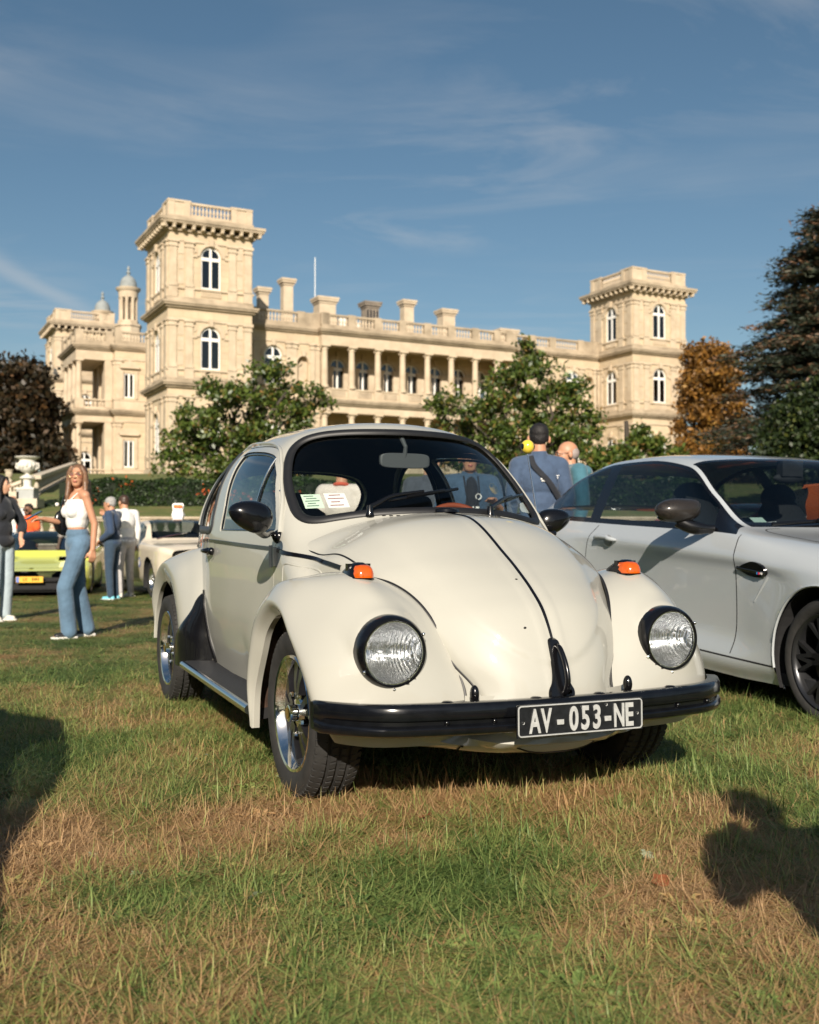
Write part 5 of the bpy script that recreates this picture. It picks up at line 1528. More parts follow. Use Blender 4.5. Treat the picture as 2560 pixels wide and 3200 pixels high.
# ---- lower valance seam lines, running boards, stone guards, sill
for s in (-1, 1):
    m = MB(); t = np.linspace(0, 1, 12)
    y0, y1 = .43, 1.70
    def zr(y): return .268 + (y - .43) / 1.27 * .034
    yy = np.linspace(y0, y1, 14)
    G = []
    for y in yy:
        z = zr(y)
        G.append([(s * .735, y, z - .045), (s * .757, y, z - .035), (s * .765, y, z - .015), (s * .757, y, z + .002), (s * .74, y, z + .007), (s * .6, y, z + .003), (s * .56, y, z + .005), (s * .56, y, z - .03), (s * .72, y, z - .04)])
    m.grid(np.array(G), closed_v=True, flip=(s < 0))
    rbd = m.build('running_board', mat('ribbed_rubber', (.022, .022, .023), .6), beetle, 30)
    r2 = MB()
    for k in range(12):
        x = .60 + k * .0115
        r2.tube([(s * x, y, zr(y) + .004) for y in (y0 + .02, 1.0, y1 - .02)], .0032, 5)
    r2.build('rubber_rib', rbd.data.materials[0], rbd)
    r3 = MB(); r3.tube([(s * .757, y, zr(y) - .012) for y in yy], .019, 10); r3.build('edge_trim', M_alu, rbd, 60)
    # stone guard on the rear wing, foot on the running board
    C = [[(-.615, 1.672, .27), (-.70, 1.712, .27), (-.748, 1.80, .27), (-.754, 1.90, .27)], [(-.612, 1.68, .40), (-.692, 1.712, .40), (-.750, 1.80, .40), (-.757, 1.885, .40)],
         [(-.612, 1.685, .47), (-.682, 1.712, .47), (-.738, 1.785, .47), (-.747, 1.825, .47)], [(-.612, 1.688, .55), (-.658, 1.70, .55), (-.694, 1.745, .55), (-.704, 1.77, .55)],
         [(-.612, 1.69, .62), (-.642, 1.698, .62), (-.668, 1.728, .62), (-.675, 1.74, .62)], [(-.615, 1.693, .668), (-.622, 1.694, .668), (-.630, 1.698, .668), (-.635, 1.702, .666)]]
    G = surf(C, 40, 20) * np.array([-s, 1, 1])
    sg = MB().grid(G).build('stone_guard', M_blk, beetle)
    modify(sg, ('SOLIDIFY', dict(thickness=.008, offset=0))); smooth(sg.data, 50)
    # matching strip on the body side of the seam
    a = cat_rom([(1.665, .31), (1.672, .45), (1.68, .58), (1.69, .665), (1.655, .60), (1.62, .45), (1.585, .31)], 40, True)
    P, N = on_body(a, 'yz', s); m = MB(); m.add(np.r_[P, P + N * .006], [(i, (i + 1) % 40, 40 + (i + 1) % 40, 40 + i) for i in range(40)] + [tuple(range(40, 80))]); m.build('body_guard', M_blk, beetle, 40)
    # seams between valance and wings under the bumper, mud flap
    m = MB(); m.tube([(s * .300, -.553, .325), (s * .302, -.556, .29), (s * .308, -.545, .252)], .006, 6); m.build('valance_seam', M_rub, beetle)
    m = MB(); m.add([(s * .60, .395, .60), (s * .735, .345, .60), (s * .745, .405, .40), (s * .745, .425, .235), (s * .60, .445, .235)], [(0, 1, 2, 3, 4)])
    fl = m.build('mud_flap', mat('rusty_steel', (.055, .030, .020), .8, noise=(25, .7)), beetle); modify(fl, ('SOLIDIFY', dict(thickness=.006)))
    m = MB().ell((s * .725, .405, .285), (.012, .008, .012), 10, 6); m.build('flap_bolt', mat('rust', (.16, .055, .03), .8), fl)
# valance under the bonnet (front apron)
G = []
for x in np.linspace(-.305, .305, 25):
    k = (x / .305) ** 2
    G.append([(x, -.638 + .075 * k, .42), (x, -.640 + .08 * k, .36), (x, -.628 + .075 * k, .30), (x, -.60 + .055 * k, .245 + .012 * k), (x, -.545 + .03 * k, .212 + .024 * k), (x, -.45, .205 + .026 * k)])
ap = MB().grid(np.array(G)).build('front_valance', M_cream, beetle, 60)
m = MB()
for s in (-1, 1):
    Gw = []
    for x in np.linspace(.305, .66, 14):
        t = (x - .305) / .355
        Gw.append([(s * x, -.563 + .06 * t * t, .36), (s * x, -.565 + .07 * t * t, .31), (s * x, -.548 + .08 * t * t, .262 + .03 * t), (s * x, -.50 + .07 * t, .235 + .045 * t), (s * x, -.42, .23 + .05 * t)])
    m.grid(np.array(Gw), flip=(s > 0))
    m.build('wing_apron', M_cream, beetle, 60); m = MB()

# ---- wheels
M_tyre = mat('tyre_rubber', (.022, .021, .020), .78, noise=(18, .35), bump=(90, .25, .004))
M_spoke = mat('black_spoke', (.010, .010, .012), .35)
def wheel_mesh_tyre(R_, rr, w, blocks=True):
    """tyre section, axis x, outer side towards -x"""
    h = w / 2
    m = MB().lathe([(rr - .006, -h * .72), (rr, -h * .80), (rr + .012, -h * .92), ((R_ + rr) / 2, -h * 1.0), (R_ - .03, -h * .97), (R_ - .012, -h * .86), (R_ - .002, -h * .70), (R_ - .001, -h * .45), (R_ - .007, -h * .43), (R_ - .007, -h * .36), (R_, -h * .34), (R_, -h * .06), (R_ - .007, -h * .04), (R_ - .007, h * .04), (R_, h * .06), (R_, h * .34), (R_ - .007, h * .36), (R_ - .007, h * .43), (R_ - .001, h * .45), (R_ - .002, h * .7), (R_ - .03, h * .97), ((R_ + rr) / 2, h), (rr, h * .8)], 72, axis='x')
    if blocks:
        nb = 64
        for k in range(nb):
            for (x0, x1, sk) in ((-.90, -.48, .5), (-.31, -.09, -.6), (.09, .31, .6), (.48, .90, -.5)):
                a = 2 * PI * k / nb; V = []
                for rad, wd in ((R_ - .008, .80), (R_ + .0035, .66)):
                    for xx in (x0, x1):
                        for da in (-.5, .5):
                            aa = a + (da * wd + sk * (xx - x0) * .9) * 2 * PI / nb
                            rd = rad - (.012 if abs(xx) > .8 else 0)
                            V.append((xx * h, rd * math.cos(aa), rd * math.sin(aa)))
                m.add(V, [(4, 5, 7, 6), (0, 1, 5, 4), (2, 6, 7, 3), (0, 4, 6, 2), (1, 3, 7, 5)])
    return m
M_spk = mat('brushed_spoke', (.20, .21, .20), .28, 1.0, noise=(20, .2))
def vintage_wheel(loc, flip, parent):
    w = empty('wheel', loc, PI if flip else 0); w.parent = parent
    wheel_mesh_tyre(.300, .207, .185).build('tyre', M_tyre, w, 40)
    # polished rim lip and well
    rm = MB().lathe([(.207, -.070), (.212, -.078), (.206, -.084), (.197, -.081), (.190, -.068), (.184, -.046)], 64, axis='x').build('rim', M_chr, w, 40)
    MB().lathe([(.184, -.046), (.178, -.02), (.176, .02), (.19, .07), (.205, .075)], 48, axis='x').build('rim_barrel', M_under, rm, 40)
    # five twin spokes: polished faces round black windows
    f = MB(); bk = MB()
    for k in range(5):
        a = 2 * PI * k / 5 + .3
        for da in (-.21, .21):
            V = []
            for r_, hw, x in ((.050, .012, -.062), (.11, .012, -.060), (.184, .026, -.048)):
                for sg in (-1, 1):
                    aa = a + da * (r_ / .12 if r_ < .12 else 1) + sg * math.atan2(hw, r_)
                    V.append((x, r_ * math.cos(aa), r_ * math.sin(aa)))
            V2 = [(x + .035, y, z) for x, y, z in V]
            f.add(V, [(0, 1, 3, 2), (2, 3, 5, 4)])
            bk.add(V + V2, [(0, 2, 8, 6), (2, 4, 10, 8), (1, 7, 9, 3), (3, 9, 11, 5)])
    f.build('spoke_face', M_spk, w); bk.build('spoke_side', M_spoke, w)
    MB().lathe([(.0, -.095), (.022, -.095), (.030, -.092), (.031, -.06), (.052, -.058), (.06, -.05), (.06, -.02)], 32, axis='x').build('hub', M_chr, w, 35)
    MB().lathe([(0, -.0975), (.021, -.0968)], 24, axis='x').build('hub_badge', mat('gold_badge', (.55, .36, .10), .35, .8), w)
    m = MB()
    for k in range(5):
        a = 2 * PI * k / 5 + .3 + PI / 5
        m.lathe([(0, -.072), (.008, -.070), (.010, -.06), (.010, -.04)], 8, axis='x', c=(0, .075 * math.cos(a), .075 * math.sin(a)))
    m.build('wheel_nut', M_chr, w)
    MB().lathe([(.178, -.022), (.0, -.022)], 32, axis='x').build('brake_drum', M_under, w)
    return w
for (x, y) in ((-.637, 0), (.637, 0), (-.622, 2.41), (.622, 2.41)):
    vintage_wheel((x, y, .305 if y < 1 else .302), x > 0, beetle)
MB().tube([(-.6, 0, .3), (.6, 0, .3)], .04, 8).tube([(-.6, 2.41, .3), (.6, 2.41, .3)], .05, 8).bx(-.55, .55, -.35, 2.9, .235, .30).build('chassis', M_under, beetle)

# ---- mirrors, aerial, wipers
for s in (-1, 1):
    P, N = on_body(np.array([(.485, .935)]), 'yz', s); p = P[0]
    tip = np.array([s * .80, .23, 1.012]) if s < 0 else np.array([.725, .60, 1.006])
    arm = cat_rom([p + N[0] * .004, p + N[0] * .035 + np.array([0, -.02, .01]), p * .45 + tip * .55 + np.array([0, 0, -.035]), tip + np.array([-s * .02, .03, -.045])], 16)
    m = MB().tube(arm, np.interp(np.arange(16), [0, 3, 15], [.022, .012, .016]), 10)
    m.lathe([(0, .018), (.022, .014), (.030, .0), (.030, -.01)], 16, axis='x', M=Matrix.Diagonal((1 if s > 0 else -1, 1, 1)), c=p)
    # egg-shaped head, narrow end outward, flat back
    rows = []
    ax = np.array([s * .96, -.12, .26]); ax /= np.linalg.norm(ax); bk = np.array([s * .10, .98, -.12]); bk -= ax * (bk @ ax); bk /= np.linalg.norm(bk); up = np.cross(ax, bk)
    for th in np.linspace(0, PI, 15):
        d = -math.cos(th)                       # -1 front .. 1 back
        r = math.sin(th) ** .8
        ring = []
        for a in np.linspace(0, 2 * PI, 28, endpoint=False):
            ca, sa = math.cos(a), math.sin(a)
            kx = .088 * (1.12 if ca > 0 else .92); kz = .060 * (1 - .16 * ca)
            ring.append(tip + ax * ca * kx * r + up * sa * kz * r + bk * (.055 * d if d < 0 else .018 * d))
        rows.append(ring)
    m.grid(np.array(rows), closed_v=True)
    m.build('wing_mirror', M_blk, beetle, 60)
# aerial with its yellow ball
a0 = np.array([.60, .49, .975]); a1 = np.array([.617, .625, 1.325])
MB().tube([a0 - (a1 - a0) * .03, a0 + (a1 - a0) * .08], .011, 10).tube(np.array([a0 + (a1 - a0) * t for t in np.linspace(0, 1, 12)]), np.linspace(.006, .004, 12), 8).build('aerial', M_chr, beetle, 50)
ball = MB().ell(a1 + np.array([0, 0, .028]), (.031, .031, .033), 24, 16).build('aerial_ball', mat('yellow_ball', (.68, .50, .05), .18, coat=.8), beetle, 80)
m = MB()
for sx in (-1, 1):
    c = a1 + np.array([0, 0, .028]); v = np.array([sx * .92, -.1, .02]); v /= np.linalg.norm(v); m.ell(c + v * .029, (.006, .012, .014), 10, 6)
m.build('ball_eye', M_blk, ball)
# wipers: pivot, arm and blade lying on the glass
def on_ws(x, z, lift=.02):
    P, N = on_body(np.array([(x, z)]), 'xz', 1, F=F_green); return P[0] + N[0] * lift
for (px_, a_, b_) in ((-.315, (-.20, 1.075), (.06, 1.125)), (.20, (.30, 1.07), (.475, 1.115))):
    p0 = on_ws(px_, 1.045, .0); m = MB()
    p0b = p0 + np.array([0, -.045, -.012])
    m.lathe([(.0, .03), (.012, .028), (.014, .0), (.018, -.012)], 12, c=p0b)
    pa = on_ws(a_[0], a_[1], .035); pb = on_ws((a_[0] + b_[0]) / 2, (a_[1] + b_[1]) / 2, .028)
    m.tube(cat_rom([p0b + np.array([0, 0, .02]), p0b * .6 + pa * .4 + np.array([0, 0, .012]), pa, pb], 14), np.linspace(.011, .006, 14), 8, sq=.7)
    wv = [on_ws(a_[0] - .02 + (b_[0] - a_[0] + .06) * t, a_[1] - .004 + (b_[1] - a_[1] + .004) * t, .014) for t in np.linspace(0, 1, 14)]
    m.tube(wv, .0065, 6); m.tube([v + np.array([0, -.008, .004]) for v in wv[3:11]], .007, 6)
    m.build('wiper', M_blk, beetle, 50)

# ---- cabin
M_seat = mat('seat_cloth', (.013, .014, .016), .85, noise=(50, .3))
def seat(x):
    t = MB()
    def pad(c, d, M=None, n=14):
        # rounded pad
        G = []
        for th in np.linspace(-PI / 2, PI / 2, 10):
            G.append([(c[0] + d[0] * math.copysign(abs(math.cos(th)) ** .35 * abs(math.cos(p)) ** .35, math.cos(p)), c[1] + d[1] * math.copysign(abs(math.cos(th)) ** .35 * abs(math.sin(p)) ** .35, math.sin(p)), c[2] + d[2] * math.copysign(abs(math.sin(th)) ** .5, math.sin(th))) for p in np.linspace(0, 2 * PI, 32, endpoint=False)])
        G = np.array(G)
        if M is not None: G = (G - np.array(c)) @ np.array(M.to_3x3()).T + np.array(c)
        t.grid(G, closed_v=True)
    pad((x, 1.0, .48), (.24, .25, .09))
    pad((x, 1.30, .76), (.235, .075, .33), Matrix.Rotation(R(-14), 4, 'X'))
    pad((x, 1.40, 1.055), (.15, .055, .095), Matrix.Rotation(R(-10), 4, 'X'))
    return t.build('front_seat', M_seat, beetle, 60)
seat(-.33); seat(.33)
MB().ell((0, 2.0, .62), (.50, .28, .2), 20, 10).bx(-.52, .52, 2.1, 2.2, .5, .90).build('rear_seat', M_seat, beetle, 60)
# emblem on the passenger headrest, lettering on the driver's seat band
M_emb = mat('emblem_grey', (.045, .048, .052), .5)
e = MB().tube([(-.46 + .055 * math.cos(a), 1.318, 1.065 + .055 * math.sin(a)) for a in np.linspace(0, 2 * PI, 32, endpoint=False)], .0055, 6, closed=True)
for V in ([(-.485, 1.10), (-.46, 1.045), (-.435, 1.10)], [(-.505, 1.085), (-.478, 1.022), (-.46, 1.06), (-.442, 1.022), (-.415, 1.085)]):
    e.tube([(x, 1.316, z) for x, z in V], .006, 6)
e.build('headrest_emblem', M_emb, beetle)
text_mesh('GOODWOOD', .085, mat('seat_lettering', (.22, .23, .24), .6), beetle, 'seat_lettering', Matrix.Translation((.20, 1.14, 1.0)) @ Matrix.Rotation(R(18), 4, 'X') @ Matrix.Rotation(R(-8), 4, 'Y') @ TX, .001, 1.0)
sw = np.array([.34, .76, .915]); Mw = Matrix.Rotation(R(-62), 4, 'X')
m = MB()
ringp = np.array([(math.cos(a) * .19, math.sin(a) * .19, 0) for a in np.linspace(0, 2 * PI, 40, endpoint=False)]) @ np.array(Matrix.Rotation(R(62), 3, 'X')).T + sw
m.tube(ringp, .014, 8, closed=True)
m.build('steering_wheel', mat('tan_leather', (.22, .05, .02), .45), beetle, 60)
m = MB(); 
for k in (0, 13, 27): m.tube([sw, ringp[k]], .012, 6)
m.tube([sw, sw + np.array([0, -.3, -.16])], .025, 8); m.build('steering_column', M_blk, beetle)
# dashboard, parcel shelf, inside mirror
Gd = []
for x in np.linspace(-.56, .56, 23):
    y = .25 + 1.05 * x * x
    Gd.append([(x, y + .03, 1.012), (x, y + .10, 1.018), (x, y + .2, 1.005), (x, y + .26, .975), (x, y + .27, .90), (x, y + .25, .75)])
MB().grid(np.array(Gd)).build('dashboard', M_dark_int, beetle, 50)
m = MB(); mc = np.array([-.005, .63, 1.27])
rows = []
for d in (-.012, -.010, .006, .012):
    f = .93 if d in (-.012, .012) else 1.0
    rows.append([(mc[0] + .118 * f * math.copysign(abs(math.cos(a)) ** .45, math.cos(a)), mc[1] + d, mc[2] + .033 * f * math.copysign(abs(math.sin(a)) ** .45, math.sin(a))) for a in np.linspace(0, 2 * PI, 32, endpoint=False)])
m.grid(np.array(rows), closed_v=True); m.add(rows[0], [tuple(range(32))]); m.add(rows[-1], [tuple(range(32))])
m.tube([mc + np.array([0, .0, .01]), mc + np.array([0, -.015, .06]), mc + np.array([-.006, .03, .115])], [.012, .009, .012], 8)
m.build('rear_view_mirror', mat('mirror_case', (.06, .065, .07), .5), beetle, 40)
# stickers behind the glass
for (x0, z0, w, h, col, nm, lines) in ((-.515, 1.05, .066, .060, (.62, .75, .60), 'green_sticker', 5), (-.435, 1.052, .075, .062, (.80, .78, .76), 'white_sticker', 4)):
    cs = []
    for xx, zz in ((0, 0), (w, .003), (w, h), (0, h)):
        P, N = on_body(np.array([(x0 + xx, z0 + zz)]), 'xz', 1, F=F_green, off=-.014); cs.append(P[0])
    s_ = MB().add(cs, [(0, 1, 2, 3)]).build(nm, mat(nm, col, .6), beetle)
    cs = np.array(cs); m = MB()
    nrm = np.cross(cs[1] - cs[0], cs[3] - cs[0]); nrm /= np.linalg.norm(nrm); nrm *= np.sign(-nrm[1])
    for k in range(lines):
        v = .16 + .68 * k / (lines - 1); u0, u1 = .12 + .1 * (k % 2), .88 - .12 * ((k + 1) % 3)
        q = [cs[0] + (cs[1] - cs[0]) * u + (cs[3] - cs[0]) * vv + nrm * .0015 for u, vv in ((u0, v - .025), (u1, v - .025), (u1, v + .025), (u0, v + .025))]
        m.add(q, [(0, 1, 2, 3)])
    m.build('printed_line', mat('sticker_ink', (.10, .16, .13) if nm[0] == 'g' else (.35, .12, .12), .7), s_)
cs = []
for xx, zz in ((.47, 1.045), (.535, 1.04), (.535, 1.09), (.50, 1.085), (.47, 1.06)):
    P, N = on_body(np.array([(xx, zz)]), 'xz', 1, F=F_green, off=-.014); cs.append(P[0])
MB().add(cs, [tuple(range(5))]).build('corner_sticker', mat('faint_sticker', (.55, .57, .57), .6), beetle)
# little chips in the paint
m = MB()
for th_, x_ in ((150.5, -.035), (163, -.09)):
    r_ = float(hood_r(np.array(R(th_)), np.array(x_))) + .0085; m.ell((x_, PY + r_ * math.cos(R(th_)), PZ + r_ * math.sin(R(th_))), (.006, .003, .004), 8, 5)
m.build('paint_chip', M_under, hood)
# ------------------------------------------------------------------ other parked cars (same local frame: x right, y to the rear, z up, origin under the front axle)
from mathutils.bvhtree import BVHTree
class CarBody:
    """smooth skin through a control cage: stations along the car, rows from sill to roof centre"""
    def __init__(s, cage, ru=8, rk=6, arches=(), sharp=()):
        C = np.asarray(cage, float); s.ni, s.nk = C.shape[:2]; s.ru, s.rk = ru, rk
        ti = np.arange(s.ni); tk = np.arange(s.nk)
        uu = np.linspace(0, s.ni - 1, (s.ni - 1) * ru + 1); kk = np.linspace(0, s.nk - 1, (s.nk - 1) * rk + 1)
        A = np.stack([np.stack([pchip(ti, C[:, j, c])(uu) for j in range(s.nk)], 1) for c in range(3)], -1)
        G = np.stack([np.stack([pchip(tk, A[i, :, c])(kk) for i in range(len(uu))], 0) for c in range(3)], -1)
        s.G = G; s.uu = uu; s.kk = kk; s.arches = arches
    def faces(s):
        nu, nv = s.G.shape[:2]
        return [(i, j) for i in range(nu - 1) for j in range(nv - 1)]
    def build(s, parent, classes, mats, names, body_name='body'):
        """classes(u,k)->class id of the patch centre; one object per class (0 = body)"""
        nu, nv = s.G.shape[:2]
        P = s.G.reshape(-1, 3)
        inside = np.zeros(len(P), bool); P = P.copy()
        for cy, cz, r in s.arches:
            d = np.hypot(P[:, 1] - cy, P[:, 2] - cz); inside |= (d < r) & (P[:, 0] > .35)
        by = {}
        for i, j in s.faces():
            q = (i * nv + j, (i + 1) * nv + j, (i + 1) * nv + j + 1, i * nv + j + 1)
            if all(inside[a] for a in q): continue
            cl = classes((s.uu[i] + s.uu[i + 1]) / 2, (s.kk[j] + s.kk[j + 1]) / 2)
            by.setdefault(cl, []).append(q)
        for cy, cz, r in s.arches:
            d = np.hypot(P[:, 1] - cy, P[:, 2] - cz); m = (d < r) & (P[:, 0] > .35)
            k = r / np.maximum(d, 1e-6)
            P[m, 1] = cy + (P[m, 1] - cy) * k[m]; P[m, 2] = cz + (P[m, 2] - cz) * k[m]
        s.P = P
        out = {}
        full = []
        for cl, F in by.items():
            if cl is None: continue
            b = MB(); used = sorted({a for f in F for a in f}); ix = {a: n for n, a in enumerate(used)}
            b.add(P[used], [tuple(ix[a] for a in f) for f in F])
            if names[cl] == 'side_window':     # one pane a side
                for sx in (1, -1):
                    V = P[used] * np.array([sx, 1, 1]); me = MB().add(V, b.f).mesh(names[cl]); smooth(me, 38); link(names[cl], me, parent, mats[cl])
                full += F; continue
            b.mirror()
            me = b.mesh(names[cl], recalc=False)
            bb = bmesh.new(); bb.from_mesh(me); bmesh.ops.remove_doubles(bb, verts=bb.verts, dist=1e-5); bmesh.ops.recalc_face_normals(bb, faces=bb.faces); bb.to_mesh(me); bb.free()
            smooth(me, 38)
            out[cl] = link(names[cl], me, parent, mats[cl])
            full += F
        s.bvh = BVHTree.FromPolygons([Vector(v) for v in P], full)
        return out
    def side(s, y, z, sd=1, x0=2.5):
        h = s.bvh.ray_cast(Vector((x0, y, z)), Vector((-1, 0, 0)))
        if h[0] is None: return np.array([sd * .85, y, z]), np.array([sd, 0, 0])
        n = np.array(h[1]); n = n if n[0] > 0 else -n
        return np.array(h[0]) * np.array([sd, 1, 1]), n * np.array([sd, 1, 1])
    def top(s, x, y):
        h = s.bvh.ray_cast(Vector((abs(x), y, 3)), Vector((0, 0, -1)))
        if h[0] is None: return np.array([x, y, .9]), np.array([0, 0, 1])
        n = np.array(h[1]); n = n if n[2] > 0 else -n
        return np.array([x, h[0][1], h[0][2]]), np.array([n[0] * (1 if x >= 0 else -1), n[1], n[2]])
    def side_line(s, pts, sd, n=24):
        q = [s.side(y, z, sd) for y, z in cat_rom(pts, n)]
        return np.array([a for a, b in q]), np.array([b for a, b in q])

def seam(parent, name, P, N, w=.006, m=M_under, h=.0012):
    b = MB(); strip(b, P, N, w, h, sink=0, flat=True); return b.build(name, m, parent, 40)

# ---- silver grey coupe on the right
coupe = empty('coupe_car', (2.91, 5.6, -.03), R(19.2), 'silver grey modern coupe with black trim and dark multi-spoke wheels at right', 'car')
coupe.rotation_euler = Euler((R(2.3), 0, R(19.2)), 'XYZ')
M_silver = paint('silver_paint', (.46, .49, .51), .34, 1.0, .15, .015)
cage = [
 [(.55, -.74, .20), (.60, -.77, .30), (.62, -.79, .40), (.62, -.80, .50), (.60, -.80, .58), (.56, -.78, .64), (.50, -.77, .66), (.35, -.80, .67), (.2, -.82, .675), (0, -.83, .68)],
 [(.78, -.60, .17), (.82, -.62, .27), (.84, -.62, .38), (.84, -.60, .50), (.81, -.58, .62), (.74, -.56, .70), (.62, -.58, .745), (.45, -.62, .755), (.25, -.65, .76), (0, -.66, .765)],
 [(.86, -.36, .16), (.90, -.36, .28), (.915, -.36, .42), (.92, -.35, .56), (.905, -.35, .69), (.83, -.34, .79), (.66, -.36, .845), (.45, -.38, .85), (.25, -.39, .855), (0, -.40, .86)],
 [(.86, 0, .16), (.91, 0, .28), (.93, 0, .44), (.935, 0, .62), (.92, 0, .76), (.84, 0, .845), (.68, 0, .895), (.45, 0, .895), (.25, 0, .90), (0, 0, .905)],
 [(.85, .42, .15), (.895, .42, .26), (.895, .42, .42), (.895, .42, .72), (.908, .42, .79), (.84, .42, .895), (.70, .42, .93), (.46, .42, .93), (.25, .42, .93), (0, .42, .935)],
 [(.86, .76, .14), (.895, .76, .235), (.870, .76, .40), (0.886, .76, .745), (.902, .76, .82), (.835, .80, .945), (.70, .90, .985), (.50, .89, .985), (.27, .86, .985), (0, .84, .985)],
 [(.865, 1.15, .14), (.895, 1.15, .235), (.866, 1.15, .40), (0.884, 1.15, .745), (.903, 1.15, .832), (.84, 1.12, .955), (.668, 1.25, 1.165), (.57, 1.24, 1.19), (.30, 1.16, 1.20), (0, 1.13, 1.205)],
 [(.865, 1.55, .14), (.895, 1.55, .235), (.866, 1.55, .40), (0.884, 1.55, .745), (.904, 1.55, .842), (.84, 1.5, .957), (.605, 1.62, 1.355), (.53, 1.55, 1.392), (.28, 1.45, 1.408), (0, 1.42, 1.412)],
 [(.865, 2.0, .14), (.895, 2.0, .235), (.870, 2.0, .40), (0.888, 2.0, .745), (.905, 2.0, .85), (.842, 2.0, .96), (.585, 2.1, 1.405), (.50, 2.1, 1.438), (.27, 2.1, 1.456), (0, 2.1, 1.46)],
 [(.865, 2.40, .14), (.895, 2.40, .235), (.89, 2.40, .40), (0.906, 2.40, .745), (.91, 2.40, .852), (.85, 2.45, .965), (.59, 2.55, 1.39), (.50, 2.6, 1.42), (.27, 2.6, 1.44), (0, 2.6, 1.444)],
 [(.88, 2.9, .16), (.925, 2.9, .28), (.94, 2.9, .44), (.945, 2.9, .62), (.93, 2.9, .84), (.86, 2.9, .97), (.635, 3.02, 1.285), (.50, 3.1, 1.325), (.27, 3.1, 1.345), (0, 3.1, 1.35)],
 [(.86, 3.25, .18), (.90, 3.25, .3), (.91, 3.25, .44), (.915, 3.25, .62), (.90, 3.25, .84), (.83, 3.25, .97), (.73, 3.45, 1.035), (.5, 3.5, 1.06), (.27, 3.5, 1.07), (0, 3.5, 1.075)],
 [(.74, 3.62, .22), (.78, 3.66, .34), (.79, 3.68, .46), (.78, 3.69, .62), (.76, 3.68, .82), (.70, 3.68, .97), (.62, 3.66, 1.01), (.45, 3.66, 1.03), (.25, 3.66, 1.035), (0, 3.66, 1.04)]]
cb = CarBody(cage, 10, 8, arches=((0, .335, .385), (2.69, .335, .385)))
M_glassd = glass_mat('tinted_glass', (.50, .56, .58), .0, 1.5, 1.1)
def cls(u, k):
    if 5 <= k <= 6 and 5.0 < u < 10.62:
        f = k - 5
        if 5.7 < u < 10.3 and .10 < f < .90 and not (8.85 < u < 9.06): return 1
        return 2
    if k >= 6.28 and 5.05 < u < 6.98:
        return 3 if (6.40 < k and 5.2 < u < 6.93) else 2
    if k >= 6.5 and 10.05 < u < 10.95: return 4
    return 0
parts = cb.build(coupe, cls, {0: M_silver, 1: M_glassd, 2: M_blk, 3: glass_mat('coupe_screen', (.55, .60, .62), 0, 1.5, 1.0), 4: M_glassd}, {0: 'body', 1: 'side_window', 2: 'window_trim', 3: 'windscreen', 4: 'rear_window'})
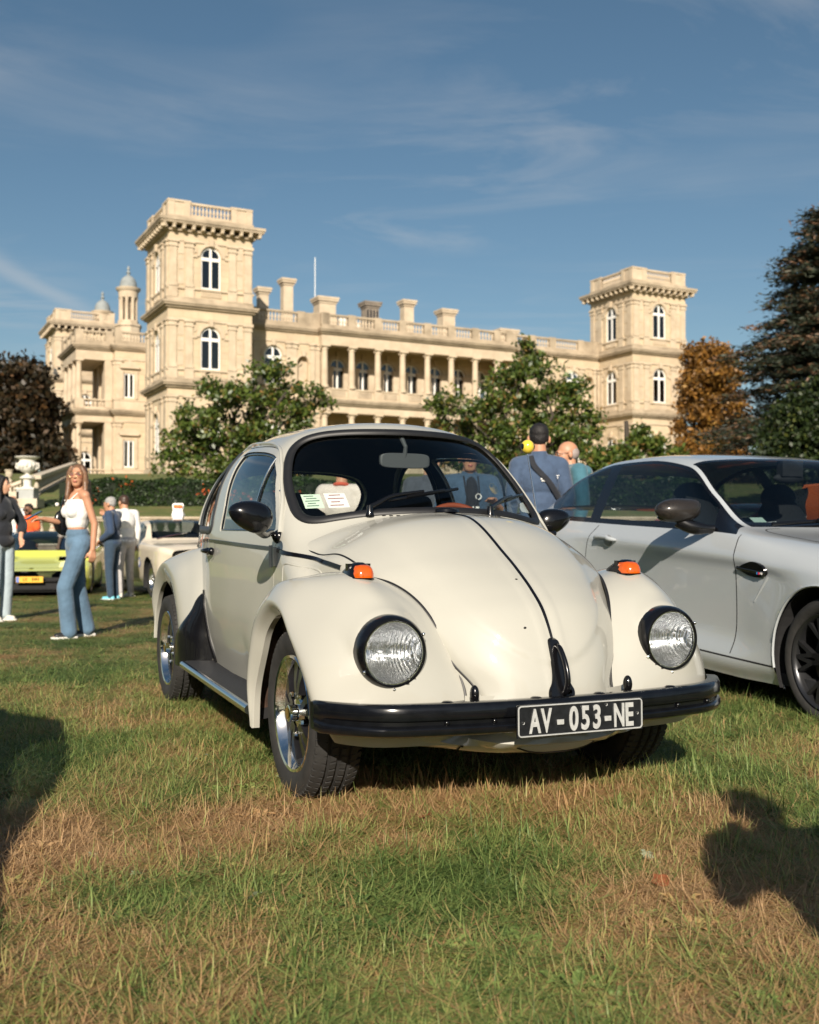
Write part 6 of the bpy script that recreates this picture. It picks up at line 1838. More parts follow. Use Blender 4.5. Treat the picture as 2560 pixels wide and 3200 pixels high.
for sd in (-1, 1):
    P, N = cb.side_line([(.76, .945), (.735, .86), (.73, .70), (.73, .48), (.742, .36), (.765, .27)], sd, 30); seam(coupe, 'door_seam', P, N, .007)
    P, N = cb.side_line([(2.34, .95), (2.42, .80), (2.44, .60), (2.36, .42), (2.25, .262)], sd, 30); seam(coupe, 'door_seam', P, N, .007)
    P, N = cb.side_line([(.39, .252), (.9, .250), (1.5, .252), (2.2, .258)], sd, 30); seam(coupe, 'sill_seam', P, N, .010)
    P, N = cb.side_line([(2.62, .86), (2.1, .85), (1.4, .832), (.80, .815), (.45, .80)], sd, 40)
    # door handle over a shallow pad, the recess's shade put into its darker grey
    P, N = cb.side_line([(2.30, .862), (2.20, .866), (2.10, .864), (2.01, .858)], sd, 14)
    b = MB(); b.tube(P + N * np.array([.006, .02, .030] + [.034] * 8 + [.03, .02, .006])[:, None], [.008, .014, .016] + [.0165] * 8 + [.015, .013, .008], 10, sq=.8); b.build('door_handle', M_silver, coupe, 60)
    a, n_ = cb.side(2.13, .85, sd); MB().ell(a - n_ * .004, (.012, .065, .040), 18, 10).build('handle_recess', mat('recess_shade_grey', (.22, .23, .235), .35, coat=.5), coupe, 60)
    # side vent behind the arch
    ol = cat_rom([(.70, .765), (.60, .80), (.53, .806), (.46, .79), (.435, .762), (.45, .735), (.52, .718), (.62, .730)], 40, True)
    q = [cb.side(y, z, sd) for y, z in ol]; A = np.array([a for a, b in q]); NN = np.array([b for a, b in q])
    b = MB(); b.add(np.r_[A - NN * .004, (A - A.mean(0)) * .93 + A.mean(0) + NN * .014], [(i, (i + 1) % 40, 40 + (i + 1) % 40, 40 + i) for i in range(40)] + [tuple(range(40, 80))])
    v = b.build('side_vent', M_blk, coupe, 40)
    P, N = cb.side_line([(.70, .764), (.56, .756), (.44, .752)], sd, 10); b = MB(); strip(b, P + N * .014, N, .022, .008); b.build('vent_blade', M_blk, v, 50)
    if sd < 0:
        for k, col in enumerate(((.02, .30, .65), (.05, .06, .30), (.65, .02, .05))):
            a, n_ = cb.side(.500 - k * .008, .752, sd); MB().box(a + n_ * .024, (.003, .007, .012)).build('vent_stripe', mat('stripe_colour', col, .4), v)
        a, n_ = cb.side(.462, .752, sd); text_mesh('M2', .016, M_white, v, 'vent_badge', Matrix.Translation(a + n_ * .0245 + np.array([0, 0, 0])) @ Matrix.Rotation(-PI / 2, 4, 'Z') @ TX, .001)
        P, N = cb.side_line([(.44, .735), (.50, .66), (.56, .585)], sd, 16); b = MB(); strip(b, P, N, np.linspace(.03, .006, 16), .008, sink=.003); b.build('vent_crease', M_silver, v, 60)
    # mirror: carbon cap on a black foot
    a, n_ = cb.side(1.02, .965, sd); tip = np.array([sd * 1.03, 1.10, 1.065])
    b = MB().tube(cat_rom([a, a * .4 + tip * .6 + np.array([0, -.01, -.05]), tip + np.array([0, .0, -.05])], 8), [.03, .026, .035, .04, .04, .04, .04, .04], 10, sq=.6)
    b.ell(tip + np.array([0, .02, -.035]), (.125, .055, .028), 18, 8)
    mr = b.build('mirror_foot', M_blk, coupe, 60)
    b = MB().ell(tip + np.array([0, 0, .010]), (.150, .085, .072), 24, 14)
    V = b.v[0]; V[:, 2] += .025 * np.clip((V[:, 0] - tip[0]) * -sd / .13, 0, 1) ** 2 * (V[:, 2] > tip[2]); V[:, 1] = np.minimum(V[:, 1], tip[1] + .045)
    carb = mat('carbon_weave', (.02, .018, .017), .45, coat=.5, coat_rough=.1, spec=.2)
    n = carb.node_tree.nodes; l = carb.node_tree.links; g = n.new('ShaderNodeTexCoord'); ck = n.new('ShaderNodeTexChecker'); ck.inputs['Scale'].default_value = 160
    ck.inputs[1].default_value = (.035, .028, .024, 1); ck.inputs[2].default_value = (.008, .008, .008, 1); l.new(g.outputs['Object'], ck.inputs['Vector']); l.new(ck.outputs[0], n['Principled BSDF'].inputs['Base Color'])
    b.build('mirror_cap', carb, coupe, 60)
    # arch lips and dark wheel wells
    for cy in (0, 2.69):
        b = MB(); aa = np.linspace(-.22, PI + .22, 40)
        q = [cb.side(cy - .389 * math.cos(t), .335 + .389 * math.sin(t), sd)[0] for t in aa]
        q = np.array([[p[0], cy - .384 * math.cos(t), .335 + .384 * math.sin(t)] for p, t in zip(q, aa)])
        b.tube(q, .007, 6); b.build('arch_lip', M_silver, coupe, 60)
        b = MB(); G = [[(sd * x, cy - r * math.cos(t), .335 + r * math.sin(t)) for x, r in ((.885, .385), (.86, .392), (.55, .392), (.5, .30), (.5, .0))] for t in np.linspace(-.5, PI + .5, 30)]
        b.grid(np.array(G)); b.build('wheel_well', M_under, coupe)
# bonnet shut line
for sd in (-1, 1):
    q = [cb.top(sd * x, y) for x, y in cat_rom([(.50, .845), (.60, .83), (.655, .74), (.66, .50), (.65, .2), (.62, -.2), (.55, -.52)], 40)]
    seam(coupe, 'bonnet_seam', np.array([a for a, b in q]), np.array([b for a, b in q]), .008)
q = [cb.top(x, .845 - .0 + .02 * x * x) for x in np.linspace(-.5, .5, 20)]
b = MB(); strip(b, np.array([a for a, b in q]) + np.array([0, .02, 0]), np.array([b for a, b in q]), .05, .006, flat=True); b.build('cowl_grille', M_blk, coupe, 40)
b = MB(); P = [cb.top(x, .90 + .03 * (x + .2))[0] + np.array([0, 0, .018]) for x in np.linspace(-.52, .12, 12)]; b.tube(P, .012, 6, sq=.6); P = [cb.top(x, .88)[0] + np.array([0, 0, .03]) for x in np.linspace(-.2, .30, 8)]; b.tube(P, .014, 6); b.build('wiper', M_blk, coupe, 60)
# dark multi-spoke wheels
def coupe_wheel(loc, flip):
    w = empty('wheel', loc, PI if flip else 0); w.parent = coupe
    wheel_mesh_tyre(.327, .247, .235, blocks=False).build('tyre', M_tyre, w, 40)
    md = mat('dark_alloy', (.045, .046, .05), .30, .7, noise=(9, .2))
    MB().lathe([(.240, -.09), (.247, -.105), (.243, -.113), (.236, -.108), (.226, -.09), (.222, .05), (.235, .1)], 64, axis='x').build('rim', md, w, 40)
    b = MB()
    for k in range(5):
        for da in (-.17, .17):
            a = 2 * PI * k / 5 + da * 1.0
            for fork in (-1, 1):
                r = np.array([.045, .12, .235]); th = np.array([a - da * .4, a, a + fork * .17])
                x = np.array([-.085, -.092, -.098]); wd = np.array([.016, .011, .009])
                for i in range(2):
                    V = []
                    for j in (i, i + 1):
                        for sg in (-1, 1):
                            t = th[j] + sg * wd[j] / r[j]
                            V += [(x[j], r[j] * math.cos(t), r[j] * math.sin(t)), (x[j] + .03, r[j] * math.cos(t), r[j] * math.sin(t))]
                    b.add(V, [(0, 2, 6, 4), (0, 4, 5, 1), (2, 3, 7, 6)])
    b.build('spoke', md, w)
    MB().lathe([(0, -.097), (.032, -.096), (.036, -.085), (.055, -.08), (.06, -.04)], 28, axis='x').build('hub_cap', md, w, 40)
    MB().lathe([(0, -.03), (.17, -.03), (.175, -.02), (.175, .0), (0, 0)], 40, axis='x').build('brake_disc', mat('brake_disc', (.12, .115, .11), .4, .8), w, 40)
    b = MB()
    G = [[(-.05 + xx, r * math.cos(t), r * math.sin(t)) for xx, r in ((0, .10), (-.02, .11), (-.02, .185), (.04, .19))] for t in np.linspace(2.4, 3.7, 10)]
    b.grid(np.array(G)); b.build('brake_caliper', mat('blue_caliper', (.01, .03, .12), .35, coat=.6), w)
for x, y in ((-.775, 0), (.775, 0), (-.785, 2.69), (.785, 2.69)): coupe_wheel((x, y, .333), x > 0)
def bucket(parent, x, y, m=M_seat, zb=.30, zt=1.16):
    b = MB(); b.ell((x, y, zb + .12), (.25, .27, .10), 16, 8)
    b.ell((x, y + .30, (zb + zt) / 2 + .05), (.25, .09, (zt - zb) / 2), 16, 12, M=Matrix.Rotation(R(-14), 4, 'X')); b.ell((x, y + .40, zt), (.15, .06, .10), 12, 8)
    return b.build('seat', m, parent, 60)
for x in (-.36, .36): bucket(coupe, x, 1.55)
MB().bx(-.6, .6, 2.35, 2.55, .4, .98).bx(-.85, .85, -.6, 3.5, .16, .22).bx(-.6, .6, .80, 1.0, .6, .955).build('cabin', M_dark_int, coupe)
b = MB().tube([(.36 + .18 * math.cos(a), 1.10 + .06 * math.sin(a), .93 + .17 * math.sin(a)) for a in np.linspace(0, 2 * PI, 24, endpoint=False)], .014, 6, closed=True); b.build('steering_wheel', M_blk, coupe, 60)
MB().ell((.02, 1.42, 1.29), (.12, .03, .035), 14, 8).bx(-.06, .1, 1.38, 1.44, 1.30, 1.40).build('rear_view_mirror', M_dark_int, coupe, 60)
for (x0, y0, w, h, col, nm) in ((-.56, .985, .085, .055, (.55, .72, .60), 'green_sticker'), (-.50, .955, .09, .030, (.8, .8, .78), 'white_sticker')):
    cs = [cb.top(x, y)[0] - np.array([0, -.012, .012]) for x, y in ((x0, y0), (x0 + w, y0 - .01), (x0 + w, y0 + h * .8), (x0, y0 + h))]
    MB().add(cs, [(0, 1, 2, 3)]).build(nm, mat(nm, col, .6), coupe)
# printed cloth hanging in the far side window
cs = MB(); rr = np.random.default_rng(3)
cs.grid(np.array([[(.70 + .01 * math.sin(9 * v), 2.05 + .30 * u + .02 * v, 1.24 - .24 * v - .05 * u * (1 - v)) for v in np.linspace(0, 1, 8)] for u in np.linspace(0, 1, 8)]))
mc = mat('printed_cloth', (.7, .68, .64), .8); n = mc.node_tree.nodes; l = mc.node_tree.links; g = n.new('ShaderNodeTexCoord'); vo = n.new('ShaderNodeTexVoronoi'); vo.inputs['Scale'].default_value = 42; r = n.new('ShaderNodeValToRGB'); r.color_ramp.elements[0].position = .18; r.color_ramp.elements[1].position = .25; r.color_ramp.elements[0].color = (.09, .06, .05, 1); r.color_ramp.elements[1].color = (.72, .70, .66, 1)
l.new(g.outputs['Object'], vo.inputs['Vector']); l.new(vo.outputs['Distance'], r.inputs[0]); l.new(r.outputs[0], n['Principled BSDF'].inputs['Base Color'])
cs.build('window_cloth', mc, coupe, 60)

# ---- simple helpers for the cars farther off
def plain_wheel(parent, loc, flip, R_, rr, w, rim_m, n_sp=5, sp_w=.03, dish=-.05):
    o = empty('wheel', loc, PI if flip else 0); o.parent = parent
    wheel_mesh_tyre(R_, rr, w, False).build('tyre', M_tyre, o, 40)
    MB().lathe([(rr - .005, -w * .4), (rr, -w * .47), (rr - .01, -w * .46), (rr - .025, -w * .36), (rr - .03, w * .3)], 40, axis='x').build('rim', rim_m, o, 40)
    b = MB()
    for k in range(n_sp):
        a = 2 * PI * k / n_sp; V = []
        for r_, hw in ((.03, sp_w * .8), (rr - .02, sp_w)):
            for sg in (-1, 1): V.append((dish - .02 * (r_ < .1), r_ * math.cos(a) - sg * hw * math.sin(a), r_ * math.sin(a) + sg * hw * math.cos(a)))
        b.add(V + [(x + .03, y, z) for x, y, z in V], [(0, 1, 3, 2), (0, 2, 6, 4), (1, 5, 7, 3)])
    b.lathe([(0, dish - .04), (.04, dish - .035), (.05, dish)], 16, axis='x'); b.build('spoke', rim_m, o, 40)
    MB().lathe([(rr - .03, 0), (0, 0)], 24, axis='x').build('brake_drum', M_under, o)
    return o

# ---- beige sixties pony car behind the rear wing
GY = gz(-5, 19)
pony = empty('pony_car', (-3.50, 17.7, GY), R(27), 'beige sixties sports saloon with dark roof stripe parked behind the men', 'car')
M_beige = paint('beige_paint', (.60, .53, .42), .35, .8)
cage2 = [
 [(.55, -.74, .38), (.62, -.77, .44), (.66, -.80, .54), (.68, -.84, .66), (.70, -.86, .74), (.66, -.86, .80), (.5, -.84, .82), (.3, -.83, .83), (0, -.82, .83)],
 [(.78, -.5, .30), (.84, -.5, .40), (.86, -.52, .54), (.87, -.54, .68), (.87, -.56, .79), (.82, -.58, .87), (.6, -.6, .89), (.3, -.62, .90), (0, -.63, .90)],
 [(.80, 0, .26), (.86, 0, .36), (.88, 0, .52), (.89, 0, .68), (.89, 0, .80), (.83, 0, .895), (.6, 0, .92), (.3, 0, .93), (0, 0, .935)],
 [(.80, .6, .25), (.86, .6, .35), (.88, .6, .52), (.885, .6, .70), (.885, .6, .82), (.83, .62, .91), (.66, .72, .945), (.35, .68, .955), (0, .66, .96)],
 [(.80, 1.1, .25), (.86, 1.1, .35), (.88, 1.1, .52), (.885, 1.1, .70), (.885, 1.1, .82), (.83, 1.12, .915), (.60, 1.22, 1.25), (.33, 1.10, 1.27), (0, 1.07, 1.275)],
 [(.80, 1.6, .25), (.86, 1.6, .35), (.88, 1.6, .52), (.885, 1.6, .70), (.885, 1.6, .82), (.83, 1.62, .92), (.57, 1.6, 1.31), (.33, 1.5, 1.335), (0, 1.45, 1.345)],
 [(.80, 2.2, .25), (.86, 2.2, .35), (.88, 2.2, .52), (.885, 2.2, .70), (.885, 2.2, .83), (.83, 2.2, .93), (.57, 2.1, 1.30), (.33, 2.1, 1.33), (0, 2.1, 1.34)],
 [(.80, 2.75, .26), (.86, 2.75, .36), (.88, 2.75, .52), (.89, 2.75, .70), (.89, 2.75, .84), (.83, 2.8, .93), (.62, 2.9, 1.05), (.33, 2.8, 1.12), (0, 2.78, 1.13)],
 [(.75, 3.5, .34), (.8, 3.55, .44), (.82, 3.6, .56), (.83, 3.62, .72), (.82, 3.62, .84), (.78, 3.6, .90), (.6, 3.5, .92), (.3, 3.5, .93), (0, 3.5, .93)]]
c2 = CarBody(cage2, 8, 6, arches=((0, .33, .37), (2.74, .33, .36)))
def cls2(u, k):
    if 5 <= k <= 6 and 3.35 < u < 6.5:
        f = k - 5
        return 1 if (3.8 < u < 6.3 and .1 < f < .88 and not 4.9 < u < 5.0) else 0
    if k > 6.1 and 3.1 < u < 4.92: return 2 if 3.2 < u < 4.85 else 0
    if k > 6.1 and 6.1 < u < 6.95: return 2
    if k > 7.35 and 4.9 < u < 6.1: return 3
    if k > 7.35 and u < 3.1: return 0
    return 0
c2.build(pony, cls2, {0: M_beige, 1: M_glassd, 2: M_glassd, 3: M_blk}, {0: 'body', 1: 'side_window', 2: 'windscreen', 3: 'roof_stripe'}, 'body')
for sd in (-1, 1):
    for pts in ([(.78, .90), (.80, .6), (.84, .36)], [(2.0, .92), (2.02, .6), (1.95, .36)]):
        P, N = c2.side_line(pts, sd, 20); seam(pony, 'door_seam', P, N, .012)
    P, N = c2.side_line([(.4, .64), (1.2, .62), (2.3, .66)], sd, 20); b = MB(); strip(b, P, N, .03, .012); b.build('side_crease', M_beige, pony, 60)
    for k, z in enumerate((.36, .42)):
        P, N = c2.side_line([(.45, z), (1.2, z), (2.25, z)], sd, 16); b = MB(); strip(b, P, N, .028, .003, flat=True); b.build('side_stripe', mat('navy_stripe', (.02, .03, .07), .4), pony)
    a, n_ = c2.side(.60, .60, sd); b = MB().lathe([(0, .004), (.085, .004), (.09, 0)], 28, axis='x', M=Matrix.Diagonal((sd, 1, 1)), c=a); rd = b.build('roundel', mat('blue_roundel', (.05, .09, .30), .5), pony)
    b = MB().lathe([(0, .006), (.055, .006)], 24, axis='x', M=Matrix.Diagonal((sd, 1, 1)), c=a); b.build('roundel_centre', M_white, rd)
    b = MB(); G = [[(sd * x, cy - r * math.cos(t), .33 + r * math.sin(t)) for x, r in ((.87, .375), (.5, .375), (.5, 0))] for cy in (0,) for t in np.linspace(-.4, PI + .4, 20)]; b.grid(np.array(G)); b.build('wheel_well', M_under, pony)
    a, n_ = c2.side(1.5, .86, sd); b = MB().bx(a[0] - .02, a[0] + .02, 1.86, 1.98, .83, .85); b.build('door_handle', M_chr, pony)
for x, y in ((-.72, 0), (.72, 0), (-.72, 2.74), (.72, 2.74)): plain_wheel(pony, (x, y, .325), x > 0, .325, .21, .2, M_alu, 5, .035)
for x in (-.36, .36): bucket(pony, x, 1.5, M_seat, .28, 1.02)
MB().bx(-.75, .75, -.4, 3.3, .3, .36).bx(-.6, .6, .62, .9, .5, .90).build('cabin', M_dark_int, pony)
MB().bx(-.64, .64, -.80, -.74, .40, .78).build('grille', M_under, pony)
P = [c2.top(x, .80 + .1 * (x + .5))[0] + np.array([0, 0, .02]) for x in np.linspace(-.55, .0, 10)]; MB().tube(P, .012, 6).build('wiper', M_chr, pony, 60)
pad = MB()
for k in range(5): pad.box((-.5 + .04 * (k - 2), 1.75, 1.36 + .10 * 1), (.04, .20, .02), rz=.1 * k)
fl = empty('paper_bag', (0, 0, 0), 0, 'white paper bag with orange print standing on the roof of the beige car', 'bag')
Mb_ = Matrix.Translation(pony.location) @ Matrix.Rotation(R(27), 4, 'Z')
pos = Mb_ @ Vector((.10, 1.85, 1.34)); fl.location = pos
b = MB(); G = []
for z, w, dph in ((0, .08, .06), (.08, .105, .07), (.17, .09, .05), (.26, .10, .02), (.30, .085, .008)):
    G.append([(w * sx + .008 * math.sin(40 * z + i), dph * sy, z) for i, (sx, sy) in enumerate(((-1, -1), (-.3, -1.1), (.3, -.95), (1, -1), (1, 1), (-1, 1)))])
b.grid(np.array(G), closed_v=True); b.build('bag', mat('white_paper', (.78, .77, .75), .8, bump=(14, .5, .02)), fl)
b = MB(); b.bx(-.07, .09, -.075, -.065, .22, .27).build('print', mat('orange_print', (.70, .16, .03), .6), fl)

# ---- yellow-green supercar at the left
sport = empty('sports_car', (-6.60, 18.75, gz(-6.6, 18) - .03), R(13), 'low yellow-green wedge sports car facing the viewer at far left', 'car')
M_yel = paint('yellow_green_paint', (.74, .76, .12), .32, 1.0)
cage3 = [
 [(.70, -.98, .12), (.78, -1.0, .20), (.80, -1.02, .30), (.78, -1.03, .40), (.74, -1.02, .45), (.62, -1.03, .47), (.42, -1.08, .475), (.2, -1.12, .475), (0, -1.14, .475)],
 [(.88, -.55, .12), (.93, -.58, .22), (.945, -.58, .34), (.94, -.56, .46), (.90, -.55, .55), (.76, -.55, .575), (.5, -.58, .565), (.25, -.6, .56), (0, -.62, .56)],
 [(.89, 0, .12), (.94, 0, .24), (.955, 0, .40), (.95, 0, .55), (.90, 0, .66), (.74, .0, .69), (.5, 0, .665), (.25, 0, .655), (0, 0, .655)],
 [(.89, .55, .12), (.93, .55, .24), (.94, .55, .42), (.94, .55, .60), (.90, .55, .72), (.80, .52, .77), (.62, .50, .79), (.3, .42, .80), (0, .40, .80)],
 [(.89, 1.1, .12), (.93, 1.1, .24), (.93, 1.1, .42), (.945, 1.1, .62), (.92, 1.1, .76), (.84, 1.1, .80), (.60, 1.15, 1.02), (.3, 1.0, 1.055), (0, .98, 1.06)],
 [(.89, 1.6, .12), (.93, 1.6, .24), (.94, 1.6, .42), (.96, 1.6, .64), (.94, 1.6, .79), (.85, 1.6, .83), (.55, 1.55, 1.12), (.3, 1.5, 1.15), (0, 1.45, 1.155)],
 [(.90, 2.1, .13), (.95, 2.1, .25), (.97, 2.1, .44), (.985, 2.1, .66), (.97, 2.1, .84), (.86, 2.1, .90), (.52, 2.1, 1.08), (.3, 2.1, 1.12), (0, 2.1, 1.125)],
 [(.90, 2.65, .14), (.96, 2.65, .27), (.99, 2.65, .46), (.995, 2.65, .66), (.975, 2.65, .86), (.86, 2.65, .92), (.5, 2.65, .97), (.3, 2.65, .99), (0, 2.65, 1.0)],
 [(.82, 3.3, .22), (.88, 3.32, .34), (.92, 3.34, .5), (.93, 3.35, .68), (.91, 3.35, .82), (.82, 3.33, .88), (.5, 3.3, .9), (.3, 3.3, .9), (0, 3.3, .9)]]
c3 = CarBody(cage3, 8, 6, arches=((0, .33, .37), (2.6, .34, .39)))
def cls3(u, k):
    if k > 6.05 and 3.05 < u < 4.95: return 1
    if 5 <= k <= 6.05 and 3.3 < u < 5.9: return 2 if .12 < k - 5 < .85 and 3.7 < u < 5.6 else 3
    if k > 6.05 and 4.95 <= u < 6.0: return 3
    if u < .55 and k < 2.4: return 3
    if u < .30 and k < 3.2: return 3
    return 0
c3.build(sport, cls3, {0: M_yel, 1: M_glassd, 2: M_glassd, 3: M_blk}, {0: 'body', 1: 'windscreen', 2: 'side_window', 3: 'black_trim'})
b = MB().bx(-.70, .70, -1.02, -.9, .12, .36).build('bumper_intake', M_under, sport)
b = MB()
for z in (.16, .30): b.bx(-.74, .74, -1.06, -1.0, z - .012, z + .012)
for x in (-.45, .45): b.bx(x - .015, x + .015, -1.06, -1.0, .15, .31)
b.build('intake_blade', M_blk, sport)
pl2 = MB().bx(-.215, .215, -1.125, -1.112, .285, .385).build('number_plate', mat('yellow_plate', (.72, .40, .03), .5), sport)
MB().bx(-.210, -.165, -1.128, -1.122, .29, .38).build('plate_band', mat('plate_blue_band', (.10, .18, .50), .5), pl2)
for body, x in (('LX', -.07), ('8493', .095)):
    text_mesh(body, .075, M_blk, pl2, 'lettering', Matrix.Translation((x, -1.126, .335)) @ TX, .001, .8, bold=.001)
a, n_ = c3.top(0, -.92); MB().lathe([(0, .012), (.035, .012), (.04, 0)], 5, c=a).build('bonnet_badge', M_blk, sport)
for sd in (-1, 1):
    q = [c3.top(sd * x, y) for x, y in cat_rom([(.70, .35), (.68, -.2), (.62, -.62), (.60, -.80), (.3, -.86), (0.02, -.88)], 40)]
    seam(sport, 'bonnet_seam', np.array([a for a, b in q]), np.array([b for a, b in q]), .014)
    ol = [(.80, -.52), (.70, -.46), (.66, -.70), (.74, -.86), (.80, -.82)]
    A = np.array([c3.top(sd * x, y)[0] + np.array([0, 0, .004]) for x, y in ol]); MB().add(A, [tuple(range(5))]).build('headlamp', M_blk, sport)
    b = MB(); a, n_ = c3.side(.95, .78, sd); tp = a + np.array([sd * .18, .02, .13]); b.tube([a, (a + tp) / 2, tp], .02, 6); b.ell(tp + np.array([sd * .05, 0, .0]), (.11, .06, .055), 14, 8); b.build('wing_mirror', M_blk, sport, 60)
    b = MB(); b.grid(np.array([[(sd * x, cy - r * math.cos(t), .33 + r * math.sin(t)) for x, r in ((.92, .37), (.5, .37), (.5, 0))] for cy in (0,) for t in np.linspace(-.4, PI + .4, 16)])); b.build('wheel_well', M_under, sport)
for x, y in ((-.80, 0), (.80, 0), (-.82, 2.6), (.82, 2.6)): plain_wheel(sport, (x, y, .335), x > 0, .335, .24, .25, M_blk, 10, .018)
for x in (-.36, .36): bucket(sport, x, 1.25, M_seat, .18, .88)
MB().bx(-.85, .85, -.5, 3.2, .13, .18).bx(-.7, .7, .5, .75, .4, .74).build('cabin', M_dark_int, sport)
MB().bx(-.30, -.24, 1.70, 1.71, .86, .90).bx(-.42, -.36, 1.70, 1.71, .86, .90).build('seat_badge', mat('green_badge', (.10, .45, .04), .6), sport)

# ---- orange car behind the coupe with its bonnet up
lift = empty('orange_car', (4.2, 9.6, -.03), R(21), 'orange car with its bonnet raised, seen through the coupe windscreen', 'car')
M_or = paint('orange_paint', (.62, .13, .025), .35, .8)
c4 = CarBody([[(x, y, z * .97) for x, y, z in st] for st in cage2], 5, 4, arches=((0, .33, .37), (2.74, .33, .36)))
c4.build(lift, lambda u, k: (None if (k > 5.4 and .3 < u < 2.95) else cls2(u, k)), {0: M_or, 1: M_glassd, 2: M_glassd, 3: M_or}, {0: 'body', 1: 'side_window', 2: 'windscreen', 3: 'roof_panel'})
G = [[(x * (1 - .12 * t), .60 - .42 * t - .05 * math.sin(PI * t), .94 + .47 * t - .03 * (x / .7) ** 2) for x in np.linspace(-.72, .72, 12)] for t in np.linspace(0, 1.1, 12)]
b = MB().grid(np.array(G)); o = b.build('raised_bonnet', M_or, lift); modify(o, ('SOLIDIFY', dict(thickness=.03))); smooth(o.data, 40)
MB().bx(-.55, .55, -.5, .5, .45, .78).lathe([(.18, .78), (.18, .88), (0, .9)], 20).build('engine', M_under, lift)
for x, y in ((-.72, 0), (.72, 0), (-.72, 2.74), (.72, 2.74)): plain_wheel(lift, (x, y, .325), x > 0, .325, .21, .2, M_alu, 5, .035)
# ------------------------------------------------------------------ people: local frame faces -y, their left is +x
def skin_mat(name, c, rough=.5): return mat(name, c, rough, noise=(14, .10))
M_skin = skin_mat('skin_light', (.56, .31, .20)); M_skin2 = skin_mat('skin_tan', (.47, .235, .14)); M_skin3 = skin_mat('skin_brown', (.20, .10, .06))
def cloth(name, c, rough=.85, nz=(18, .14), bp=(11, .55, .03)): return mat(name, c, rough, noise=nz, bump=bp, sheen=.2)
def capsule(mb, a, b, ra, rb, n=10, flat=(1, 1)):
    a = np.array(a, float); b = np.array(b, float); L = np.linalg.norm(b - a)
    if L < 1e-5: mb.ell(a, (ra, ra, ra), n, 8); return
    t = (b - a) / L
    ring = [(-1, 0.05), (-.8, .6), (-.35, .93), (0, 1)]
    P = [a + t * ra * h for h, _ in ring] + [b + t * rb * -h for h, _ in reversed(ring)]
    R_ = [ra * max(w, .05) for _, w in ring] + [rb * max(w, .05) for _, w in reversed(ring)]
    mb.tube(np.array(P), np.array(R_), n)
def fuse(name, mb, m, parent, vox=.012, it=5, f=.5):
    o = mb.build(name, m, parent)
    modify(o, ('REMESH', dict(mode='VOXEL', voxel_size=vox)), ('SMOOTH', dict(factor=f, iterations=it)))
    smooth(o.data)
    return o
def chain(mb, pts, rs, n=12):
    for i in range(len(pts) - 1): capsule(mb, pts[i], pts[i + 1], rs[i], rs[i + 1], n)

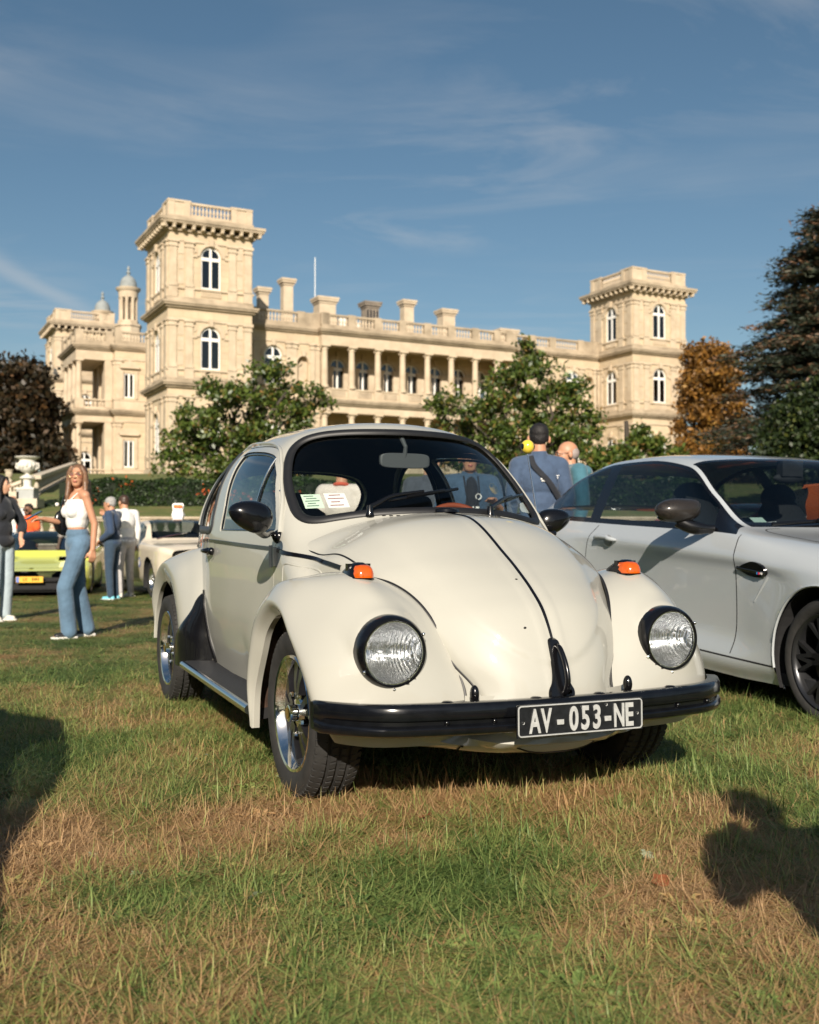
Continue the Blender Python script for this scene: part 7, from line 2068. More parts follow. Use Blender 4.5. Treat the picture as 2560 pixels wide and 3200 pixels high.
def person(label, loc, rz, h=1.75, female=False, J=None, head=(0, 0), top=None, trousers=None, shoes=None, skin=None, hair=None, hairstyle='short', sleeves='long', vox=.014, glasses=None, crop=0.0, wide=1.0, flare=1.0, hold=None, beard=None, group=None, hands=True, top_len=0.0, tuck=True):
    t = empty('person', loc, rz, label, 'person', group)
    k = h / 1.75
    d = dict(pel=(0, 0, .96), wai=(0, -.005, 1.10), che=(0, .0, 1.30), nek=(0, .015, 1.50), hed=(0, -.005, 1.635),
             shl=(.185, .01, 1.435), ell=(.235, .03, 1.15), wrl=(.245, -.03, .90), shr=(-.185, .01, 1.435), elr=(-.235, .03, 1.15), wrr=(-.245, -.03, .90),
             hil=(.092, 0, .95), knl=(.10, -.015, .51), anl=(.105, .02, .085), hir=(-.092, 0, .95), knr=(-.10, -.015, .51), anr=(-.105, .02, .085))
    if female:
        for q in ('shl', 'ell', 'wrl'): d[q] = (d[q][0] * .90, *d[q][1:])
        for q in ('shr', 'elr', 'wrr'): d[q] = (d[q][0] * .90, *d[q][1:])
    if J: d.update(J)
    d = {q: np.array(v) * k for q, v in d.items()}
    Rh = np.array((Matrix.Rotation(R(head[0]), 3, 'Z') @ Matrix.Rotation(R(head[1]), 3, 'X')))
    H = d['hed']
    hp = lambda x, y, z: H + Rh @ (np.array([x, y, z]) * k)
    MR = Matrix([list(r) for r in Rh])
    b = MB()
    b.ell(hp(0, .018, .030), np.array((.074, .094, .088)) * k, 16, 12, M=MR)
    b.ell(hp(0, -.030, -.020), np.array((.064, .066, .088)) * k, 16, 12, M=MR)
    b.ell(hp(0, -.050, -.085), np.array((.042 if female else .050, .040, .032)) * k, 12, 8, M=MR)
    b.ell(hp(0, -.062, -.030), np.array((.048, .036, .03)) * k, 12, 8, M=MR)
    capsule(b, hp(0, -.088, .020), hp(0, -.112, -.022), .009 * k, .015 * k, 8)
    b.ell(hp(0, -.082, .028), np.array((.05, .018, .012)) * k, 12, 6, M=MR)
    b.ell(hp(0, -.088, -.062), np.array((.022, .014, .010)) * k, 10, 6, M=MR)
    for s in (-1, 1): b.ell(hp(s * .086, .012, -.010), np.array((.017, .024, .036)) * k, 8, 8, M=MR)
    rn = .048 if female else .058
    capsule(b, d['nek'] - np.array([0, 0, .04]), hp(0, .022, -.06), rn * 1.12 * k, rn * k)
    w = (1 if not female else .86) * wide
    b.ell(d['che'] + np.array([0, 0, .02 * k]), np.array((.158 * w, .108 * wide, .18)) * k, 16, 12)
    b.ell(d['wai'], np.array((.130 * w, .092 * wide, .16)) * k, 16, 10)
    b.ell(d['pel'] + np.array([0, .01, .0]), np.array((.155 * wide, .112 * wide, .125)) * k, 16, 10)
    for s in 'lr':
        capsule(b, d['nek'] * .55 + d['sh' + s] * .45 - np.array([0, 0, .02]), d['sh' + s], .058 * k, .056 * w * k)
        chain(b, [d['sh' + s], d['el' + s], d['wr' + s]], [.050 * w * k, .040 * w * k, .027 * k])
        chain(b, [d['hi' + s], d['kn' + s], d['an' + s]], [.088 * k * wide, .056 * k, .038 * k])
        a = d['an' + s]; fw = d.get('ft' + s)
        f = np.array([0.0, -1, 0]) if fw is None else fw / np.linalg.norm(fw)
        chain(b, [a + np.array([0, 0, -.03 * k]) - f * .02, a + f * .13 * k + np.array([0, 0, -.055 * k])], [.036 * k, .026 * k])
        if hands:
            wv = d['wr' + s]; fd = (wv - d['el' + s]); fd /= np.linalg.norm(fd)
            hd = d.get('hd' + s); hd = fd if hd is None else hd / np.linalg.norm(hd)
            side = np.cross(hd, np.array([0, 0, 1.0]) if abs(hd[2]) < .8 else np.array([1.0 if s == 'r' else -1.0, 0, 0])); side /= np.linalg.norm(side) + 1e-9
            if abs(hd[2]) >= .8: side = np.array([0, -1.0, 0]) - hd * (-hd[1]); side /= np.linalg.norm(side)
            nrm = np.cross(hd, side)
            palm = wv + hd * .05 * k
            for q in (-1, 0, 1): capsule(b, wv + side * q * .012 * k, palm + side * q * .026 * k + hd * .03 * k, .018 * k, .015 * k, 8)
            inw = nrm * (-1 if (nrm @ (d['pel'] - wv)) < 0 else 1)
            for q, ln in ((-1.5, .058), (-.5, .070), (.5, .066), (1.5, .052)):
                p0 = palm + side * q * .018 * k + hd * .03 * k; p1 = p0 + (hd * .9 + inw * .35) * ln * .55 * k; p2 = p1 + (hd * .6 + inw * .8) * ln * .5 * k
                chain(b, [p0, p1, p2], [.0105 * k, .0095 * k, .0080 * k], 8)
            th = wv + hd * .03 * k + side * .022 * k
            chain(b, [th, th + (side * .75 + hd * .6 + inw * .3) * .035 * k, th + (side * .7 + hd * 1.1 + inw * .5) * .052 * k], [.014 * k, .012 * k, .010 * k], 8)
    body = fuse('body', b, skin or M_skin, t, vox, 3)
    if top is not None:
        g = MB(); o = .012
        g.ell(d['che'] + np.array([0, 0, .005 * k]), np.array((.160 * w + o, .108 * wide + o, .19)) * k, 18, 12)
        if female:
            for s in (-1, 1): g.ell(d['che'] + np.array([s * .07, -.075, -.02]) * k, np.array((.068, .062, .066)) * k, 12, 10)
        zlow = d['pel'] + np.array([0, 0, .02 * k])
        if crop <= 0:
            g.ell(d['wai'], np.array((.140 * w + o, .098 * wide + o, .17)) * k, 18, 10)
            g.ell(zlow - np.array([0, 0, .02 + top_len]), np.array((.160 * wide + o, .118 * wide + o, .10)) * k, 18, 10)
        else:
            g.ell(d['wai'] * .5 + d['che'] * .5 - np.array([0, 0, .02]), np.array((.130 * w + o, .094 * wide + o, .13)) * k, 18, 10)
        if sleeves != 'none':
            capsule(g, d['nek'] - np.array([0, 0, .035 * k]), d['nek'] - np.array([0, 0, .005 * k]), .072 * k, .066 * k)
            for s in 'lr':
                capsule(g, d['nek'] * .55 + d['sh' + s] * .45 - np.array([0, 0, .025]), d['sh' + s], .066 * k, .066 * w * k)
                if sleeves == 'long': chain(g, [d['sh' + s], d['el' + s], d['wr' + s] * .93 + d['el' + s] * .07], [.064 * w * k, .054 * w * k, .042 * k])
                elif sleeves == 'rolled': chain(g, [d['sh' + s], d['el' + s], d['el' + s] * .6 + d['wr' + s] * .4], [.066 * w * k, .058 * w * k, .054 * k])
                else: chain(g, [d['sh' + s], d['sh' + s] * .35 + d['el' + s] * .65], [.068 * w * k, .064 * w * k])
        ob = fuse('top', g, top, t, vox, 5)
        # trim under the hem and, for strapless tops, over the chest
        b_ = bmesh.new(); b_.from_mesh(ob.data)
        def cut(z, upper):
            r_ = bmesh.ops.bisect_plane(b_, geom=b_.verts[:] + b_.edges[:] + b_.faces[:], plane_co=(0, 0, z), plane_no=(0, 0, 1 if upper else -1), clear_outer=True)
        if crop > 0: cut(crop * k, False)
        if sleeves == 'none': cut(d['che'][2] + .095 * k, True)
        b_.to_mesh(ob.data); b_.free(); smooth(ob.data)
        modify(ob, ('SOLIDIFY', dict(thickness=.006, offset=1))); smooth(ob.data)
    if trousers is not None:
        g = MB(); o = .014
        g.ell(d['pel'] + np.array([0, .008, -.005]), np.array((.158 * wide + o, .114 * wide + o, .12)) * k, 18, 10)
        if not tuck or crop > 0: g.ell(d['pel'] * .45 + d['wai'] * .55, np.array((.135 * w + o, .098 * wide + o, .09)) * k, 18, 10)
        for s in 'lr':
            kn, an = d['kn' + s], d['an' + s]
            chain(g, [d['hi' + s], kn, an * .97 + kn * .03 + np.array([0, 0, -.02])], [.098 * k * wide, .071 * k * (1 + .3 * (flare - 1)), .056 * k * flare], 14)
        fuse('trousers', g, trousers, t, vox, 4)
    if shoes is not None:
        g = MB(); so = MB()
        for s in 'lr':
            a = d['an' + s]; fw = d.get('ft' + s); f = np.array([0.0, -1, 0]) if fw is None else fw / np.linalg.norm(fw)
            sd = np.array([-f[1], f[0], 0]); z = a[2] - .085 * k
            capsule(g, a - f * .03 + np.array([0, 0, -.045 * k]), a + f * .12 * k + np.array([0, 0, -.05 * k]), .042 * k, .034 * k, 12)
            capsule(g, a - f * .01, a + f * .02 + np.array([0, 0, -.03]), .042 * k, .042 * k)
            ol = [a + f * (-.075 * k) + sd * .025, a + f * (-.06 * k) + sd * .034, a + f * .05 * k + sd * .040, a + f * .13 * k + sd * .040, a + f * .175 * k + sd * .018]
            ol = ol + [a + f * (-.075 * k) - sd * .025, a + f * (-.06 * k) - sd * .034, a + f * .05 * k - sd * .040, a + f * .13 * k - sd * .040, a + f * .175 * k - sd * .018][::-1]
            ol = cat_rom([(p[0], p[1]) for p in ol], 28, True)
            so.prism(ol, z - .002, z + .028 * k)
        ob = fuse('shoes', g, shoes[0], t, max(.009, vox * .8), 2)
        so.build('sole', shoes[1], ob, 40)
    if hair is not None:
        g = MB()
        if hairstyle == 'short':
            g.ell(hp(0, .026, .052), np.array((.083, .098, .078)) * k, 16, 12, M=MR); g.ell(hp(0, .060, .012), np.array((.070, .054, .072)) * k, 14, 10, M=MR)
            for s in (-1, 1): g.ell(hp(s * .062, .025, .012), np.array((.022, .05, .045)) * k, 10, 8, M=MR)
        elif hairstyle == 'curly':
            rr = np.random.default_rng(5)
            for _ in range(70):
                v = rr.normal(size=3); v /= np.linalg.norm(v)
                if v[2] < -.15 or (v[1] < -.35 and v[2] < .45): continue
                g.ell(hp(*(v * np.array([.078, .092, .085]) + np.array([0, .022, .045]))), np.array((.026,) * 3) * k, 8, 6)
        elif hairstyle == 'fringe':
            g.ell(hp(0, .036, .046), np.array((.081, .086, .076)) * k, 16, 12, M=MR); g.ell(hp(0, .072, -.01), np.array((.066, .045, .07)) * k, 14, 10, M=MR)
        elif hairstyle == 'bald':
            g.ell(hp(0, .050, .006), np.array((.0755, .070, .070)) * k, 16, 12, M=MR)
        elif hairstyle == 'long':
            g.ell(hp(0, .030, .048), np.array((.086, .096, .082)) * k, 18, 14, M=MR)
            g.ell(hp(0, .070, -.03), np.array((.080, .055, .13)) * k, 16, 12, M=MR)
            for s in (-1, 1):
                chain(g, [hp(s * .050, -.045, .085), hp(s * .078, -.035, .03), hp(s * .085, -.012, -.07)], [.022 * k, .026 * k, .034 * k])
                for q in range(6):
                    y0 = -.02 + .022 * q
                    e = np.array([s * (.085 + .012 * (q % 3)), y0 - .035 + .01 * q, -.42 - .05 * (q % 2) + .02 * q]) * k
                    chain(g, [hp(s * .080, y0, -.05), H + Rh @ (np.array([s * .092, y0 - .01, -.20]) * k), H + (Rh @ (np.array([s * .09, y0 - .03, 0]) * k)) * .9 + np.array([0, 0, e[2]])], [.028 * k, .026 * k, .012 * k])
        hm = fuse('hair', g, hair, t, max(.008, vox * .8), 2)
    if beard is not None:
        g = MB(); g.ell(hp(0, -.052, -.088), np.array((.048, .042, .030)) * k, 12, 8, M=MR)
        for s in (-1, 1): g.ell(hp(s * .052, -.028, -.06), np.array((.016, .035, .045)) * k, 10, 8, M=MR)
        g.ell(hp(0, -.097, -.047), np.array((.028, .010, .009)) * k, 10, 6, M=MR)
        fuse('beard', g, beard, t, .008, 2)
    # face: eyes, brows, lips
    e = MB()
    for s in (-1, 1): e.ell(hp(s * .030, -.0865, .008), np.array((.013, .007, .0065)) * k, 10, 6, M=MR)
    e.build('eyes', mat('eye_white', (.5, .48, .45), .3), t, 80)
    e = MB()
    for s in (-1, 1): e.ell(hp(s * .030, -.0925, .008), np.array((.0055, .003, .0058)) * k, 8, 6, M=MR); e.ell(hp(s * .031, -.0935, .030), np.array((.019, .006, .0042)) * k, 10, 6, M=MR)
    e.build('brows', mat('brow_dark', (.035, .022, .015), .6), t, 80)
    MB().ell(hp(0, -.099, -.0585), np.array((.021, .007, .0045)) * k, 12, 6, M=MR).ell(hp(0, -.0985, -.0665), np.array((.018, .007, .005)) * k, 12, 6, M=MR).build('lips', mat('lips', (.42, .13, .10), .4), t, 80)
    if glasses is not None:
        g = MB()
        for s in (-1, 1):
            ring = [hp(s * .034 + .027 * math.cos(a), -.106 + .012 * abs(math.cos(a)) * 0, .004 + .023 * math.sin(a)) for a in np.linspace(0, 2 * PI, 20, endpoint=False)]
            g.tube(ring, .0022 * k, 6, closed=True)
            g.tube([hp(s * .061, -.104, .010), hp(s * .077, -.04, .012), hp(s * .079, .02, .008)], .0022 * k, 5)
            if glasses[1] is not None: g.add([hp(s * .034 + .026 * math.cos(a), -.106, .004 + .022 * math.sin(a)) for a in np.linspace(0, 2 * PI, 16, endpoint=False)], [tuple(range(16))], 1)
        g.tube([hp(-.008, -.107, .010), hp(.008, -.107, .010)], .0022 * k, 5)
        g.build('glasses', [glasses[0], glasses[1] or glasses[0]], t)
    return t, d, hp, k

M_jean = cloth('blue_denim', (.085, .15, .225), nz=(6, .28)); M_jean_l = cloth('pale_denim', (.36, .43, .47), nz=(6, .15)); M_navy = cloth('navy_knit', (.022, .045, .095)); M_dkjean = cloth('dark_denim', (.025, .05, .085))
M_wht = cloth('white_cotton', (.74, .73, .71)); M_blkcl = cloth('black_knit', (.010, .012, .018)); M_org = cloth('orange_polo', (.72, .10, .015)); M_greycl = cloth('grey_trousers', (.42, .40, .40))
M_teal = cloth('teal_fleece', (.045, .14, .185)); M_navy2 = cloth('slate_blue_jacket', (.045, .075, .135)); M_shirt = cloth('denim_shirt', (.045, .085, .145)); M_oat = cloth('oat_tshirt', (.56, .50, .46), nz=(9, .12))
H_dark = mat('dark_hair', (.010, .008, .008), .6, noise=(40, .4), bump=(70, .9, .012)); H_brown = mat('brown_hair', (.055, .030, .020), .45, noise=(40, .4)); H_grey = mat('grey_hair', (.32, .31, .30), .6, noise=(50, .3), bump=(60, .8, .012)); H_stub = mat('stubble_hair', (.30, .25, .23), .7, noise=(60, .2))
H_long = mat('long_light_brown_hair', (.16, .085, .048), .42, noise=(28, .45), bump=(60, .5, .006))
M_shoe_b = mat('black_shoe', (.012, .012, .014), .5); M_sole = mat('white_sole', (.72, .70, .66), .6); M_shoe_t = mat('turquoise_shoe', (.16, .50, .60), .5); M_shoe_w = mat('cream_shoe', (.62, .58, .50), .5)
M_gold = mat('thin_frame', (.30, .22, .12), .25, 1.0); M_frame = mat('dark_frame', (.03, .02, .02), .3); M_lensd = mat('sunglass_lens', (.012, .010, .010), .08, coat=.5); M_lensp = glass_mat('pink_lens', (.95, .72, .66), 0, 1.4, 1.2)

WX, WY = -3.17, 10.1
wt, wd, hp, k = person('woman in white cropped top and blue jeans walking with a phone on the grass', (WX, WY, gz(WX, WY)), R(-52), 1.66, True,
    J=dict(pel=(0, .0, .97), wai=(0, -.01, 1.12), che=(.0, -.005, 1.30), hil=(.088, 0, .95), hir=(-.088, 0, .95), knl=(.08, -.16, .52), anl=(.075, -.11, .092), knr=(-.075, .03, .51), anr=(-.07, .13, .098), ftl=(-.1, -1, -.02), ftr=(-.05, -1, -.1),
           ell=(.205, .09, 1.15), wrl=(.215, .07, .90), hdl=(.02, -.05, -1), elr=(-.20, -.06, 1.16), wrr=(-.13, -.30, 1.20), hdr=(.1, -1, .05)),
    head=(52, -4), top=M_wht, trousers=M_jean, shoes=(M_shoe_b, M_sole), skin=M_skin2, hair=H_long, hairstyle='long', sleeves='none', vox=.0075, glasses=(M_gold, M_lensp), crop=1.105, flare=1.42)
b = MB()
for s in (-1, 1): chain(b, [wd['che'] + np.array([s * .075, -.105, .09]) * k, wd['nek'] + np.array([s * .085, -.03, -.015]) * k, wd['che'] + np.array([s * .08, .085, .10]) * k], [.006, .006, .006], 6)
b.build('strap', M_wht, wt, 60)
b = MB()
wr = wd['wrr'] + np.array([.01, -.10, .035]); Mx = Matrix.Rotation(R(28), 3, 'X')
ph = empty('mobile_phone', (0, 0, 0), 0, 'dark mobile phone held out in the hand of the woman in jeans', 'phone')
pw = wt.matrix_basis @ Vector(wr); ph.location = pw; ph.rotation_euler = (R(30), 0, R(-52))
b = MB(); ol = [(sx * .036 + .006 * math.cos(a), sy * .074 + .006 * math.sin(a)) for sx, sy, a0 in ((1, 1, 0), (-1, 1, PI / 2), (-1, -1, PI), (1, -1, 1.5 * PI)) for a in np.linspace(a0, a0 + PI / 2, 4)]
b.prism(ol, -.004, .004); o = b.build('case', M_blk, ph, 40); MB().bx(-.034, .034, -.072, .072, .0042, .005).build('screen', mat('phone_screen', (.03, .04, .06), .05, coat=1), ph)
b = MB(); b.ell((0, 0, 0), (.035, .11, .13), 16, 12); hb = empty('shoulder_bag', (0, 0, 0), 0, 'small black shoulder bag with pale charm at the waist of the woman', 'bag')
hb.location = wt.matrix_basis @ Vector((wd['wai'] + np.array([-.17, -.06, .05])).tolist()); hb.rotation_euler = (0, 0, R(-52)); b.build('bag', M_blk, hb, 60)
MB().ell((-.01, -.07, .17), (.02, .02, .02), 12, 8).build('charm', mat('pearl', (.8, .78, .72), .2, coat=.6), hb, 80)
b = MB().tube([(0, -.04, .12), (.04, -.02, .25), (.10, .02, .33)], .008, 6); b.build('bag_strap', M_blk, hb, 60)

def stand(px, depth, z0=None):
    x = pxw(px, depth); return (x, depth, gz(x, depth) if z0 is None else z0)
HIP = dict(elr=(-.30, .08, 1.17), wrr=(-.17, -.06, 1.00), hdr=(.3, -.5, -.6))
person('woman in black jumper and pale blue jeans cut off by the left edge', stand(2, 12.3), R(65), 1.70, True, J=dict(ell=(.27, -.08, 1.16), wrl=(.15, -.17, .99), hdl=(-.2, -.5, -.8)), head=(20, 0), top=M_blkcl, trousers=M_jean_l, shoes=(M_shoe_w, M_sole), hair=H_dark, hairstyle='long', sleeves='rolled', vox=.012, flare=1.15, wide=1.06)
person('bearded man in orange polo shirt and sunglasses behind the yellow-green sports car', stand(88, 22.9), R(-14), 1.74, J=HIP, head=(-6, 4), top=M_org, trousers=M_dkjean, shoes=(M_shoe_b, M_sole), skin=M_skin3, hair=H_dark, hairstyle='curly', sleeves='short', vox=.016, glasses=(M_frame, M_lensd), beard=H_dark, wide=1.12)
person('man in white shirt seen from behind by the stone pedestal', stand(40, 24.0), R(200), 1.98, top=M_wht, trousers=M_dkjean, shoes=(M_shoe_b, M_sole), skin=M_skin2, hair=H_grey, hairstyle='bald', sleeves='short', vox=.018)
person('man in white t-shirt half hidden behind the woman with the phone', stand(208, 20.5), R(-100), 1.72, J=dict(elr=(-.22, -.12, 1.18), wrr=(-.18, -.30, 1.22), hdr=(0, -1, .2)), top=M_wht, trousers=M_navy, shoes=(M_shoe_b, M_sole), hair=H_dark, sleeves='short', vox=.016, wide=1.1)
person('grey haired man in navy jumper and turquoise trainers facing left', stand(352, 16.9), R(-98), 1.66, J=dict(ell=(.25, .08, 1.15), wrl=(.19, -.12, 1.02), hdl=(-.2, -.6, -.5), elr=(-.20, -.14, 1.25), wrr=(-.12, -.20, 1.42), hdr=(.1, -.3, .8), hed=(0, -.055, 1.615), nek=(0, -.015, 1.49)), head=(0, 8), top=M_navy, trousers=M_dkjean, shoes=(M_shoe_t, M_sole), skin=M_skin2, hair=H_grey, sleeves='long', vox=.013, glasses=(M_frame, None), wide=1.1)
person('brown haired man in white sweater and grey trousers behind the navy jumper man', stand(392, 17.8), R(-128), 1.72, J=dict(hed=(0, -.06, 1.62), nek=(0, -.02, 1.49)), head=(0, 14), top=M_wht, trousers=M_greycl, shoes=(M_shoe_w, M_sole), skin=M_skin2, hair=H_brown, sleeves='long', vox=.013, wide=1.05)
t8, d8, hp8, k8 = person('dark haired man in slate blue jacket with black strap seen from behind', stand(1685, 9.35, .06), R(186), 1.86, head=(-6, 0), top=M_navy2, trousers=M_dkjean, shoes=(M_shoe_b, M_sole), skin=M_skin2, hair=H_dark, sleeves='long', vox=.010, wide=1.12, J=dict(shl=(.178, .01, 1.405), shr=(-.178, .01, 1.405)))
b = MB(); P = [d8['nek'] + np.array([.10, .10, -.02]), d8['che'] + np.array([.07, .145, .10]), d8['che'] + np.array([-.06, .150, -.04]), d8['wai'] + np.array([-.17, .10, .02])]
P = cat_rom(P, 16); b.tube(P, .026, 8, sq=.3); b.build('bag_strap', M_blkcl, t8, 60)
MT = Matrix.Translation((-.10, .148, 1.372)) @ Matrix.Rotation(PI, 4, 'Z') @ Matrix.Rotation(R(92), 4, 'X')
b = MB()
for a in range(6):
    c = (.075 + .018 * math.cos(a * PI / 3), .018 * math.sin(a * PI / 3), .006); b.ell(c, (.009, .009, .004), 10, 4)
b.xform(MT @ Matrix.Translation((-.17, 0, 0))).build('printed_emblem', M_wht, t8)
text_mesh('T', .05, M_wht, t8, 'printed_letters', MT @ Matrix.Translation((.03, 0, .008)), .001)
person('bald man with glasses and dark moustache in teal hooded top facing left', stand(1788, 9.75, .06), R(-82), 1.78, J=dict(hed=(0, -.05, 1.60), nek=(0, -.01, 1.48)), head=(0, 6), top=M_teal, trousers=M_dkjean, shoes=(M_shoe_b, M_sole), skin=M_skin2, hair=H_stub, hairstyle='bald', sleeves='long', vox=.010, glasses=(M_frame, None), beard=None, wide=1.14)
tt = bpy.data.objects[[o.name for o in bpy.data.objects if o.get('label', '').startswith('bald man')][0]]
b = MB(); b.ell((0, .10, 1.46), (.15, .09, .075), 16, 10); b.ell((0, .02, 1.475), (.13, .12, .045), 16, 8); fuse('hood', b, M_teal, tt, .012, 3)
b = MB(); b.ell((0, -.165, 1.575), (.032, .014, .012), 10, 6); b.build('moustache', H_dark, tt, 80)
t10, d10, hp10, k10 = person('person in oat coloured t-shirt with red collar seen through the rear window', stand(1068, 10.6), R(172), 1.74, head=(8, 0), top=M_oat, trousers=M_dkjean, shoes=(M_shoe_b, M_sole), skin=M_skin2, hair=H_brown, sleeves='short', vox=.013, wide=1.14)
b = MB(); b.tube([d10['nek'] + np.array([.068 * math.cos(a), .068 * math.sin(a), .0 + .012 * math.sin(a)]) for a in np.linspace(0, 2 * PI, 20, endpoint=False)], .02, 8, closed=True); b.build('red_collar', cloth('red_cotton', (.50, .08, .04)), t10, 60)
t11, d11, hp11, k11 = person('grey haired man in open denim shirt with lanyard seen through the saloon side window', stand(1468, 8.7), R(8), 1.72, J=dict(elr=(-.27, .0, 1.14), wrr=(-.10, -.2, 1.02), hdr=(.8, -.4, .1), ell=(.30, -.05, 1.16), wrl=(.16, -.28, 1.25), hdl=(-.4, -.6, .4)), head=(-8, 0), top=M_shirt, trousers=M_dkjean, shoes=(M_shoe_b, M_sole), skin=M_skin2, hair=H_grey, sleeves='rolled', vox=.012, glasses=(M_frame, None), wide=1.0)
b = MB(); b.ell((0, -.068, 1.25), (.075, .072, .21), 14, 10); b.build('black_tshirt', M_blkcl, t11, 60)
b = MB(); b.tube([(-.06, -.05, 1.46), (-.055, -.135, 1.33), (.0, -.148, 1.16)], .008, 6).tube([(.06, -.05, 1.46), (.055, -.135, 1.33), (.0, -.148, 1.16)], .008, 6); b.build('lanyard', M_blkcl, t11, 60)
b = MB(); b.lathe([(.018, 0), (.026, .003), (.026, -.003), (.018, 0)], 16, axis='y', c=(.045, -.142, 1.29)); b.bx(-.01, .05, -.142, -.138, 1.14, 1.21); b.build('shirt_print', M_wht, t11)
person('person in dark grey-blue jacket with back turned behind the saloon', stand(1345, 10.2), R(160), 1.80, top=cloth('grey_blue_jacket', (.06, .07, .09)), trousers=M_dkjean, shoes=(M_shoe_b, M_sole), hair=H_brown, sleeves='long', vox=.015, wide=1.2)
person('small grey haired man in white far behind the raised orange bonnet', (7.4, 21.5, gz(4, 21)), R(-70), 1.55, top=M_wht, trousers=M_dkjean, shoes=(M_shoe_b, M_sole), skin=M_skin2, hair=H_grey, sleeves='short', vox=.016)
# bystanders beside and behind the photographer: out of frame, seen mirrored in the door and as shadows on the grass
person('bystander in black clothes standing right of the camera', (.98, .38, 0), R(190), 1.76, J=dict(elr=(-.28, -.05, 1.2), wrr=(-.12, -.2, 1.36), ell=(.28, -.05, 1.2), wrl=(.12, -.2, 1.36)), top=M_blkcl, trousers=M_dkjean, shoes=(M_shoe_b, M_sole), hair=H_dark, sleeves='short', vox=.016, wide=1.1)
person('bystander in grey jacket at the far right of the camera', (1.52, .5, 0), R(185), 1.70, top=cloth('grey_jacket', (.12, .12, .13)), trousers=M_dkjean, shoes=(M_shoe_b, M_sole), hair=H_brown, sleeves='long', vox=.016, wide=1.15)
person('bystander in pale top and white trousers left of the camera', (-5.3, 4.7, 0), R(60), 1.70, True, top=cloth('lilac_top', (.55, .45, .5)), trousers=M_wht, shoes=(M_shoe_w, M_sole), hair=H_brown, sleeves='short', vox=.016)
person('bystander in black t-shirt left of the camera', (-5.2, 3.6, 0), R(75), 1.80, top=M_blkcl, trousers=M_blkcl, shoes=(M_shoe_w, M_sole), hair=H_dark, sleeves='short', vox=.016, wide=1.05)
person('bystander in dark jacket left of the camera', (-4.7, 2.4, 0), R(80), 1.76, top=M_navy, trousers=M_dkjean, shoes=(M_shoe_b, M_sole), hair=H_dark, sleeves='long', vox=.016)
blue = empty('parked_car', (-1.70, 0.0, 0), R(20), 'blue hatchback parked left of the camera outside the frame', 'car')
M_blue = paint('blue_paint', (.05, .16, .34), .35, 1.0)
c5 = CarBody([[(x, y * (1 if y < 2.3 else 1.05), z * 1.06 + (.22 if z > 1.1 else 0)) for x, y, z in st] for st in cage2], 5, 4, arches=((0, .33, .37), (2.85, .33, .36)))
c5.build(blue, lambda u, k: 0 if cls2(u, k) == 3 else cls2(u, k), {0: M_blue, 1: M_glassd, 2: M_glassd}, {0: 'body', 1: 'side_window', 2: 'windscreen'})
MB().bx(-.6, .6, -.78, -.74, .40, .80).bx(-.75, .75, -.4, 3.2, .3, .36).build('grille', M_under, blue)
for x, y in ((-.72, 0), (.72, 0), (-.72, 2.85), (.72, 2.85)): plain_wheel(blue, (x, y, .325), x > 0, .325, .21, .2, M_alu, 5, .035)
# ------------------------------------------------------------------ grass: tufts instanced over the lawn, denser near the viewer
def blade_mat():
    m = bpy.data.materials.new('grass_blade'); m.use_nodes = True
    n = m.node_tree.nodes; l = m.node_tree.links; b = n['Principled BSDF']; b.inputs['Roughness'].default_value = .5; b.inputs['Specular IOR Level'].default_value = .35
    at = n.new('ShaderNodeAttribute'); at.attribute_type = 'INSTANCER'; at.attribute_name = 'dry'
    g = n.new('ShaderNodeNewGeometry'); t = n.new('ShaderNodeTexNoise'); t.inputs['Scale'].default_value = 45; t.inputs['Detail'].default_value = 3
    l.new(g.outputs['Position'], t.inputs['Vector'])
    r_ = n.new('ShaderNodeMath'); r_.operation = 'MULTIPLY_ADD'; r_.inputs[1].default_value = .75; l.new(t.outputs['Fac'], r_.inputs[0])
    l.new(at.outputs['Fac'], r_.inputs[2])
    bl = n.new('ShaderNodeAttribute'); bl.attribute_name = 'tint'
    r2 = n.new('ShaderNodeMath'); r2.operation = 'MULTIPLY_ADD'; r2.inputs[1].default_value = .42; l.new(bl.outputs['Fac'], r2.inputs[0]); l.new(r_.outputs[0], r2.inputs[2])
    sb = n.new('ShaderNodeMath'); sb.operation = 'SUBTRACT'; sb.inputs[1].default_value = .42; l.new(r2.outputs[0], sb.inputs[0])
    r = n.new('ShaderNodeValToRGB'); e = r.color_ramp.elements
    e[0].position = .0; e[0].color = (.08, .135, .036, 1); e[1].position = 1.0; e[1].color = (.54, .36, .19, 1)
    for p, c in ((.25, (.19, .265, .075)), (.46, (.30, .35, .11)), (.62, (.40, .35, .135)), (.78, (.46, .28, .13))):
        q = r.color_ramp.elements.new(p); q.color = (*c, 1)
    l.new(sb.outputs[0], r.inputs[0]); l.new(r.outputs[0], b.inputs['Base Color'])
    tr = n.new('ShaderNodeBsdfTranslucent'); l.new(r.outputs[0], tr.inputs[0])
    x = n.new('ShaderNodeMixShader'); x.inputs[0].default_value = .38; l.new(b.outputs[0], x.inputs[1]); l.new(tr.outputs[0], x.inputs[2]); l.new(x.outputs[0], n['Material Output'].inputs[0])
    return m
M_blade = blade_mat()
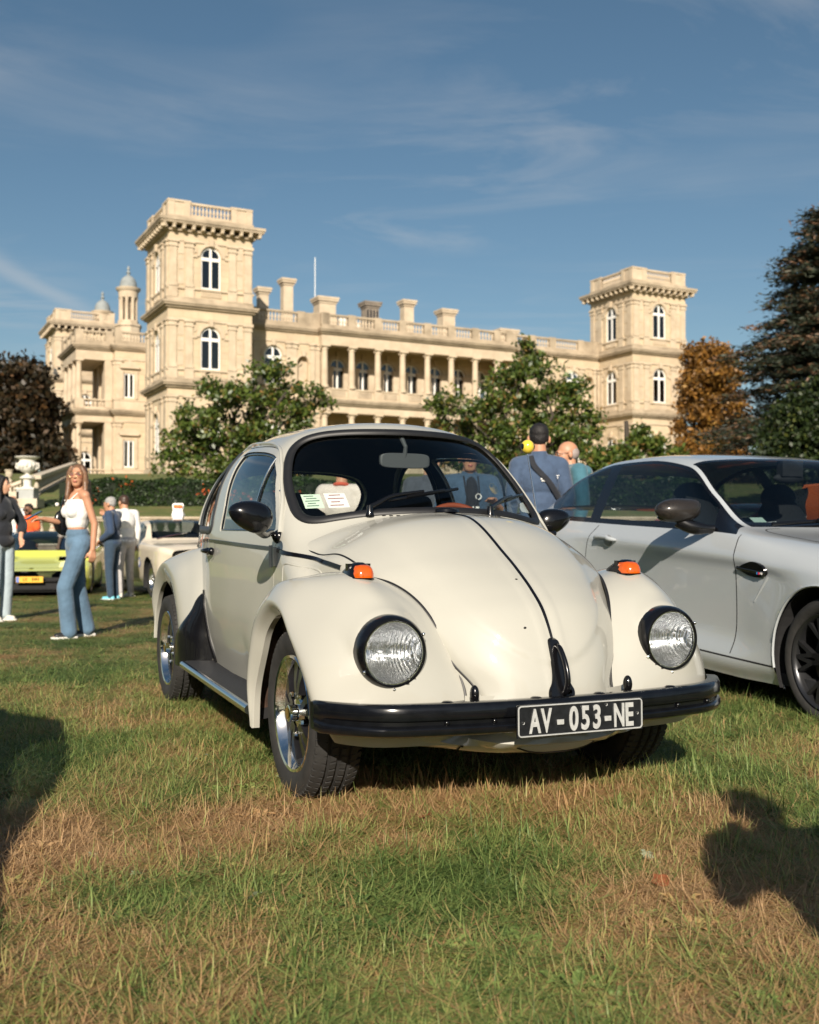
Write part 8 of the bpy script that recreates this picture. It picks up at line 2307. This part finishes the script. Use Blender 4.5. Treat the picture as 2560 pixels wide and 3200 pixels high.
def tuft(kind, seed):
    rg = np.random.default_rng(seed); V = []; F = []; T = []
    nb = {'up': 30, 'lie': 36, 'straw': 36, 'tall': 6}[kind]
    for _ in range(nb):
        a = rg.uniform(0, 2 * PI); r0 = abs(rg.normal(0, .026 if kind != 'straw' else .045)); a0 = rg.uniform(0, 2 * PI)
        base = np.array([r0 * math.cos(a0), r0 * math.sin(a0), 0])
        if kind == 'up': L = rg.uniform(.015, .038); lean = rg.uniform(.4, 1.35); w = rg.uniform(.0014, .0028); z0 = 0
        elif kind == 'tall': L = rg.uniform(.07, .15); lean = rg.uniform(.1, .6); w = rg.uniform(.0016, .003); z0 = 0
        elif kind == 'lie': L = rg.uniform(.05, .13); lean = rg.uniform(1.3, 1.6); w = rg.uniform(.0015, .0030); z0 = rg.uniform(.004, .022)
        else: L = rg.uniform(.04, .13); lean = rg.uniform(1.35, 1.62); w = rg.uniform(.0008, .0019); z0 = rg.uniform(.004, .024)
        d = np.array([math.cos(a), math.sin(a), 0]); s = np.array([-d[1], d[0], 0]); p = base + np.array([0, 0, z0]); n0 = len(V)
        el = PI / 2 - lean; curl = rg.normal(.25 if kind in ('up', 'tall') else .0, .35); yaw = rg.normal(0, .25)
        for i in range(4):
            f = i / 3; ww = w * (1 - f * .82) * (1.1 if i else .8)
            if i < 3: V += [p - s * ww, p + s * ww]
            else: V.append(p)
            e_ = el - curl * f * 1.6; dd = d + s * yaw * f
            p = p + (dd * math.cos(e_) + np.array([0, 0, math.sin(e_)])) * L / 3
            if p[2] < .003: p[2] = .003
        F += [(n0, n0 + 1, n0 + 3, n0 + 2), (n0 + 2, n0 + 3, n0 + 5, n0 + 4), (n0 + 4, n0 + 5, n0 + 6)]
        tt = rg.uniform(0, 1); T += [tt] * 3
    me = bpy.data.meshes.new('tuft'); me.from_pydata([tuple(v) for v in V], [], F); me.materials.append(M_blade)
    at = me.attributes.new('tint', 'FLOAT', 'FACE'); at.data.foreach_set('value', np.array(T, np.float32))
    return bpy.data.objects.new('tuft_%s_%02d' % (kind, seed), me)
def weed(seed):
    rg = np.random.default_rng(seed + 50); V = []; F = []
    for _ in range(9):
        a = rg.uniform(0, 2 * PI); L = rg.uniform(.018, .042); w = L * rg.uniform(.22, .36); d = np.array([math.cos(a), math.sin(a), 0]); s_ = np.array([-d[1], d[0], 0]); b0 = d * rg.uniform(.0, .03); n0 = len(V)
        for f, k in ((0, .15), (.35, .9), (.7, .8), (1, .05)):
            p = b0 + d * L * f + np.array([0, 0, .010 + .022 * math.sin(1.9 * f) + rg.uniform(0, .004)])
            V += [p - s_ * w * k, p + np.array([0, 0, -.003]), p + s_ * w * k]
        for i in range(3):
            for j in range(2): q = n0 + i * 3 + j; F.append((q, q + 1, q + 4, q + 3))
    me = bpy.data.meshes.new('tuft'); me.from_pydata([tuple(v) for v in V], [], F); me.materials.append(M_blade)
    at = me.attributes.new('tint', 'FLOAT', 'FACE'); at.data.foreach_set('value', np.full(len(F), .1, np.float32))
    return bpy.data.objects.new('tuft_weed_%02d' % (seed + 20), me)
TC = bpy.data.collections.new('grass_tufts')
kinds = ['lie'] * 4 + ['straw'] * 3 + ['tall'] * 2 + ['up'] * 4
for i, kd in enumerate(sorted(kinds)): TC.objects.link(tuft(kd, i))
for i in range(2): TC.objects.link(weed(i))
order = sorted(o.name for o in TC.objects)
ids = {kd: [i for i, n in enumerate(order) if n.split('_')[1] == kd] for kd in set(kinds) | {'weed'}}

def vnoise(x, y, s, seed):
    rg = np.random.default_rng(seed); tab = rg.uniform(0, 1, (256, 256)); x = x * s + 100; y = y * s + 100
    i = np.floor(x).astype(int); j = np.floor(y).astype(int); u = x - i; v = y - j; u = u * u * (3 - 2 * u); v = v * v * (3 - 2 * v)
    g = lambda a, b: tab[a % 256, b % 256]
    return (g(i, j) * (1 - u) + g(i + 1, j) * u) * (1 - v) + (g(i, j + 1) * (1 - u) + g(i + 1, j + 1) * u) * v
def dryness(x, y):
    d = .36 * vnoise(x, y, 1.3, 1) + .32 * vnoise(x, y, 3.7, 2) + .32 * vnoise(x, y, 10.5, 3)
    for cx_, cy_, rx, ry, a in ((-.75, 3.15, .75, .24, .42), (-.35, 3.45, .3, .15, .25), (.9, 3.3, .5, .3, .10), (-1.15, 2.75, .4, .25, .2), (1.85, 3.9, .3, .3, .35), (2.0, 4.5, .4, .4, .25), (-.9, 2.2, .5, .3, .2), (-1.6, 4.9, .35, .4, .15)):
        d = d + a * np.exp(-((x - cx_) / rx) ** 2 - ((y - cy_) / ry) ** 2)
    d = .5 + (d - .5) * 1.35
    d = d + .10 * np.clip((3.4 - y) / 1.4, 0, 1)
    return d
PX, PYY, SCL, DRY, IDX = [], [], [], [], []
for y0, y1, dens, sc in ((1.75, 3.2, 1500, 1.0), (3.2, 5.0, 1150, 1.05), (5.0, 7.5, 620, 1.25), (7.5, 11, 250, 1.7), (11, 17, 95, 2.5), (17, 26, 40, 3.6), (26, 36.2, 22, 4.6)):
    w1 = .43 * y1 + .5; n = int(2 * w1 * (y1 - y0) * dens)
    x = RNG.uniform(-w1, w1, n); y = RNG.uniform(y0, y1, n)
    k = np.abs(x) < .43 * y + .45; x, y = x[k], y[k]
    PX.append(x); PYY.append(y); SCL.append(np.full(len(x), sc) * RNG.uniform(.7, 1.25, len(x)))
gx = np.concatenate(PX); gy = np.concatenate(PYY); gs = np.concatenate(SCL)
dr = dryness(gx, gy); n = len(gx); u = RNG.uniform(0, 1, n)
kind = np.empty(n, int)
p_straw = np.clip((dr - .44) * 2.2, .12, .75); p_tall = np.where(gy < 9, .022, .01)
tallspots = np.zeros(n)
for (cx_, cy_, r) in ((.4, 3.72, .35), (1.0, 3.85, .5), (.1, 3.85, .3), (-.45, 4.1, .25), (2.1, 4.85, .45), (1.7, 5.2, .4), (-1.2, 5.4, .6), (-.8, 4.6, .3)):
    tallspots = np.maximum(tallspots, np.exp(-((gx - cx_) ** 2 + (gy - cy_) ** 2) / r ** 2))
p_tall = p_tall + .10 * tallspots
p_lie = np.where(gy < 7, .80, .6)
ch = np.where(u < p_straw, 0, np.where(u < p_straw + p_tall, 1, np.where(u < p_straw + p_tall + p_lie * (1 - p_straw), 2, 3)))
for c_, kd in ((0, 'straw'), (1, 'tall'), (2, 'lie'), (3, 'up')):
    m_ = ch == c_; kind[m_] = RNG.choice(ids[kd], m_.sum())
wsel = (RNG.uniform(0, 1, n) < .05 * (vnoise(gx, gy, 2.3, 9) > .55)) & (ch != 0); kind[wsel] = RNG.choice(ids['weed'], wsel.sum())
dval = np.clip((dr - .5) * 1.1 + .20 - .10 * np.clip((gy - 5) / 4, 0, 1) + RNG.normal(0, .15, n) + .30 * (ch == 0) - .08 * (ch == 1), -.1, 1)
me = bpy.data.meshes.new('grass')
me.vertices.add(n); me.vertices.foreach_set('co', np.c_[gx, gy, ground_z(gx, gy) - .002].astype(np.float32).ravel())
for nm, tp, val in (('dry', 'FLOAT', dval.astype(np.float32)), ('scl', 'FLOAT', gs.astype(np.float32)), ('zsc', 'FLOAT', (np.minimum(gs, 1.15) * RNG.uniform(.7, 1.15, n) * np.interp(gy, [6, 9], [1, .62])).astype(np.float32)), ('rot', 'FLOAT', RNG.uniform(0, 2 * PI, n).astype(np.float32)), ('pick', 'INT', kind.astype(np.int32))):
    a = me.attributes.new(nm, tp, 'POINT'); a.data.foreach_set('value', val)
grass = link('grass', me); tag(grass, 'short mown grass with dry straw patches across the lawn', 'grass', kind='stuff')
ng = bpy.data.node_groups.new('grass_nodes', 'GeometryNodeTree')
ng.interface.new_socket('Geometry', in_out='INPUT', socket_type='NodeSocketGeometry'); ng.interface.new_socket('Geometry', in_out='OUTPUT', socket_type='NodeSocketGeometry')
N_ = ng.nodes; Lk = ng.links
gi = N_.new('NodeGroupInput'); go = N_.new('NodeGroupOutput'); iop = N_.new('GeometryNodeInstanceOnPoints'); ci = N_.new('GeometryNodeCollectionInfo')
ci.inputs['Collection'].default_value = TC; ci.inputs['Separate Children'].default_value = True; ci.inputs['Reset Children'].default_value = True
def na(nm, tp):
    q = N_.new('GeometryNodeInputNamedAttribute'); q.data_type = tp; q.inputs['Name'].default_value = nm; return q.outputs['Attribute']
Lk.new(gi.outputs[0], iop.inputs['Points']); Lk.new(ci.outputs[0], iop.inputs['Instance']); iop.inputs['Pick Instance'].default_value = True
Lk.new(na('pick', 'INT'), iop.inputs['Instance Index']); sv = N_.new('ShaderNodeCombineXYZ'); sc_ = na('scl', 'FLOAT'); zz_ = na('zsc', 'FLOAT'); Lk.new(sc_, sv.inputs['X']); Lk.new(sc_, sv.inputs['Y']); Lk.new(zz_, sv.inputs['Z']); Lk.new(sv.outputs[0], iop.inputs['Scale'])
cx = N_.new('ShaderNodeCombineXYZ'); Lk.new(na('rot', 'FLOAT'), cx.inputs['Z'])
er = N_.new('FunctionNodeEulerToRotation'); Lk.new(cx.outputs[0], er.inputs[0]); Lk.new(er.outputs[0], iop.inputs['Rotation'])
Lk.new(iop.outputs[0], go.inputs[0])
md = grass.modifiers.new('grass', 'NODES'); md.node_group = ng

# torn pale weed leaves lying about
M_weed = mat('pale_weed_leaf', (.26, .30, .20), .7, noise=(30, .35))
rg = np.random.default_rng(4)
wl = []
for v in range(3):
    n_ = 15; b = MB(); L = .11; G = []
    for i in range(n_):
        f = i / (n_ - 1); w = .020 * math.sin(PI * f ** .8) * (1 + .7 * (i % 2)) + .001
        z = .018 + .014 * math.sin(5 * f + v) ; x = .02 * math.sin(3 * f + v)
        G.append([(x - w, L * (f - .5), z + .008 * math.sin(9 * f)), (x, L * (f - .5), z), (x + w, L * (f - .5), z + .008 * math.cos(7 * f))])
    b.grid(np.array(G)); me_ = b.mesh('weed_leaf', 60); me_.materials.append(M_weed); wl.append(me_)
for i, (px_, py_) in enumerate(((620, 2385), (660, 2378), (300, 2690), (430, 2745), (780, 2830), (2300, 2425), (1935, 2400), (2030, 2700), (905, 2440))):
    dpt = .942 * 3300 / (py_ - 1672); o = link('weed_leaf', wl[i % 3]); o.location = (pxw(px_, dpt), dpt, .012); o.rotation_euler = (rg.normal(0, .15), rg.normal(0, .2), rg.uniform(0, 6.28)); o.scale = (rg.uniform(.45, .8),) * 3
    tag(o, 'pale torn weed leaf lying in the mown grass', 'leaf', 'weed leaves strewn over the grass')
M_brl = mat('brown_leaf', (.22, .07, .025), .7)
for px_, py_ in ((1325, 2575), (2055, 2780)):
    dpt = .942 * 3300 / (py_ - 1672); b = MB(); ol = cat_rom([(0, -.03), (.018, -.01), (.022, .01), (.008, .02), (0, .036), (-.008, .02), (-.022, .01), (-.018, -.01)], 24, True)
    b.add([(x, y, .022 + .01 * math.sin(60 * x)) for x, y in ol], [tuple(range(24))]); o = b.build('fallen_leaf', M_brl); o.location = (pxw(px_, dpt), dpt, 0.012); o.rotation_euler = (.2, .1, px_)
    tag(o, 'small russet fallen leaf on the grass', 'leaf', 'fallen leaves on the grass')
